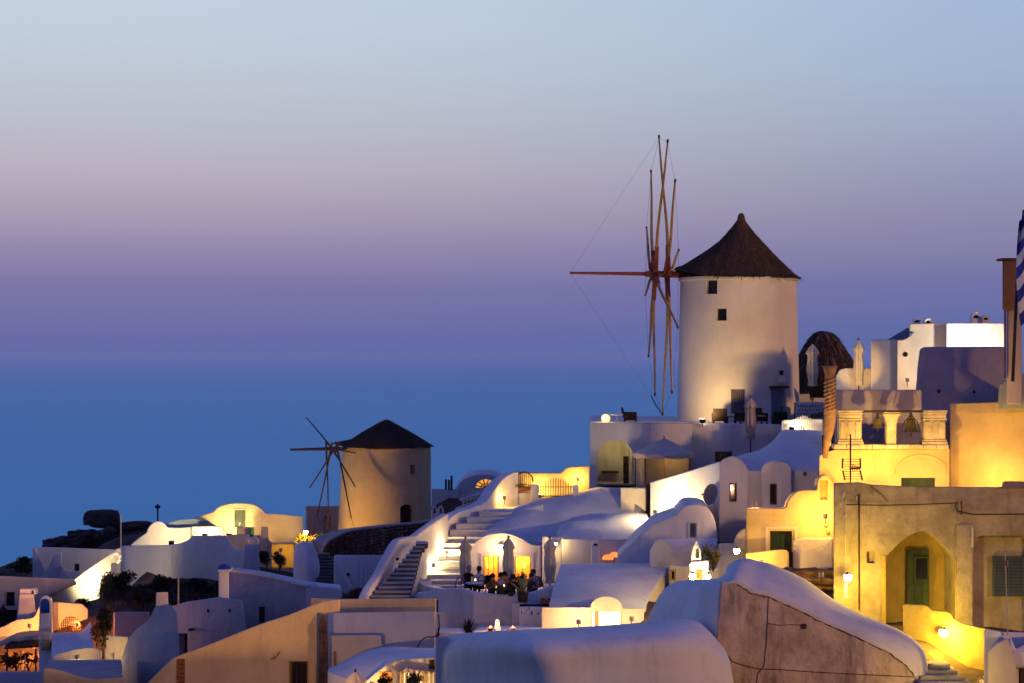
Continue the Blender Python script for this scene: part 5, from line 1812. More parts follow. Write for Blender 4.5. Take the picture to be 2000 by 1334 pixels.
# ------------------------------------------------------------------ lower vaults
cv = empty('vault_cottage', P(1350, 1100, 84), 'small vaulted cottage with one slim window, in shadow below the dish', 'house')
cpl = Pl(84)
cg = prism('gable', WHITE, cpl, [(1206, 1086), (1250, 1046), (1277, 1023), (1321, 1005)] + cr([(1326, 998), (1336, 989), (1352, 986), (1370, 988), (1384, 995), (1394, 1010), (1399, 1030), (1402, 1052)], 3), 4.5, 1135, cv, slope=.0)
cut(cg, cpl, (1347, 1021.5, 1359, 1050), .25)
window(cv, cpl, 1347, 1021.5, 1359, 1050, .15, DOORB, mat('lilac_glass', (.12, .10, .14), bump=0, rough=.3))
surround(cv, cpl, 1347, 1021.5, 1361, 1050, 2.4, .05)
fv = empty('little_vault', P(1330, 1110, 82), 'little barrel vaulted room with a blind arched front', 'house')
prism('front', WHITE, Pl(81.6), [(1268.7, 1073)] + cr([(1272, 1071), (1276, 1061), (1283, 1054), (1290, 1052.6), (1299, 1055), (1306, 1063), (1310.7, 1074)], 3), .6, 1130, fv)
mound('roof', WHITE, [
    [(1296, 1078, 82.0), (1330, 1078, 82), (1360, 1078, 82), (1400, 1078, 82)],
    [(1297, 1062, 82.3), (1330, 1061, 82.3), (1360, 1061, 82.3), (1400, 1061, 82.3)],
    [(1300, 1052.6, 83.4), (1330, 1052, 83.4), (1360, 1051.5, 83.4), (1400, 1051, 83.4)],
    [(1302, 1056, 84.6), (1330, 1056, 84.6), (1360, 1056, 84.6), (1400, 1056, 84.6)]], -12, fv, 3, 4)
surround(fv, Pl(81.6), 1281, 1085, 1298, 1110, 2, .04)
G().wbox(Pl(81.6), 1284, 1097, 1295, 1110, -.02, .03).build('hatch', CREAM, fv, smooth=False)
jw = prism('link_wall', WHITE, Pl(80.5), [(1306, 1104), (1345, 1106), (1360, 1120), (1400, 1110), (1404, 1061), (1457, 1059)], .4, 1160, None)
tag(jw, 'white yard wall behind the tiny bell turret', 'wall')
jo = window(jw, Pl(80.0), 1308, 1112, 1320, 1134, -.05, OLDLOW, BLACK)

# tiny chapel turret with two burning lamps
tc_ = empty('bell_turret', P(1365, 1140, 75), 'tiny white bell turret with a pointed arch between two burning lamps', 'bell turret')
tb_ = prism('base', WHITE2, Pl(75), [(1345.5, 1103), (1352, 1097), (1384, 1094.6)], .7, 1150, tc_, bevel=.03)
cut(tb_, Pl(75), (1359, 1111, 1373, 1140), .3)
G().wbox(Pl(75), 1359, 1111, 1373, 1138, -.29, -.25).build('niche_back', OLDLOW, tc_, smooth=False)
tt = prism('belfry', WHITE2, Pl(75.1), cr([(1350, 1096), (1351, 1078), (1354, 1068), (1360, 1055), (1366, 1068), (1369, 1078), (1370, 1096)], 3), .4, 1100, tc_, bevel=.02)
cut(tt, Pl(75.1), [(1358.4, 1091)] + arc(1358.4, 1366, 1075, 1071, 8) + [(1366, 1091)], .7)
G().rev(P(1362, 1084, 75.3), [(.09, -.06), (.07, .0), (.05, .08), (.015, .12)], 12).build('bell', BRONZE, tc_)
wall_lamp(P(1352.7, 1125.8, 74.2), 'left of the two lamps burning on the tiny bell turret', 190, WRM, BULBW, .11, 'turret lamps')
wall_lamp(P(1382.6, 1125.8, 74.2), 'right of the two lamps burning on the tiny bell turret', 150, WRM, BULBW, .095, 'turret lamps')
wall_lamp(P(1439, 1076, 76.8), 'lamp burning at the corner above the stained wall roof', 220, YEL, BULBW, .11)
sd_ = prism('small_dome', CREAM, Pl(80.2), [(1433, 1062)] + cr([(1434, 1056), (1440, 1043), (1448, 1035), (1458, 1030)], 3), 1.5, 1075, None)
tag(sd_, 'sliver of a small lit dome beside the yellow house', 'dome')
bush(P(1393, 1112, 79.6), (.45, .4, .6), 'dark olive bush between the bell turret and the corner lamp', LEAFY, 200, .1)

# ------------------------------------------------------------------ yellow lit house with the green door
gh = empty('yellow_house', P(1540, 1120, 80), 'yellow lit house with a dark green door and a curving parapet', 'house')
ypl = Pl(80)
gt = cr([(1457, 993), (1490, 992.5), (1532, 992), (1537, 981), (1549, 964.5), (1563, 957.5), (1584, 956.7)], 3) + [(1596, 957), (1597, 941)] + cr([(1599, 934), (1606, 928), (1615, 928), (1622, 934), (1630, 946)], 2)
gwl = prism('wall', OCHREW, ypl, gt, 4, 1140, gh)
cut(gwl, ypl, (1504, 1037, 1548, 1082), .4)
door(gh, ypl, 1504, 1037, 1548, 1082, .28, GREEND, 4)
surround(gh, ypl, 1500, 1033, 1552, 1090, 5, .06, CREAM)
cut(gwl, ypl, (1601, 938, 1617, 976), .3)
window(gh, ypl, 1601, 938, 1617, 976, .12, CUSHY, OLDLOW, ny=2)
lwp = prism('low_wall', OCHREW, Pl(78.6), [(1456, 1080), (1480, 1078)] + cr([(1515, 1074), (1530, 1073.5), (1538, 1076), (1541, 1082)], 3), .4, 1150, gh)
door(gh, Pl(79.2), 1541, 1078, 1549, 1114, .0, GREEND, 2, False, 'gate')
prism('side_wall', CREAM, Pl(79), [(1549, 1056), (1564, 1051), (1627, 1050)], .5, 1150, gh)
prism('bench', CREAM, Pl(76.5), [(1596, 1108), (1627, 1106)], .6, 1140, gh)
for (x, y) in ((1610, 1022), (1614, 1035)):
    G().wbox(ypl, x, y, x + 5, y + 6, -.02, .14).build('meter_box', OLDLOW, gh, bevel=.02)
washer(P(1612, 1008, 78.8), 'hidden wall lamp at the right end of the yellow house', 300, SOD)
washer(P(1485, 1097, 77.6), 'low lamp behind the ridge lighting the yellow parapet', 150, SOD)
washer(P(1604, 1122, 71.6), 'added fill lamp before the bank of rough earth', 70, SOD)  # added to imitate spill from the corner lamp
rb = rock('rubble_bank', P(1580, 1134, 74), (2.0, 1.2, .5), mat('dry_earth', (.24, .16, .09), (.10, .065, .04), scale=3, bump=1.0), 'bank of rough earth behind the curved white roof', 31, cat='bank', sub_=4, rough=.5)

# ------------------------------------------------------------------ thatched round hut and the lattice parapet
hut = empty('thatched_hut', P(1613, 800, 113), 'round hut under a dark dome of shaggy thatch behind the furled parasols', 'hut')
hc = Vector((P(1613, 0, 113).x, 113, 0))
G().rev(hc, [(1.85, zat(830, 113)), (1.85, zat(748, 113))], 48).build('wall', CREAM, hut)
HR = [(2.30, 762), (2.24, 754), (2.05, 738), (1.78, 718), (1.42, 694), (1.05, 673), (.72, 658), (.45, 650), (.2, 647), (.01, 646)]
n = 64
v, f = [], []
rnd = random.Random(12)
for i, (r_, y_) in enumerate(HR):
    for k in range(n):
        a = 2 * math.pi * k / n
        j_ = .07 * noise.noise(Vector((math.cos(a) * 4, math.sin(a) * 4, i * .6))) + rnd.uniform(-.03, .03)
        v.append(hc + Vector(((r_ + j_ * (i < 8)) * math.cos(a) - (.25 * (1 - r_ / 2)), (r_ + j_ * (i < 8)) * math.sin(a), zat(y_, 113))))
f = [(i * n + k, i * n + (k + 1) % n, (i + 1) * n + (k + 1) % n, (i + 1) * n + k) for i in range(len(HR) - 1) for k in range(n)]
f += [tuple(range(n))[::-1], tuple((len(HR) - 1) * n + k for k in range(n))]
mk('roof', v, f, THATCHD, hut, angle=70)
STC, apx_, LEFTUP = hc + Vector((-.12, 0, 0)), 0, 0
straw('loose_thatch', [(r_, zat(y_, 113)) for r_, y_ in HR[:8]], 2600, .5, THATCHD, hut, 14, .03)
straw('bleached_thatch', [(r_, zat(y_, 113)) for r_, y_ in HR[2:9]], 620, .55, mat('grey_straw', (.22, .16, .14), (.10, .07, .065), bump=0, spec=.05), hut, 15, .03)
lt = empty('lattice_parapet', P(1582, 830, 103), 'white parapet pierced with rows of small arched holes beside the tall mill', 'wall')
ltw = prism('wall', WHITE, Pl(103), [(1554, 785), (1612, 785)], .25, 840, lt, bevel=.03)
for rr in range(4):
    for cc in range(9):
        x = 1559 + cc * 5.6 + (2.6 if rr % 2 else 0)
        y = 793 + rr * 7.6
        cut(ltw, Pl(103), [(x - 1.6, y + 2.4), (x - 1.6, y - .8), (x, y - 2.8), (x + 1.6, y - .8), (x + 1.6, y + 2.4)], .5)
G().wbox(Pl(103), 1555, 787, 1611, 835, -.75, -.6).build('backing', TEAL, lt, smooth=False)
pf = empty('picket_fence', P(1567, 842, 97), 'white picket fence with a peaked top glowing beside the brown column', 'fence')
for i in range(17):
    x = 1531 + i * 4.6
    yt = 826 - 13 * max(0, 1 - abs(x - 1569) / 27) ** .8 + (1.2 if abs(x - 1569) > 27 else 0)
    g = G()
    g.wbox(Pl(97), x - 1.7, yt, x + 1.7, 846, 0, .03)
    g.hexa([Pl(97).p(x - 1.7, yt, .03), Pl(97).p(x + 1.7, yt, .03), Pl(97).p(x + .5, yt - 2.4, .03), Pl(97).p(x - .5, yt - 2.4, .03)],
           [Pl(97).p(x - 1.7, yt, 0), Pl(97).p(x + 1.7, yt, 0), Pl(97).p(x + .5, yt - 2.4, 0), Pl(97).p(x - .5, yt - 2.4, 0)])
    g.build('picket', WHITEM, pf, smooth=False)
for y in (832, 841):
    G().wbox(Pl(97), 1529, y - 1, 1607, y + 1, -.05, -.003).build('rail', WHITEM, pf, smooth=False)
fb = prism('fence_wall', WHITE2, Pl(98.4), [(1526, 822), (1532, 820), (1608, 818)], .3, 850, None)
tag(fb, 'short white wall right behind the glowing picket fence', 'wall')
floodlight(P(1566, 838, 97.6), P(1568, 824, 98.4), 'small floodlight between the picket fence and its wall', 120, (1, .76, .34), 160)
floodlight(P(1548, 838, 96.6), P(1568, 828, 97.0), 'small floodlight in front of the glowing picket fence', 40, (1, .76, .34), 150)
bw = prism('hut_bench_wall', CREAM, Pl(108), [(1556, 770), (1612, 768)], .4, 800, None)
tag(bw, 'low cream wall below the thatched hut', 'wall')
lounge_chair(1600, 782, 105, 'dark wicker chair between the left furled parasol and the brown column', R(160), w=.9)
closed_umbrella(1587, 672, 755, 103.5, 'pale furled parasol standing before the thatched hut', CANVAS, .64, 'furled upper terrace parasols', pole_to=790)
closed_umbrella(1677, 664, 754, 97.0, 'furled cream parasol lit yellow against the sky, right of the hut', CANVAS, .54, 'furled upper terrace parasols', pole_to=775)
floodlight(P(1664, 772, 93.6), P(1677, 712, 97.0), 'small floodlight aimed at the cream furled parasol', 420, SOD, 42)

# ------------------------------------------------------------------ stepped houses at the top right
tr_ = empty('upper_house', P(1830, 775, 95), 'stepped white and tan house on the skyline with rounded chimneys', 'house')
prism('wing', WHITE, Pl(96.5), [(1701, 663), (1753, 663)], 4, 800, tr_)
prism('middle_wall', CREAM, Pl(95), cr([(1752, 664), (1762, 664), (1772, 660), (1778, 655), (1785, 648)], 2) + [(1776, 646), (1777, 632), (1849, 631.5)], 4, 800, tr_)
prism('lit_wing', WHITE2, Pl(93.8), [(1848, 631), (1962, 631)], 4, 720, tr_)
prism('stair_ramp', mat('blue_roof_plaster', (.34, .36, .42), (.28, .30, .36), bump=.3), Pl(97.5), [(1732, 664), (1772, 640), (1776, 640)], 2, 690, tr_)
prism('low_wall', WHITE, Pl(97.2), [(1632, 735), (1640, 722), (1652, 719), (1702, 719)], .4, 800, tr_)
hole(tr_, Pl(95), 1768, 692, 5)
chimney(1790, 630, 96.0, .34, .02, 'small rounded chimney at the left end of the skyline house', WHITE2)
chimney(1905, 628, 95.0, .46, .16, 'rounded chimney on the brightly lit skyline wing', WHITE2)
chimney(1924, 628, 94.8, .36, .08, 'smaller cream chimney beside the rounded one on the lit wing', CREAM)
chimney(1812, 634, 95.5, .4, .06, 'low vaulted vent on the skyline house roof', WHITE)
floodlight(P(1905, 690, 91.2), P(1905, 652, 93.8), 'floodlight behind the dark church wall aimed at the lit skyline wing', 800, (1, .87, .68), 150)
washer(P(1772, 742, 93.0), 'hidden lamp in the corner of the tan skyline wall', 90, (1, .62, .33))

# ------------------------------------------------------------------ church: dark block, stepped golden wall, bell screen
chu = empty('church', P(1850, 960, 84), 'church with a dark purple upper block and a stepped golden wall', 'church')
dk = prism('upper_block', mat('shaded_church_plaster', (.30, .24, .33), (.25, .20, .28), bump=.3, stain=(.16, .12, .18), stain_amt=.3), Pl(1789, 87.5, 1962, 82.9),  # unlit tone of the block put into its plaster colour
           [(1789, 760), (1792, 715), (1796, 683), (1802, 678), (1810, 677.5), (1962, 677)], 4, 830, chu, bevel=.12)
hole(chu, Pl(1789, 87.5, 1962, 82.9), 1834, 764, 4)
hole(chu, Pl(1789, 87.5, 1962, 82.9), 1903, 765, 3)
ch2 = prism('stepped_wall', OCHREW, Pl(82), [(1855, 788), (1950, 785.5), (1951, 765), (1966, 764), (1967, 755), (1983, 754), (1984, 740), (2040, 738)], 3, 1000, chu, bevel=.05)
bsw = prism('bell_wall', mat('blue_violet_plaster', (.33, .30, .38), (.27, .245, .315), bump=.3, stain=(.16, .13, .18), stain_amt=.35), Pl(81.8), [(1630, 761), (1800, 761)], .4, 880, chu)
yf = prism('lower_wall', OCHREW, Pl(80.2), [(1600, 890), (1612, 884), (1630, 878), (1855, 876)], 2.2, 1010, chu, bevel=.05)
yl_ = Pl(80.2)
arcm = arc(1748, 1850, 925, 889, 18)
g = G()
for i in range(len(arcm) - 1):
    (xa, ya), (xb, yb) = arcm[i], arcm[i + 1]
    g.hexa([yl_.p(xa, ya + 2.5, .05), yl_.p(xb, yb + 2.5, .05), yl_.p(xb, yb - 1.5, .05), yl_.p(xa, ya - 1.5, .05)],
           [yl_.p(xa, ya + 2.5, -.05), yl_.p(xb, yb + 2.5, -.05), yl_.p(xb, yb - 1.5, -.05), yl_.p(xa, ya - 1.5, -.05)])
g.build('arch_moulding', OCHREW, chu, smooth=False)
cut(yf, yl_, (1760, 933, 1827, 965), .3)
window(chu, yl_, 1760, 933, 1827, 965, .15, GREEND, GREEND, nx=4)
for i in range(9):
    a = 1629 + i * 25
    G().wbox(Pl(79.7), a, 868, a + 24.4, 877, -.7, .02 + .03 * (i % 2)).build('ledge_block', MARBLE, chu, bevel=.03)


def pier(x0, x1, y0, y1, lab):
    pl_ = Pl(79.8)
    w = x1 - x0
    t = G()
    t.wbox(pl_, x0 + w * .06, y0 + 20, x1 - w * .06, y1 - 10, -.5, 0)
    pr = t.build('bell_pier', MARBLE, chu, bevel=.02)
    for k, (a, b_, pf_, sx) in enumerate(((y0, y0 + 4, .09, .0), (y0 + 4, y0 + 9, .06, .03), (y0 + 9, y0 + 16, .03, .05), (y0 + 16, y0 + 20, .05, .02), (y1 - 10, y1 - 6, .05, .02), (y1 - 6, y1, .09, .0))):
        G().wbox(pl_, x0 + w * sx, a + .3, x1 - w * sx, b_ - .2, -.52, pf_).build('moulding', MARBLE, pr, bevel=.015)
    for u in (.1, .40, .70):
        G().wbox(pl_, x0 + w * u, y0 + 22, x0 + w * (u + .2), y1 - 12, -.1, .06).build('pilaster', MARBLE, pr, bevel=.02)
    return pr


pier(1636, 1686, 801, 868, 'left')
pier(1801, 1850, 801, 868, 'right')
c = P(1741, 868, 79.8)
sc = 79.8 / F
col_ = G()
pl_ = Pl(79.9)
col_.add(*loft([[pl_.p(x, y, .12) for x, y in [(1730, 868), (1731, 830), (1728, 818), (1725, 810), (1725, 803), (1757, 803), (1757, 810), (1753, 818), (1750, 830), (1750, 868)]],
                [pl_.p(x, y, -.35) for x, y in [(1730, 868), (1731, 830), (1728, 818), (1725, 810), (1725, 803), (1757, 803), (1757, 810), (1753, 818), (1750, 830), (1750, 868)]]]))
cc_ = col_.build('bell_column', MARBLE, chu, bevel=.04)
for a, b_ in ((802, 805.5), (808, 811)):
    G().wbox(pl_, 1723, a, 1759, b_, -.38, .17).build('moulding', MARBLE, cc_, bevel=.02)
G().tube([P(1682, 803.5, 79.75), P(1804, 803.5, 79.75)], .045, 8).build('bell_beam', IRON, chu)
for i, (x, yt, s, lab, m_) in enumerate(((1714, 806, 1.0, 'smaller greenish bell hanging left of the middle column', BRONZE), (1779, 807, 1.3, 'larger dark bell hanging right of the middle column', BRONZED))):
    c = P(x, yt, 79.75)
    t = empty('church_bell', c, lab, 'bell')
    k = .36 * s
    G().rev(c - Vector((0, 0, .16 + k * 1.25)), [(k * .62, 0), (k * .60, .03), (k * .50, k * .18), (k * .42, k * .5), (k * .38, k * .85), (k * .28, k * 1.1), (k * .1, k * 1.2), (.01, k * 1.22)], 24).build('bell', m_, t)
    G().tube([c - Vector((0, 0, .17)), c - Vector((0, 0, -.02))], .05, 8).build('headstock', IRON, t)
    G().tube([c - Vector((0, 0, .25 + k * .6)), c - Vector((0, 0, .2 + k * 1.55))], [.015, .035], 8).build('clapper', IRON, t)
    if i:
        for sgn in (-1, 1):
            G().tube([c - Vector((0, 0, .05)), c + Vector((sgn * k * .55, 0, -.35)), c + Vector((sgn * k * .8, 0, -.2 - k * 1.25))], .025, 6).build('yoke_arm', IRON, t)
# carved brown column
bc = empty('carved_column', P(1615, 895, 79), 'tall carved brown stone column at the left of the bells', 'column')
cx = P(1621, 0, 79)
px_m = 79 / F
v, f = [], []
CP = [(895, 5.0), (880, 6.0), (868, 6.5), (850, 9), (835, 11), (812, 12), (800, 12.2), (799, 10.5), (780, 10.6), (760, 10.8), (752, 10.2), (730, 9.8), (728, 11), (721, 13), (717, 13), (716, 3)]
n = 24
SH = {895: -15, 880: -14, 868: -11, 850: -6, 835: -3}
for y_, r_ in CP:
    for k in range(n):
        a = 2 * math.pi * k / n
        tw_ = 1 + (.05 * math.cos(6 * (a + y_ * .06)) if 730 < y_ < 800 else 0)
        v.append(Vector((cx.x + SH.get(y_, 0) * px_m * .6 + r_ * px_m * tw_ * math.cos(a), 79 + r_ * px_m * tw_ * math.sin(a), zat(y_, 79))))
f = [(i * n + k, i * n + (k + 1) % n, (i + 1) * n + (k + 1) % n, (i + 1) * n + k) for i in range(len(CP) - 1) for k in range(n)]
f += [tuple(range(n))[::-1], tuple((len(CP) - 1) * n + k for k in range(n))]
mk('shaft', v, f, BROWNSTONE, bc, angle=50)
for i in range(9):
    z0 = 795 - i * 7.5
    pts = [Vector((cx.x + 11.2 * px_m * math.cos(a), 79 + 11.2 * px_m * math.sin(a), zat(z0 - a * 4.5, 79))) for a in [R(-175) + R(17) * q for q in range(11)]]
    G().tube(pts, .035, 6).build('twist', BROWNSTONE, bc)
G().wbox(Pl(79.1), 1608.5, 714.5, 1634, 717.5, -.35, .3).build('capital', BROWNSTONE, bc, bevel=.02)
fgm = prism('broken_bracket', MARBLE, Pl(79.4), [(1615, 836), (1628, 832), (1628, 846), (1623, 850)], .3, 872, None)
tag(fgm, 'broken stone bracket beside the foot of the carved column', 'stone')
# lamps of the church
floodlight(P(1975, 968, 80.2), P(1962, 890, 82), 'floodlight behind the old ochre house roof aimed up the golden wall', 480, SOD, 150)
floodlight(P(1700, 975, 78.0), P(1720, 840, 80.2), 'floodlight behind the old ochre house aimed at the bells', 340, SOD, 150)
floodlight(P(1668, 962, 75.3), P(1660, 836, 79.8), 'floodlight on the old house roof aimed at the left bell pier', 1300, SOD, 60)
floodlight(P(1800, 962, 75.3), P(1800, 836, 79.8), 'floodlight on the old house roof aimed at the right bell pier', 1500, SOD, 70)
floodlight(P(1840, 985, 78.4), P(1830, 900, 80.2), 'second floodlight behind the old ochre house below the arch moulding', 120, SOD, 150)
# flagpole, flag and box pillar at the right edge
fp = empty('flagpole', P(1990, 740, 79), 'leaning dark flagpole at the right edge of the church', 'flagpole')
G().tube([P(1978, 745, 79.2), P(1986, 560, 79.1), P(1999, 410, 79)], [.07, .06, .04], 8).build('pole', IRON, fp)
fl = empty('flag', P(1996, 640, 78.9), 'blue and white striped flag hanging limp from the leaning pole', 'flag')
for s in range(9):
    v, f = [], []
    for i in range(9):
        for j in range(8):
            u, w = i / 8, (s + j / 7) / 9
            left = 1996 - 11 * math.sin(math.pi * min(1, .12 + w * .85)) ** .7
            x = left + 46 * u
            y = 432 + 205 * w - 75 * u + 6 * math.sin(u * 7)
            v.append(P(x, y, 78.7 + .25 * math.sin(u * 9 + w * 4)))
    f = [(i * 8 + j, i * 8 + j + 1, (i + 1) * 8 + j + 1, (i + 1) * 8 + j) for i in range(8) for j in range(7)]
    mk('stripe', v, f, FLAGB if s % 2 == 0 else FLAGW, fl, recalc=False)
bp_ = empty('box_pillar', P(1975, 770, 80.5), 'narrow plastered pillar with a brown boxed head at the right edge', 'pillar')
prism('shaft', mat('lilac_plaster', (.42, .36, .42), (.36, .30, .36), bump=.3), Pl(80.6), [(1966, 600), (1972, 562), (1985, 556), (1996, 556)], .8, 790, bp_)
prism('head', mat('brown_box', (.20, .11, .085), (.15, .08, .06), bump=.3), Pl(80.2), [(1958, 508), (1986, 504)], .8, 605, bp_)
G().wbox(Pl(80.2), 1956, 504, 1988, 508.5, -.85, .06).build('cornice', WOODD, bp_, smooth=False)
prism('downpipe', WOODD, Pl(80.4), [(1961, 604), (1965, 604)], .2, 740, bp_)
bpl = prism('blue_steps', mat('blue_step_plaster', (.30, .33, .42), (.25, .28, .36), bump=.3), Pl(81.2), [(1950, 766), (1952, 750), (1964, 742), (1984, 738), (1990, 730), (2030, 728)], .7, 800, None)
tag(bpl, 'bluish stepped coping above the golden church wall', 'wall')

# ------------------------------------------------------------------ old ochre house with the pointed arch
oh = empty('old_house', P(1810, 1230, 68), 'weathered ochre house with a deep pointed arch and peeling plaster', 'house')
op_ = Pl(68)
ow_ = prism('wall', OLD, op_, [(1628, 943), (1677, 941.5), (1700, 946), (1761, 949.5), (1900, 951), (2040, 951)], 6, 1330, oh, slope=-.075, bevel=.05)
apts = [(1729, 1260), (1729, 1088), (1738, 1079), (1749, 1068), (1761, 1056), (1774, 1047), (1788, 1040), (1802, 1037.5), (1813, 1041), (1823, 1047), (1836, 1057), (1848, 1069), (1858, 1082), (1865, 1094), (1865, 1260)]
cut(ow_, op_, apts, 1.7)
cut(ow_, op_, [(1902, 1260), (1902, 1055), (1908, 1049), (1920, 1046), (2035, 1046), (2035, 1260)], .5)
G().wbox(op_, 1728, 1032, 1867, 1262, -1.78, -1.66).build('porch_wall', OLDLOW, oh, smooth=False)
bp2 = Pl(69.6)
door(oh, bp2, 1770, 1074, 1814, 1186, -.12, GREENP, 3)
window(oh, bp2, 1783, 1086, 1813, 1134, -.16, GREENP, GLASS, fw=.06)
G().wbox(op_, 1903, 1044, 2034, 1262, -.56, -.46).build('recess_wall', OLD, oh, smooth=False)
window(oh, Pl(68.4), 1939, 1086, 1999, 1164, -.06, TEAL, GLASS, nx=2, fw=.07, louver=11)
window(oh, Pl(68.4), 2000, 1086, 2030, 1164, -.06, TEAL, GLASS, fw=.07, louver=11)
cut(ow_, op_, (1693, 1077, 1708, 1100), .2)
G().wbox(op_, 1868, 1024, 1899, 1262, -.02, .09).build('pilaster', OLD, oh, bevel=.03)
G().wbox(op_, 1896, 1030, 1899.5, 1068, .09, .13).build('conduit_box', WHITEM, oh, smooth=False)
G().wbox(op_, 1722, 1085, 1730, 1262, -.05, .05).build('arch_jamb', OLDLOW, oh, bevel=.02)
G().wbox(op_, 1865, 1092, 1869, 1262, -.05, .06).build('arch_jamb', OLDLOW, oh, bevel=.02)
G().tube([op_.p(1677.5, 965, .05), op_.p(1677.5, 1190, .05)], .03, 6).build('drain_pipe', WOODD, oh)
G().tube([op_.p(1651, 975, .06), op_.p(1651, 1120, .06)], .022, 6).build('conduit', MARBLE, oh)
G().tube([op_.p(1651, 985, .07), op_.p(1720, 986.5, .08), op_.p(1790, 985, .08), op_.p(1868, 982, .08)], .018, 5).build('cable', WIRE, oh)
G().tube([op_.p(1866, 980, .08), op_.p(1864, 990, .1), op_.p(1870, 998, .1), op_.p(1880, 1000, .1), op_.p(1900, 1004, .08), op_.p(1950, 1004, .08), op_.p(2030, 1003, .08)], .02, 5).build('cable', WIRE, oh)
G().tube([op_.p(1876, 978, .08), op_.p(1877, 992, .1), op_.p(1876, 1005, .08)], .03, 6).build('insulator', WOODD, oh)
G().tube([op_.p(1700, 950, .03), op_.p(1720, 965, .03), op_.p(1735, 980, .03)], .012, 5).build('cable', WIRE, oh)
for i, (x, y, w, h) in enumerate(((1645, 960, 5, 12), (1672, 968, 4, 20), (1648, 1003, 3, 6))):
    G().wbox(op_, x, y, x + w, y + h, -.02, .03).build('plaster_patch', MARBLE, oh, bevel=.02)
cpb = prism('roof_slab', mat('violet_slab', (.26, .2, .25), bump=.2), Pl(67.9), [(1957, 951), (1958, 943), (1963, 939.5), (2040, 941)], 1.2, 953, oh)
# antenna on the roof
an = empty('tv_antenna', P(1664, 944, 68.6), 'tall television antenna with a wire reflector on the old ochre house', 'antenna')
q = lambda x, y, o=0: Pl(68.6).p(x, y, o)
G().tube([q(1661, 946), q(1661, 848)], .028, 6).build('mast', IRON, an)
for xa in (1646, 1680):
    G().tube([q(xa, 895), q(xa - 1 if xa < 1660 else xa + .5, 915)], .03, 5).build('frame', IRON, an)
    G().tube([q(xa, 919), q(xa + 4, 938)], .03, 5).build('frame', IRON, an)
for i in range(9):
    y = 897 + i * 4.8
    G().tube([q(1647 + max(0, i - 4), y), q(1680 + max(0, i - 4), y)], .009, 4).build('reflector_wire', IRON, an)
G().tube([q(1660, 915, .0), q(1676, 912, .5)], .03, 6).build('boom', IRON, an)
for i in range(5):
    G().tube([q(1664 + i * 2.4, 906 + i, .05 + .1 * i), q(1665 + i * 2.4, 921 - i, .05 + .1 * i)], .014, 4).build('director', IRON, an)
# alley: yellow limewashed low wall, lamps, steps
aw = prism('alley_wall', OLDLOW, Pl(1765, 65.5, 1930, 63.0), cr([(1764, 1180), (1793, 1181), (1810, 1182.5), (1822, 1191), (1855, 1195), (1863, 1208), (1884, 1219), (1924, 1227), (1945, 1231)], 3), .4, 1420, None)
tag(aw, 'wavy topped alley wall glowing deep yellow under the arch', 'wall')
wall_lamp(P(1842.8, 1236, 63.75), 'lamp blazing on the wavy yellow alley wall', 560, (1, .66, .06), BULBW, .13)
wall_lamp(P(1656, 1128, 66.6), 'lamp blazing at the left corner of the old ochre house', 460, (1, .64, .06), BULBW, .13)
washer(P(1852, 1212, 66.6), 'added fill lamp behind the wavy wall for the pointed porch', 170, (1, .66, .08))  # added because the wavy wall blocks the alley lamp here
floodlight(P(1866, 1356, 57.6), P(1850, 1316, 61.2), 'unseen fill light added to brighten the yellow alley steps', 130, (1, .62, .07), 100)  # added fill lamp below the view, brightens the step fronts
post_ = empty('lamp_post', P(1652, 1165, 66.9), 'short white post below the lamp at the old house corner', 'post')
G().tube([P(1652, 1168, 66.9), P(1652, 1140, 66.9)], .045, 10).build('post', WHITEM, post_)
alley = stairs('staircase', 'worn yellow lit alley steps below the curved white roof', 'stairs', [(60.0 + .6 * i, 1800 - i * 2, 1898 - i * 14, 1334 - i * 12) for i in range(3)], PAVE, PAVE)
st = empty('stone_bench', P(1830, 1300, 62), 'oval stone seat in the yellow alley', 'bench')
c = P(1832, 1302, 62.0)
v, f = [], []
for zz, k in ((-.35, .8), (-.02, .9), (.06, 1), (.12, .97)):
    v += [c + Vector((.36 * k * math.cos(2 * math.pi * i / 24), .5 * k * math.sin(2 * math.pi * i / 24), zz)) for i in range(24)]
f = [(i * 24 + k, i * 24 + (k + 1) % 24, (i + 1) * 24 + (k + 1) % 24, (i + 1) * 24 + k) for i in range(3) for k in range(24)] + [tuple(range(24))[::-1], tuple(72 + k for k in range(24))]
mk('seat', v, f, MARBLE, st)
# white forms in the lower right corner
wr = empty('corner_house', P(1965, 1345, 58), 'white plastered house corner with a steep hood at the lower right edge', 'house')
prism('wall', WHITE2, Pl(61), [(1922, 1228), (1926, 1228), (1960, 1234), (2040, 1236)], 1, 1420, wr, slope=-.2)
prism('hood', CREAM, Pl(59.6), [(1929, 1272), (1945, 1256), (1968, 1246), (1976, 1268), (1984, 1303), (1990, 1334)], 1.2, 1420, wr)
prism('side_slope', WHITE, Pl(60.4), [(1972, 1240), (1984, 1268), (2000, 1258), (2030, 1240)], .5, 1420, wr)
prism('lit_band', WHITE2, Pl(59.9), [(1976, 1270), (2000, 1272), (2030, 1272)], .5, 1305, wr)
G().wbox(Pl(59.9), 1993, 1307, 2010, 1400, -.2, .0).build('shutter', WOODD, wr, smooth=False)
rod = empty('pole', P(1967, 1236, 61), 'thin pale leaning rod with a clamp before the louvred window', 'pole')
G().tube([P(1968, 1240, 60.9), P(1966, 1170, 60.9), P(1963, 1072, 60.9)], .022, 6).build('rod', MARBLE, rod)
G().tube([P(1966, 1105, 60.9), P(1966, 1095, 60.9)], .05, 8).build('clamp', TERRA, rod)
washer(P(1925, 1325, 61.5), 'hidden lamp low at the white house corner in the alley', 60, YEL)

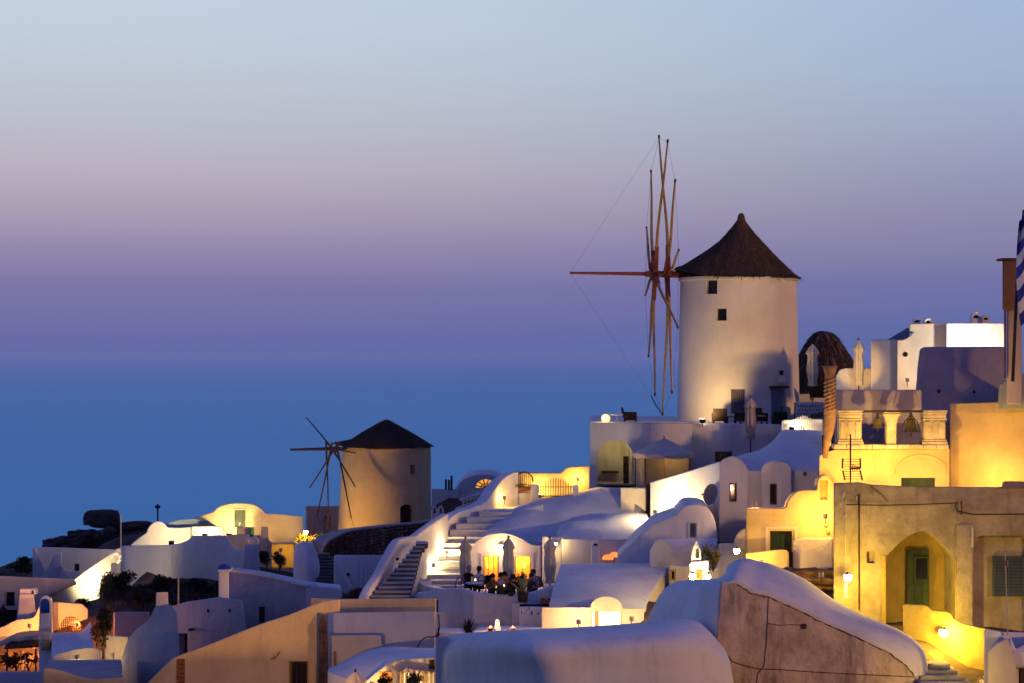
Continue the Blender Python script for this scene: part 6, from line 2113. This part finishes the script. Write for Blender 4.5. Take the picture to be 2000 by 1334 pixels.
# ------------------------------------------------------------------ foreground: stained wall under a curved white roof
rh = empty('curved_roof_house', P(1600, 1400, 62), 'foreground house with a stained grey wall under a curved white roof', 'house')
front = [(1401, 1420), (1400, 1246), (1405, 1190), (1409, 1141), (1440, 1140), (1470, 1158), (1500, 1164), (1560, 1190), (1620, 1221), (1680, 1247), (1740, 1276), (1772, 1300), (1786, 1320), (1790, 1420)]
f0 = [Pl(60.6).p(x, y) for x, y in front]
f1 = [Pl(60.6).p(x, y, -.6) for x, y in front]
v, f = loft([f0, f1])
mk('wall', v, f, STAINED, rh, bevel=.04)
m0 = cr([(1399, 1246, 60.75), (1402, 1200, 60.75), (1405, 1150, 60.75), (1411, 1139, 60.75), (1424, 1136, 60.75), (1441, 1134, 60.75), (1470, 1151, 60.75), (1500, 1157, 60.75), (1560, 1183, 60.75), (1620, 1214, 60.75), (1680, 1240, 60.75), (1740, 1269, 60.75), (1776, 1296, 60.75), (1792, 1325, 60.75), (1796, 1400, 60.75)], 3)
m1 = cr([(1345, 1246, 62.5), (1352, 1190, 62.5), (1366, 1146, 62.5), (1408, 1132, 62.5), (1424, 1112, 62.5), (1448, 1104, 62.5), (1478, 1116, 62.4), (1506, 1124, 62.3), (1566, 1152, 62.0), (1624, 1188, 61.8), (1684, 1216, 61.5), (1748, 1241, 61.3), (1790, 1268, 61.15), (1806, 1300, 61.1), (1809, 1400, 61.1)], 3)
m2_ = cr([(1257, 1246, 66), (1282, 1178, 66), (1318, 1136, 66), (1404, 1130, 66), (1422, 1103, 66), (1452, 1090, 66), (1486, 1097, 65.8), (1510, 1103, 65.4), (1572, 1131, 65), (1630, 1172, 64.4), (1690, 1203, 63.4), (1752, 1228, 62.6), (1796, 1258, 62), (1812, 1295, 61.8), (1814, 1400, 61.8)], 3)
m3 = cr([(1262, 1250, 70), (1290, 1190, 70), (1325, 1150, 70), (1404, 1142, 70), (1424, 1114, 70), (1452, 1102, 70), (1486, 1110, 69.8), (1510, 1118, 69.2), (1572, 1145, 68.6), (1630, 1186, 67.8), (1690, 1216, 66.4), (1752, 1240, 65), (1796, 1270, 64), (1812, 1305, 63.4), (1814, 1400, 63.4)], 3)
rows = [[P(*q) for q in r_] for r_ in (m0, m1, m2_, m3)]
cols = [cr([tuple(r_[i]) for r_ in rows], 5) for i in range(len(m0))]
nr, nc = len(cols[0]), len(cols)
v = [Vector(cols[i][j]) for j in range(nr) for i in range(nc)]
f = [(j * nc + i, j * nc + i + 1, (j + 1) * nc + i + 1, (j + 1) * nc + i) for j in range(nr - 1) for i in range(nc - 1)]
loop = [i for i in range(nc)] + [j * nc + nc - 1 for j in range(1, nr)] + [(nr - 1) * nc + i for i in range(nc - 2, -1, -1)] + [j * nc for j in range(nr - 2, 0, -1)]
b = len(v)
for k, i in enumerate(loop):
    q = v[i]
    fr_ = k < nc
    v.append(Vector((q.x, q.y + (.02 if fr_ else 0), (q.z - .16) if False else min(q.z - .3, -11.5) if not fr_ else min(q.z - .2, zat(1420, 60)))))
L = len(loop)
f += [(loop[i], b + i, b + (i + 1) % L, loop[(i + 1) % L]) for i in range(L)] + [tuple(b + i for i in range(L))]
mk('roof', v, f, WHITE, rh, angle=50)
wp_ = Pl(60.6)
rnd = random.Random(77)
crk = [(1501, 1166), (1499, 1215), (1496, 1260), (1492, 1300), (1480, 1316), (1476, 1345)]
G().tube([wp_.p(x, y, .012) for x, y in crk], .010, 5).build('cable', WIRE, rh)
G().tube([wp_.p(x, y, .015) for x, y in [(1500, 1218), (1522, 1221), (1545, 1220), (1572, 1221)]], .010, 5).build('cable', WIRE, rh)
G().wbox(wp_, 1568, 1218, 1575, 1228, 0, .07).build('junction_box', WOODD, rh, bevel=.01)
G().tube([wp_.p(x, y, .02) for x, y in [(1400, 1248), (1415, 1272), (1430, 1292), (1455, 1300), (1480, 1306), (1530, 1308), (1600, 1313), (1680, 1317), (1788, 1322)]], .012, 5).build('cable', WIRE, rh)
for i in range(26):
    x = rnd.uniform(1415, 1760)
    y = 1145 + (x - 1415) * .43 + rnd.uniform(4, 20)
    pts = [(x + rnd.uniform(-6, 6), y + rnd.uniform(-5, 9)) for _ in range(3)]
edge = []
for (xa, ya), (xb, yb) in zip(front[4:12], front[5:13]):
    for k in range(9):
        u = k / 9
        edge.append((xa + (xb - xa) * u + rnd.uniform(-.8, .8), ya + (yb - ya) * u + 2 + rnd.uniform(-1.8, 1.8)))
G().tube([wp_.p(x, y, .004) for x, y in edge], [rnd.uniform(.005, .024) for _ in edge], 5).build('plaster_edge', mat('grimy_edge', (.10, .075, .06), (.05, .04, .03), scale=6, bump=.3), rh)

# ------------------------------------------------------------------ foreground vault
fvr = mound('foreground_vault', WHITE, [
    [(850, 1420, 63.0), (905, 1420, 60.6), (975, 1420, 57.6), (1065, 1420, 55.0), (1160, 1420, 54.8), (1250, 1420, 54.8), (1340, 1420, 55), (1400, 1420, 55.5), (1438, 1420, 56.5)],
    [(852, 1330, 63.0), (905, 1325, 60.7), (970, 1322, 57.8), (1052, 1320, 55.2), (1160, 1318, 55.0), (1250, 1316, 55.0), (1340, 1314, 55.2), (1396, 1318, 55.7), (1434, 1345, 56.6)],
    [(853, 1275, 63.2), (900, 1266, 61.0), (955, 1260, 58.3), (1022, 1254, 55.9), (1148, 1248, 55.6), (1248, 1241, 55.6), (1333, 1236, 55.8), (1384, 1248, 56.3), (1424, 1288, 57.1)],
    [(854, 1246, 64.4), (894, 1238, 63.4), (945, 1234, 62.2), (1010, 1230, 61), (1140, 1224, 60.2), (1240, 1217, 60), (1320, 1209.5, 60), (1366, 1216, 60.3), (1410, 1262, 60.4)],
    [(858, 1262, 66.5), (896, 1252, 66), (945, 1246, 65.5), (1010, 1240, 65), (1140, 1234, 64.6), (1240, 1226, 64.4), (1316, 1218, 64.2), (1360, 1226, 64), (1398, 1280, 63.8)]], -13, None, 5, 5, angle=60)
tag(fvr, 'big smooth white vault filling the bottom middle foreground', 'vault')
for x, y in ((1113, 1316), (1250, 1306)):
    p = P(x, y, 55.9)
    G().rev(p, [(.05, -.04), (.05, .05), (.03, .055)], 10).build('vent_pipe', WHITE, fvr)
lh = prism('chimney_block', WHITE, Pl(62.6), [(850, 1290), (851, 1254)] + cr([(853, 1246), (862, 1241), (872, 1243), (879, 1252), (883, 1268)], 3) + [(884, 1290)], .8, 1420, None)
tag(lh, 'rounded white block at the left end of the foreground vault', 'wall')

# ------------------------------------------------------------------ tan wall with the stepped yard
tw = empty('tan_house', P(560, 1400, 71), 'tan lit house wall with a long sloping top and a small barred window', 'house')
TP = Pl(71)
TAN = mat('tan_plaster', (.70, .53, .31), (.60, .44, .25), bump=.35, scale=.7, stain=(.34, .24, .20), stain_amt=.4)
tww = prism('wall', TAN, TP, cr([(270, 1352), (290, 1332), (330, 1292), (350, 1280), (400, 1262), (500, 1222), (560, 1202), (590, 1190), (612, 1181), (640, 1173), (664, 1170)], 3) + [(664, 1195), (643, 1197), (636, 1199), (618, 1196.5)], .6, 1420, tw, bevel=.06)
cut(tww, TP, (566, 1292, 601, 1345), .3)
window(tw, TP, 568, 1294, 599, 1345, .12, WOODD, GLASS, nx=3, ny=1, fw=.06)
surround(tw, TP, 566, 1292, 601, 1345, 1.6, .03, OLDLOW)
cut(tww, TP, (344, 1287, 361, 1345), .25)
window(tw, TP, 344, 1287, 361, 1345, .1, WOODO, GLASS, louver=6, fw=.05)
G().tube([TP.p(530, 1287, .03), TP.p(536, 1285, .12), TP.p(542, 1280, .16), TP.p(547, 1272, .1)], .02, 6).build('hook', IRON, tw)
floodlight((-6.5, 57.5, -9.75), TP.p(480, 1262), 'unseen fill light added to brighten the tan house wall', 1500, (1, .5, .13), 70)  # added fill lamp, out of view below, warms the tan wall
# stepped yard behind: pointed stone niche
yb_ = Pl(74.5)
yw_ = prism('yard_back_wall', TAN, yb_, [(606, 1168), (664, 1170), (852, 1168)], .5, 1420, tw, bevel=.05)
ni = [(622, 1420), (623, 1240), (626, 1212), (632, 1199), (637, 1212), (640, 1240), (641, 1420)]
G().add(*loft([[Pl(70.7).p(x, y) for x, y in ni], [Pl(70.7).p(x, y, -.12) for x, y in ni]])).build('niche_frame', mat('dark_niche_stone', (.10, .07, .06), (.06, .045, .04), bump=.6), tw, bevel=.02)  # dark stone facing of the niche
ns = rnd
for i in range(13):
    y = 1216 + i * 10 + rnd.uniform(-1, 1)
    for k in range(2):
        a = 623.5 + k * 8.4 + rnd.uniform(-.8, .8)
        G().wbox(Pl(70.7), a, y, a + 7.9, y + 9.4, 0, .04 + rnd.uniform(0, .04)).build('stone', STONE, tw, bevel=.02)
prism('inner_wall', WHITE, Pl(73.2), [(640, 1197), (700, 1196), (850, 1194)], .8, 1420, tw, bevel=.05)
prism('inner_ledge', CREAM, Pl(72.4), [(642, 1241), (740, 1240), (745, 1244)], .7, 1420, tw, bevel=.04)
for x in (653, 656):
    G().tube([Pl(72.4).p(x, 1272, .03), Pl(72.4).p(x, 1305, .03)], .016, 5).build('conduit', WOODD, tw)
ca = empty('cable_loop', P(832, 1290, 71.5), 'loose black cable loops hanging at the end of the inner yard', 'cable')
G().tube([Vector(q) for q in cr([tuple(P(x, y, 71.6)) for x, y in ((808, 1285), (812, 1275), (818, 1288), (816, 1265), (824, 1250), (836, 1244), (850, 1243), (858, 1228), (856, 1200))], 5)], .022, 6).build('cable', WIRE, ca)
G().tube([Vector(q) for q in cr([tuple(P(x, y, 71.5)) for x, y in ((818, 1268), (832, 1267), (840, 1272), (846, 1282))], 4)], .022, 6).build('cable', WIRE, ca)

# curved blue roof with the lit yellow front at the bottom
bl = empty('courtyard_house', P(770, 1400, 66), 'small house with a curved blue roof and a yellow lit front at the bottom edge', 'house')
mound('roof', WHITE, [
    [(640, 1312, 67.6), (690, 1330, 66.4), (716, 1330, 66), (741, 1309, 66), (766, 1294, 66), (790, 1287, 66), (850, 1284, 66)],
    [(644, 1304, 69), (678, 1304, 68.2), (705, 1296, 67.8), (740, 1285, 67.8), (768, 1278, 67.8), (792, 1275, 67.8), (850, 1273, 67.8)],
    [(650, 1303, 71.5), (672, 1290, 71.4), (695, 1278, 71.4), (725, 1268, 71.4), (760, 1263, 71.4), (792, 1264, 71.4), (850, 1266, 71.4)]], -13, bl, 4, 4)
lyp = Pl(65.4)
lyt = cr([(700, 1345), (716, 1329), (741, 1308.5), (766, 1293.5), (790, 1287), (850, 1284)], 3)
prism('front', CREAM, lyp, lyt, .5, 1420, bl, bevel=.05)
door(bl, Pl(64.9), 741, 1312, 765, 1400, .0, WOODO, 4)
for i in range(9):
    x = 781 + i * 8
    G().wbox(Pl(64.6), x, 1314 - (3 if i == 4 else 0), x + 2.2, 1400, -.03, 0).build('pergola_post', WHITEM if i % 3 else WOODY, bl, smooth=False)
prism('pergola_roof', TERRA if False else mat('mauve_tiles', (.30, .22, .24), (.22, .16, .18), bump=.4), Pl(64.9), [(778, 1313), (796, 1303), (806, 1307), (850, 1312)], .8, 1316, bl, bevel=.02)
G().wbox(lyp, 838, 1289, 849, 1306, 0, .05).build('brown_hatch', WOODD, bl, smooth=False)
washer(P(728, 1336, 64.4), 'hidden lamp lighting the courtyard house door at the bottom', 70, (1, .58, .18))
washer(P(800, 1338, 63.8), 'hidden lamp among the pergola posts at the bottom', 60, (1, .58, .18))
closed_umbrella(694, 1312, 1400, 63.6, 'furled parasol tip glowing at the bottom edge', CANVAS, .62, pole_to=1440)
bush(P(806, 1350, 63.6), (.4, .3, .32), 'leafy climber lit yellow green in front of the pergola', LEAFY, 150, .09, 'plant', 'climber')
bush(P(752, 1345, 63.9), (.26, .2, .3), 'small plant before the orange door at the bottom', LEAFD, 90, .08, 'plant', 'shrub')

# ------------------------------------------------------------------ dark blue house left of the tan wall
dbh = empty('blue_shadow_house', P(450, 1300, 84), 'long house in blue shadow with a parapet and square tower', 'house')
DP = Pl(86)
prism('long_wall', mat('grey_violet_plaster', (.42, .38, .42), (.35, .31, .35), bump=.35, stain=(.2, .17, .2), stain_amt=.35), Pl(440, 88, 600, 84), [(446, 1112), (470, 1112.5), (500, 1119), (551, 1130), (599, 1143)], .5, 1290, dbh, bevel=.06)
ribbon_wall('coping', WHITE, [(446, 1111, 87.8), (500, 1118, 86.4), (551, 1129, 85.1), (600, 1142, 83.9)], .55, 0, dbh, drop=.14)
prism('end_wall', WHITE, Pl(84), [(598, 1142.5), (640, 1147), (665, 1149), (668, 1160)], 1.4, 1290, dbh, flat=True)
G().wbox(Pl(440, 88, 600, 84), 507, 1185, 517, 1215, -.02, .03).build('slot_window', BLACK, dbh, smooth=False)
tt_ = prism('tower', WHITE, Pl(83), [(427, 1115), (447, 1114)], .9, 1250, dbh, bevel=.05)
G().wbox(Pl(83), 425, 1113, 449, 1117, -.95, .06).build('tower_cap', WHITE, dbh, bevel=.03)
c = P(438, 1113, 83.4)
G().rev(c, [(.28, 0), (.29, .08), (.2, .2), (.05, .26)], 16).build('blue_cap', BLUE, dbh)
FWP = Pl(330, 86, 486, 80.5)
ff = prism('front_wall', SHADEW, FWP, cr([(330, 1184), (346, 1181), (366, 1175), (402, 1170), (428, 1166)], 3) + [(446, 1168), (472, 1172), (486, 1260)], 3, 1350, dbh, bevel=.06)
hole(dbh, FWP, 407, 1193, 3.6)
hole(dbh, FWP, 449, 1192.5, 3.6)
cut(ff, FWP, (348.5, 1237, 366, 1290), .4)
door(dbh, FWP, 348.5, 1237, 366, 1290, .3, BLACK, 2, False)
G().tube([FWP.p(378, 1229, 0), FWP.p(382, 1229, .3)], .06, 8).build('spout', WOODD, dbh)
pl2 = empty('pole', P(348, 1190, 83), 'slim pale pole behind the house in blue shadow', 'pole')
G().tube([P(348.5, 1186, 83.4), P(348.5, 1125, 83.4)], .035, 8).build('shaft', GALV, pl2)
G().rev(P(348.5, 1125, 83.4), [(.05, -.02), (.055, .02), (.01, .05)], 8).build('cap', GALV, pl2)
# sweeping buttress with chimney
sb = empty('sweeping_buttress', P(300, 1340, 79), 'great sweeping white buttress in blue shadow with a square chimney', 'buttress')
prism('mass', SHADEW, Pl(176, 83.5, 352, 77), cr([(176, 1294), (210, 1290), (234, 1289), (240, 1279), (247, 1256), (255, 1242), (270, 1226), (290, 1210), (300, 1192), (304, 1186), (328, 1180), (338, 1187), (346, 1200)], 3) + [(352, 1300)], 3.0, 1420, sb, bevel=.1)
prism('chimney', CREAM, Pl(79.8), [(304, 1190), (305, 1157), (328, 1156), (329, 1190)], .6, 1200, sb, bevel=.04)
# blocks and bushes between
pk_ = prism('pink_block', PINK, Pl(88), [(222, 1195), (292, 1195)], 2.5, 1290, None)
tag(pk_, 'plain pinkish block house below the earth slope', 'house')
yc = prism('yellow_block', CREAM, Pl(83), [(204, 1240), (251, 1243)], 1.8, 1330, None)
tag(yc, 'small cube wall lit yellow beside the sweeping buttress', 'wall')
washer(P(222, 1279, 81.4), 'hidden lamp in front of the small yellow cube wall', 60, YEL)
tl = prism('tan_parapet', TAN, Pl(72), cr([(84, 1312), (88, 1305), (120, 1310), (165, 1324), (200, 1325), (246, 1323)], 3) + [(246, 1345)], .5, 1420, None)
tag(tl, 'tan parapet with a dipping top at the bottom left', 'wall')
rf_ = mound('flat_roof', mat('dark_roof_plaster', (.36, .32, .33), (.30, .26, .27), bump=.3), [
    [(88, 1318, 73), (130, 1322, 73), (180, 1330, 73), (240, 1332, 73)],
    [(92, 1300, 77), (130, 1298, 77), (180, 1297, 77), (238, 1297, 77)],
    [(95, 1289, 80), (130, 1288, 80), (180, 1288, 80), (236, 1288, 80)]], -16, None, 2, 2)
tag(rf_, 'dull flat roof behind the tan parapet at the bottom left', 'roof')
crp = prism('cream_parapet', CREAM, Pl(81), cr([(103, 1281), (112, 1278), (128, 1273), (160, 1266.5), (181, 1265), (193, 1268), (199, 1274), (198, 1288)], 3), .5, 1330, None)
tag(crp, 'low cream parapet with a rounded end beyond the flat roof', 'wall')
washer(P(150, 1283, 79.9), 'hidden lamp before the low cream parapet', 22, YEL)
bcv = mound('scooped_wall', WHITE, [
    [(100, 1284, 82.5), (130, 1284, 82.5), (160, 1282, 82.5), (184, 1275, 82.5)],
    [(101, 1250, 85), (130, 1250, 85), (160, 1246, 85), (180, 1228, 85)],
    [(101, 1236, 86.5), (130, 1236, 86.5), (158, 1234, 86.5), (176, 1214, 86.5)]], -16, None, 3, 3)
tag(bcv, 'scooped bluish white wall beside the narrow bell tower', 'wall')
bush(P(206, 1262, 82.2), (.4, .35, .95), 'tall dark straggling shrub beside the yellow cube wall', LEAFD, 230, .12)
bush(P(190, 1262, 81.9), (.25, .3, .6), 'rusty leaved shrub next to the tall dark shrub', LEAFR, 120, .1)
bush(P(212, 1182, 97), (.75, .6, .9), 'leafy olive bush against the bright slanting wall', LEAFY, 330, .13)
bush(P(240, 1160, 97.5), (1.0, .6, .6), 'dark scrub on the earth slope beside the olive bush', LEAFD, 300, .14, snap=True)
bush(P(165, 1186, 94), (.5, .4, .25), 'low lit plants at the foot of the slanting wall', LEAFY, 160, .1)
bush(P(310, 1160, 97), (.55, .4, .45), 'round dark bush in the middle of the earth slope', LEAFD, 260, .12, snap=True)
bush(P(330, 1124, 99), (.6, .4, .25), 'russet scrub at the top of the earth slope', LEAFR, 180, .12, snap=True)
bush(P(400, 1150, 97), (.9, .5, .35), 'dark scrub near the square tower', LEAFD, 260, .13, snap=True)
bush(P(280, 1186, 93), (.9, .5, .3), 'low dark scrub above the pinkish block', LEAFD, 240, .13, snap=True)
bush(P(440, 1108, 96), (.55, .4, .4), 'dark scrub behind the blue tower cap', LEAFD, 220, .12, snap=True)
hg = empty('clipped_shrub', P(698, 1174, 84.5), 'round russet clipped shrub at the foot of the unlit stairway', 'shrub')
leaves('foliage', [(P(690, 1162, 84.5), (.32, .3, .26)), (P(706, 1161, 84.5), (.34, .3, .28)), (P(698, 1158, 84.6), (.36, .3, .26))], 420, .07, LEAFR, hg)
G().tube([P(698, 1176, 84.5), P(698, 1162, 84.5)], .06, 6).build('stem', WOODD, hg)
bush(P(663, 1166, 85.5), (.3, .2, .22), 'pale flowering tuft at the corner of the shadowed end wall', mat('pale_bloom', (.4, .33, .38), (.2, .2, .12), scale=9, bump=0), 90, .07, 'plant', 'flowering_tuft')

# ------------------------------------------------------------------ orange lit terrace at the left edge
lt_ = empty('left_house', P(60, 1240, 96), 'tan house with a small dark window at the left edge', 'house')
lhw = prism('wall', CREAM, Pl(98), [(-40, 1124), (0, 1125), (145, 1131), (150, 1140), (90, 1166), (78, 1180)], 4, 1290, lt_)
cut(lhw, Pl(98), (11, 1156, 29, 1184), .3)
window(lt_, Pl(98), 11, 1156, 29, 1184, .2, WOODD)
surround(lt_, Pl(98), 11, 1156, 29, 1184, 1.4, .04, WHITE)
cut(lhw, Pl(98), (12, 1191, 33, 1225), .4)
window(lt_, Pl(98), 12, 1191, 33, 1225, .25, WOODD, GLASS, nx=2)
chm = empty('chimney', P(50, 1207, 92), 'white chimney with an arched cowl on the orange lit terrace', 'chimney')
prism('stack', WHITE, Pl(92), [(34, 1208), (38, 1160), (66, 1160), (72, 1208)], .8, 1215, chm, bevel=.04)
ring = [(39, 1161), (39, 1151), (60, 1151)] + arc(58, 69, 1156, 1150, 8) + [(69, 1161), (66.5, 1161)] + arc(66.5, 60.5, 1157, 1152.5, 8) + [(60.5, 1161)]
v, f = loft([[P(x, y, 92.1) for x, y in ring], [P(x, y, 92.1) + Vector((0, .55, 0)) for x, y in ring]])
mk('cowl', v, f, WHITE2, chm)
closed_umbrella(6, 1184, 1226, 94, 'furled dark parasol at the left edge of the picture', CL_DARK, .46, pole_to=1240)
ot = empty('orange_terrace', P(40, 1330, 90), 'terrace walls lit deep orange around a thatched awning', 'terrace')
prism('upper_wall', CREAM, Pl(90.5), cr([(-40, 1235), (0, 1226), (32, 1211), (64, 1206.5), (74, 1190), (80, 1178), (92, 1166), (102, 1168)], 3) + [(104, 1240)], .5, 1290, ot)
prism('front_curve', CREAM, Pl(87.6), cr([(-40, 1262), (0, 1252), (16, 1244), (40, 1234), (78, 1231)], 3), .4, 1262, ot, bevel=.05)
prism('right_wall', CREAM, Pl(91), [(102, 1175), (160, 1179), (172, 1190)], .5, 1260, ot)
prism('back_wall', CREAM, Pl(89.8), [(-40, 1255), (78, 1248)], .3, 1340, ot)
ap = empty('thatched_awning', P(40, 1262, 88), 'straw awning over the orange lit terrace', 'awning')
v = [P(6, 1268, 86.6), P(76, 1264, 86.6), P(78, 1244, 88.8), P(38, 1246, 88.8), P(30, 1250, 87.8)]
G().hexa([P(8, 1268, 86.6), P(76, 1265, 86.6), P(76, 1245, 88.6), P(30, 1249, 88.6)], [q + Vector((0, 0, .1)) for q in (P(8, 1268, 86.6), P(76, 1265, 86.6), P(76, 1245, 88.6), P(30, 1249, 88.6))]).build('straw_sheet', THATCH, ap, smooth=False)
rnd = random.Random(40)
vv, ff_ = [], []
for i in range(700):
    u, w = rnd.random(), rnd.random()
    a_ = P(8, 1267, 86.5).lerp(P(76, 1264, 86.5), u)
    b_ = P(30, 1247.5, 88.7).lerp(P(76, 1243.5, 88.7), u)
    p = b_.lerp(a_, w * .9) + Vector((0, 0, .1))
    d = (a_ - b_).normalized() * rnd.uniform(.2, .5) + Vector((rnd.uniform(-.05, .05), 0, rnd.uniform(-.02, .05)))
    k = len(vv)
    vv += [p - Vector((.012, 0, 0)), p + Vector((.012, 0, 0)), p + d]
    ff_.append((k, k + 1, k + 2))
mk('loose_straw', vv, ff_, THATCH, ap, smooth=False, recalc=False, kind='stuff')
for x in (14, 70):
    G().tube([P(x, 1312, 86.7), P(x, 1266, 86.7)], .04, 6).build('post', WOODD, ap)
G().tube([P(48, 1312, 86.5), P(49, 1280, 86.5)], .025, 6).build('post', WHITEM, ap)
washer(P(42, 1274, 88.2), 'hanging lamp under the straw awning', 380, ORA)
washer(P(150, 1220, 88.8), 'hidden lamp in the orange courtyard right of the bell tower', 420, ORA)
washer(P(58, 1222, 88.6), 'hidden lamp on the orange upper terrace', 260, ORA)
for i, (x, y, r_, m_, lb_) in enumerate(((12, 1308, .5, LEAFR, 'reddish shrub at the left under the straw awning'), (32, 1306, .5, LEAFY, 'olive shrub in the middle under the straw awning'), (56, 1308, .45, LEAFR, 'russet shrub at the right under the straw awning'))):
    bush(P(x, y, 87), (r_, .4, .45), lb_, m_, 170, .1)
leaves('flowers', [(P(8, 1300, 86.6), (.25, .2, .15))], 40, .07, FLOWER, bpy.data.objects['orange_terrace'])
lat = empty('lattice_screen', P(138, 1233, 89), 'half round dark lattice screen glowing in the orange courtyard', 'screen')
for i in range(12):
    x = 116 + i * 3.9
    h = 30 * math.sqrt(max(0, 1 - ((x - 138) / 23) ** 2))
    G().wbox(Pl(89), x - .7, 1233 - h, x + .7, 1233, 0, .02).build('bar', WOODD, lat, smooth=False)
    if i < 7:
        y = 1230 - i * 4
        w = 22 * math.sqrt(max(0, 1 - ((1233 - y) / 31) ** 2))
        G().wbox(Pl(89), 138 - w, y - .6, 138 + w, y + .6, .025, .04).build('bar', WOODD, lat, smooth=False)
# narrow bell tower with the blue panel
bt = empty('bell_tower', P(89, 1335, 85), 'narrow white tower with a bright blue upper panel and a boxy lantern', 'tower')
bp3 = Pl(85)
prism('shaft', WHITE2, bp3, [(76, 1232), (77, 1180)] + arc(77.5, 101, 1177, 1163, 10) + [(102, 1232), (104, 1300)], .8, 1345, bt, bevel=.04)
v, f = loft([[bp3.p(x, y, .05) for x, y in [(80, 1197), (80, 1178)] + arc(80, 97, 1178, 1169, 8) + [(97, 1197)]], [bp3.p(x, y, -.02) for x, y in [(80, 1197), (80, 1178)] + arc(80, 97, 1178, 1169, 8) + [(97, 1197)]]])
mk('blue_panel', v, f, BLUE, bt)
G().wbox(bp3, 80, 1198, 97, 1226, -.02, .045).build('white_panel', WHITE2, bt, smooth=False)
for y in (1227, 1231):
    G().wbox(bp3, 76, y, 100, y + 2.4, -.05, .12).build('ledge', WHITE, bt, smooth=False)
G().wbox(bp3, 84, 1250, 101, 1268, .05, .3).build('lantern_box', OLDLOW, bt, bevel=.02)
G().wbox(bp3, 84, 1241, 98, 1249, -.02, .06).build('plate', CREAM, bt, bevel=.01)
lbw = prism('low_blue_wall', WHITE, Pl(84), [(-40, 1312), (30, 1311), (76, 1311), (88, 1312)], 1.0, 1420, None)
tag(lbw, 'low white wall in blue shade at the bottom left corner', 'wall')

# scrub over the earth slope
rnd = random.Random(99)
v, f = [], []
for i in range(900):
    px, py = rnd.uniform(205, 440), rnd.uniform(1122, 1192)
    D = 100 - (py - 1122) / 70 * 8 + rnd.uniform(-1, 1)
    q = P(px, py, D)
    z = ground(q.x, q.y) + .02
    for k in range(7):
        c = Vector((q.x + rnd.gauss(0, .13), q.y + rnd.gauss(0, .13), z))
        a = rnd.uniform(0, 6.28)
        L = rnd.uniform(.10, .34)
        d = Vector((math.cos(a) * .5, math.sin(a) * .5, 1)).normalized() * L
        w = Vector((-math.sin(a), math.cos(a), 0)) * rnd.uniform(.012, .035)
        b = len(v)
        v += [c - w, c + w, c + d]
        f.append((b, b + 1, b + 2))
tag(mk('ground_scrub', v, f, mat('dry_scrub', (.10, .07, .035), (.045, .032, .018), scale=2, bump=0), None, smooth=False, recalc=False), 'dry scrub covering the earth slope', 'scrub', kind='stuff')

# ------------------------------------------------------------------ cut the openings, then keep plain meshes only
cutters = []
for ob, lst in CUTS:
    for i, (v, f) in enumerate(lst):
        me = bpy.data.meshes.new('cutter')
        loc = WLOC[ob.name]
        me.from_pydata([tuple(Vector(x) - loc) for x in v], [], f)
        bm = bmesh.new()
        bm.from_mesh(me)
        bmesh.ops.recalc_face_normals(bm, faces=bm.faces)
        bm.to_mesh(me)
        bm.free()
        co = bpy.data.objects.new('cutter', me)
        COL.objects.link(co)
        co.location = loc
        cutters.append(co)
        md = ob.modifiers.new('cut', 'BOOLEAN')
        md.operation, md.object, md.solver = 'DIFFERENCE', co, 'EXACT'
bpy.context.view_layer.update()
dg = bpy.context.evaluated_depsgraph_get()
todo = {o.name: o for o in BEVELS}
todo.update({ob.name: ob for ob, _ in CUTS})
baked = []
for o in todo.values():
    me = bpy.data.meshes.new_from_object(o.evaluated_get(dg), depsgraph=dg)
    baked.append((o, me))
for o, me in baked:
    o.modifiers.clear()
    old = o.data
    users = [x for x in bpy.data.objects if x.data == old]
    me.name = old.name
    for x in users:
        x.modifiers.clear()
        x.data = me
    me.polygons.foreach_set('use_smooth', [True] * len(me.polygons))
    me.set_sharp_from_angle(angle=R(38))
for co in cutters:
    bpy.data.objects.remove(co, do_unlink=True)
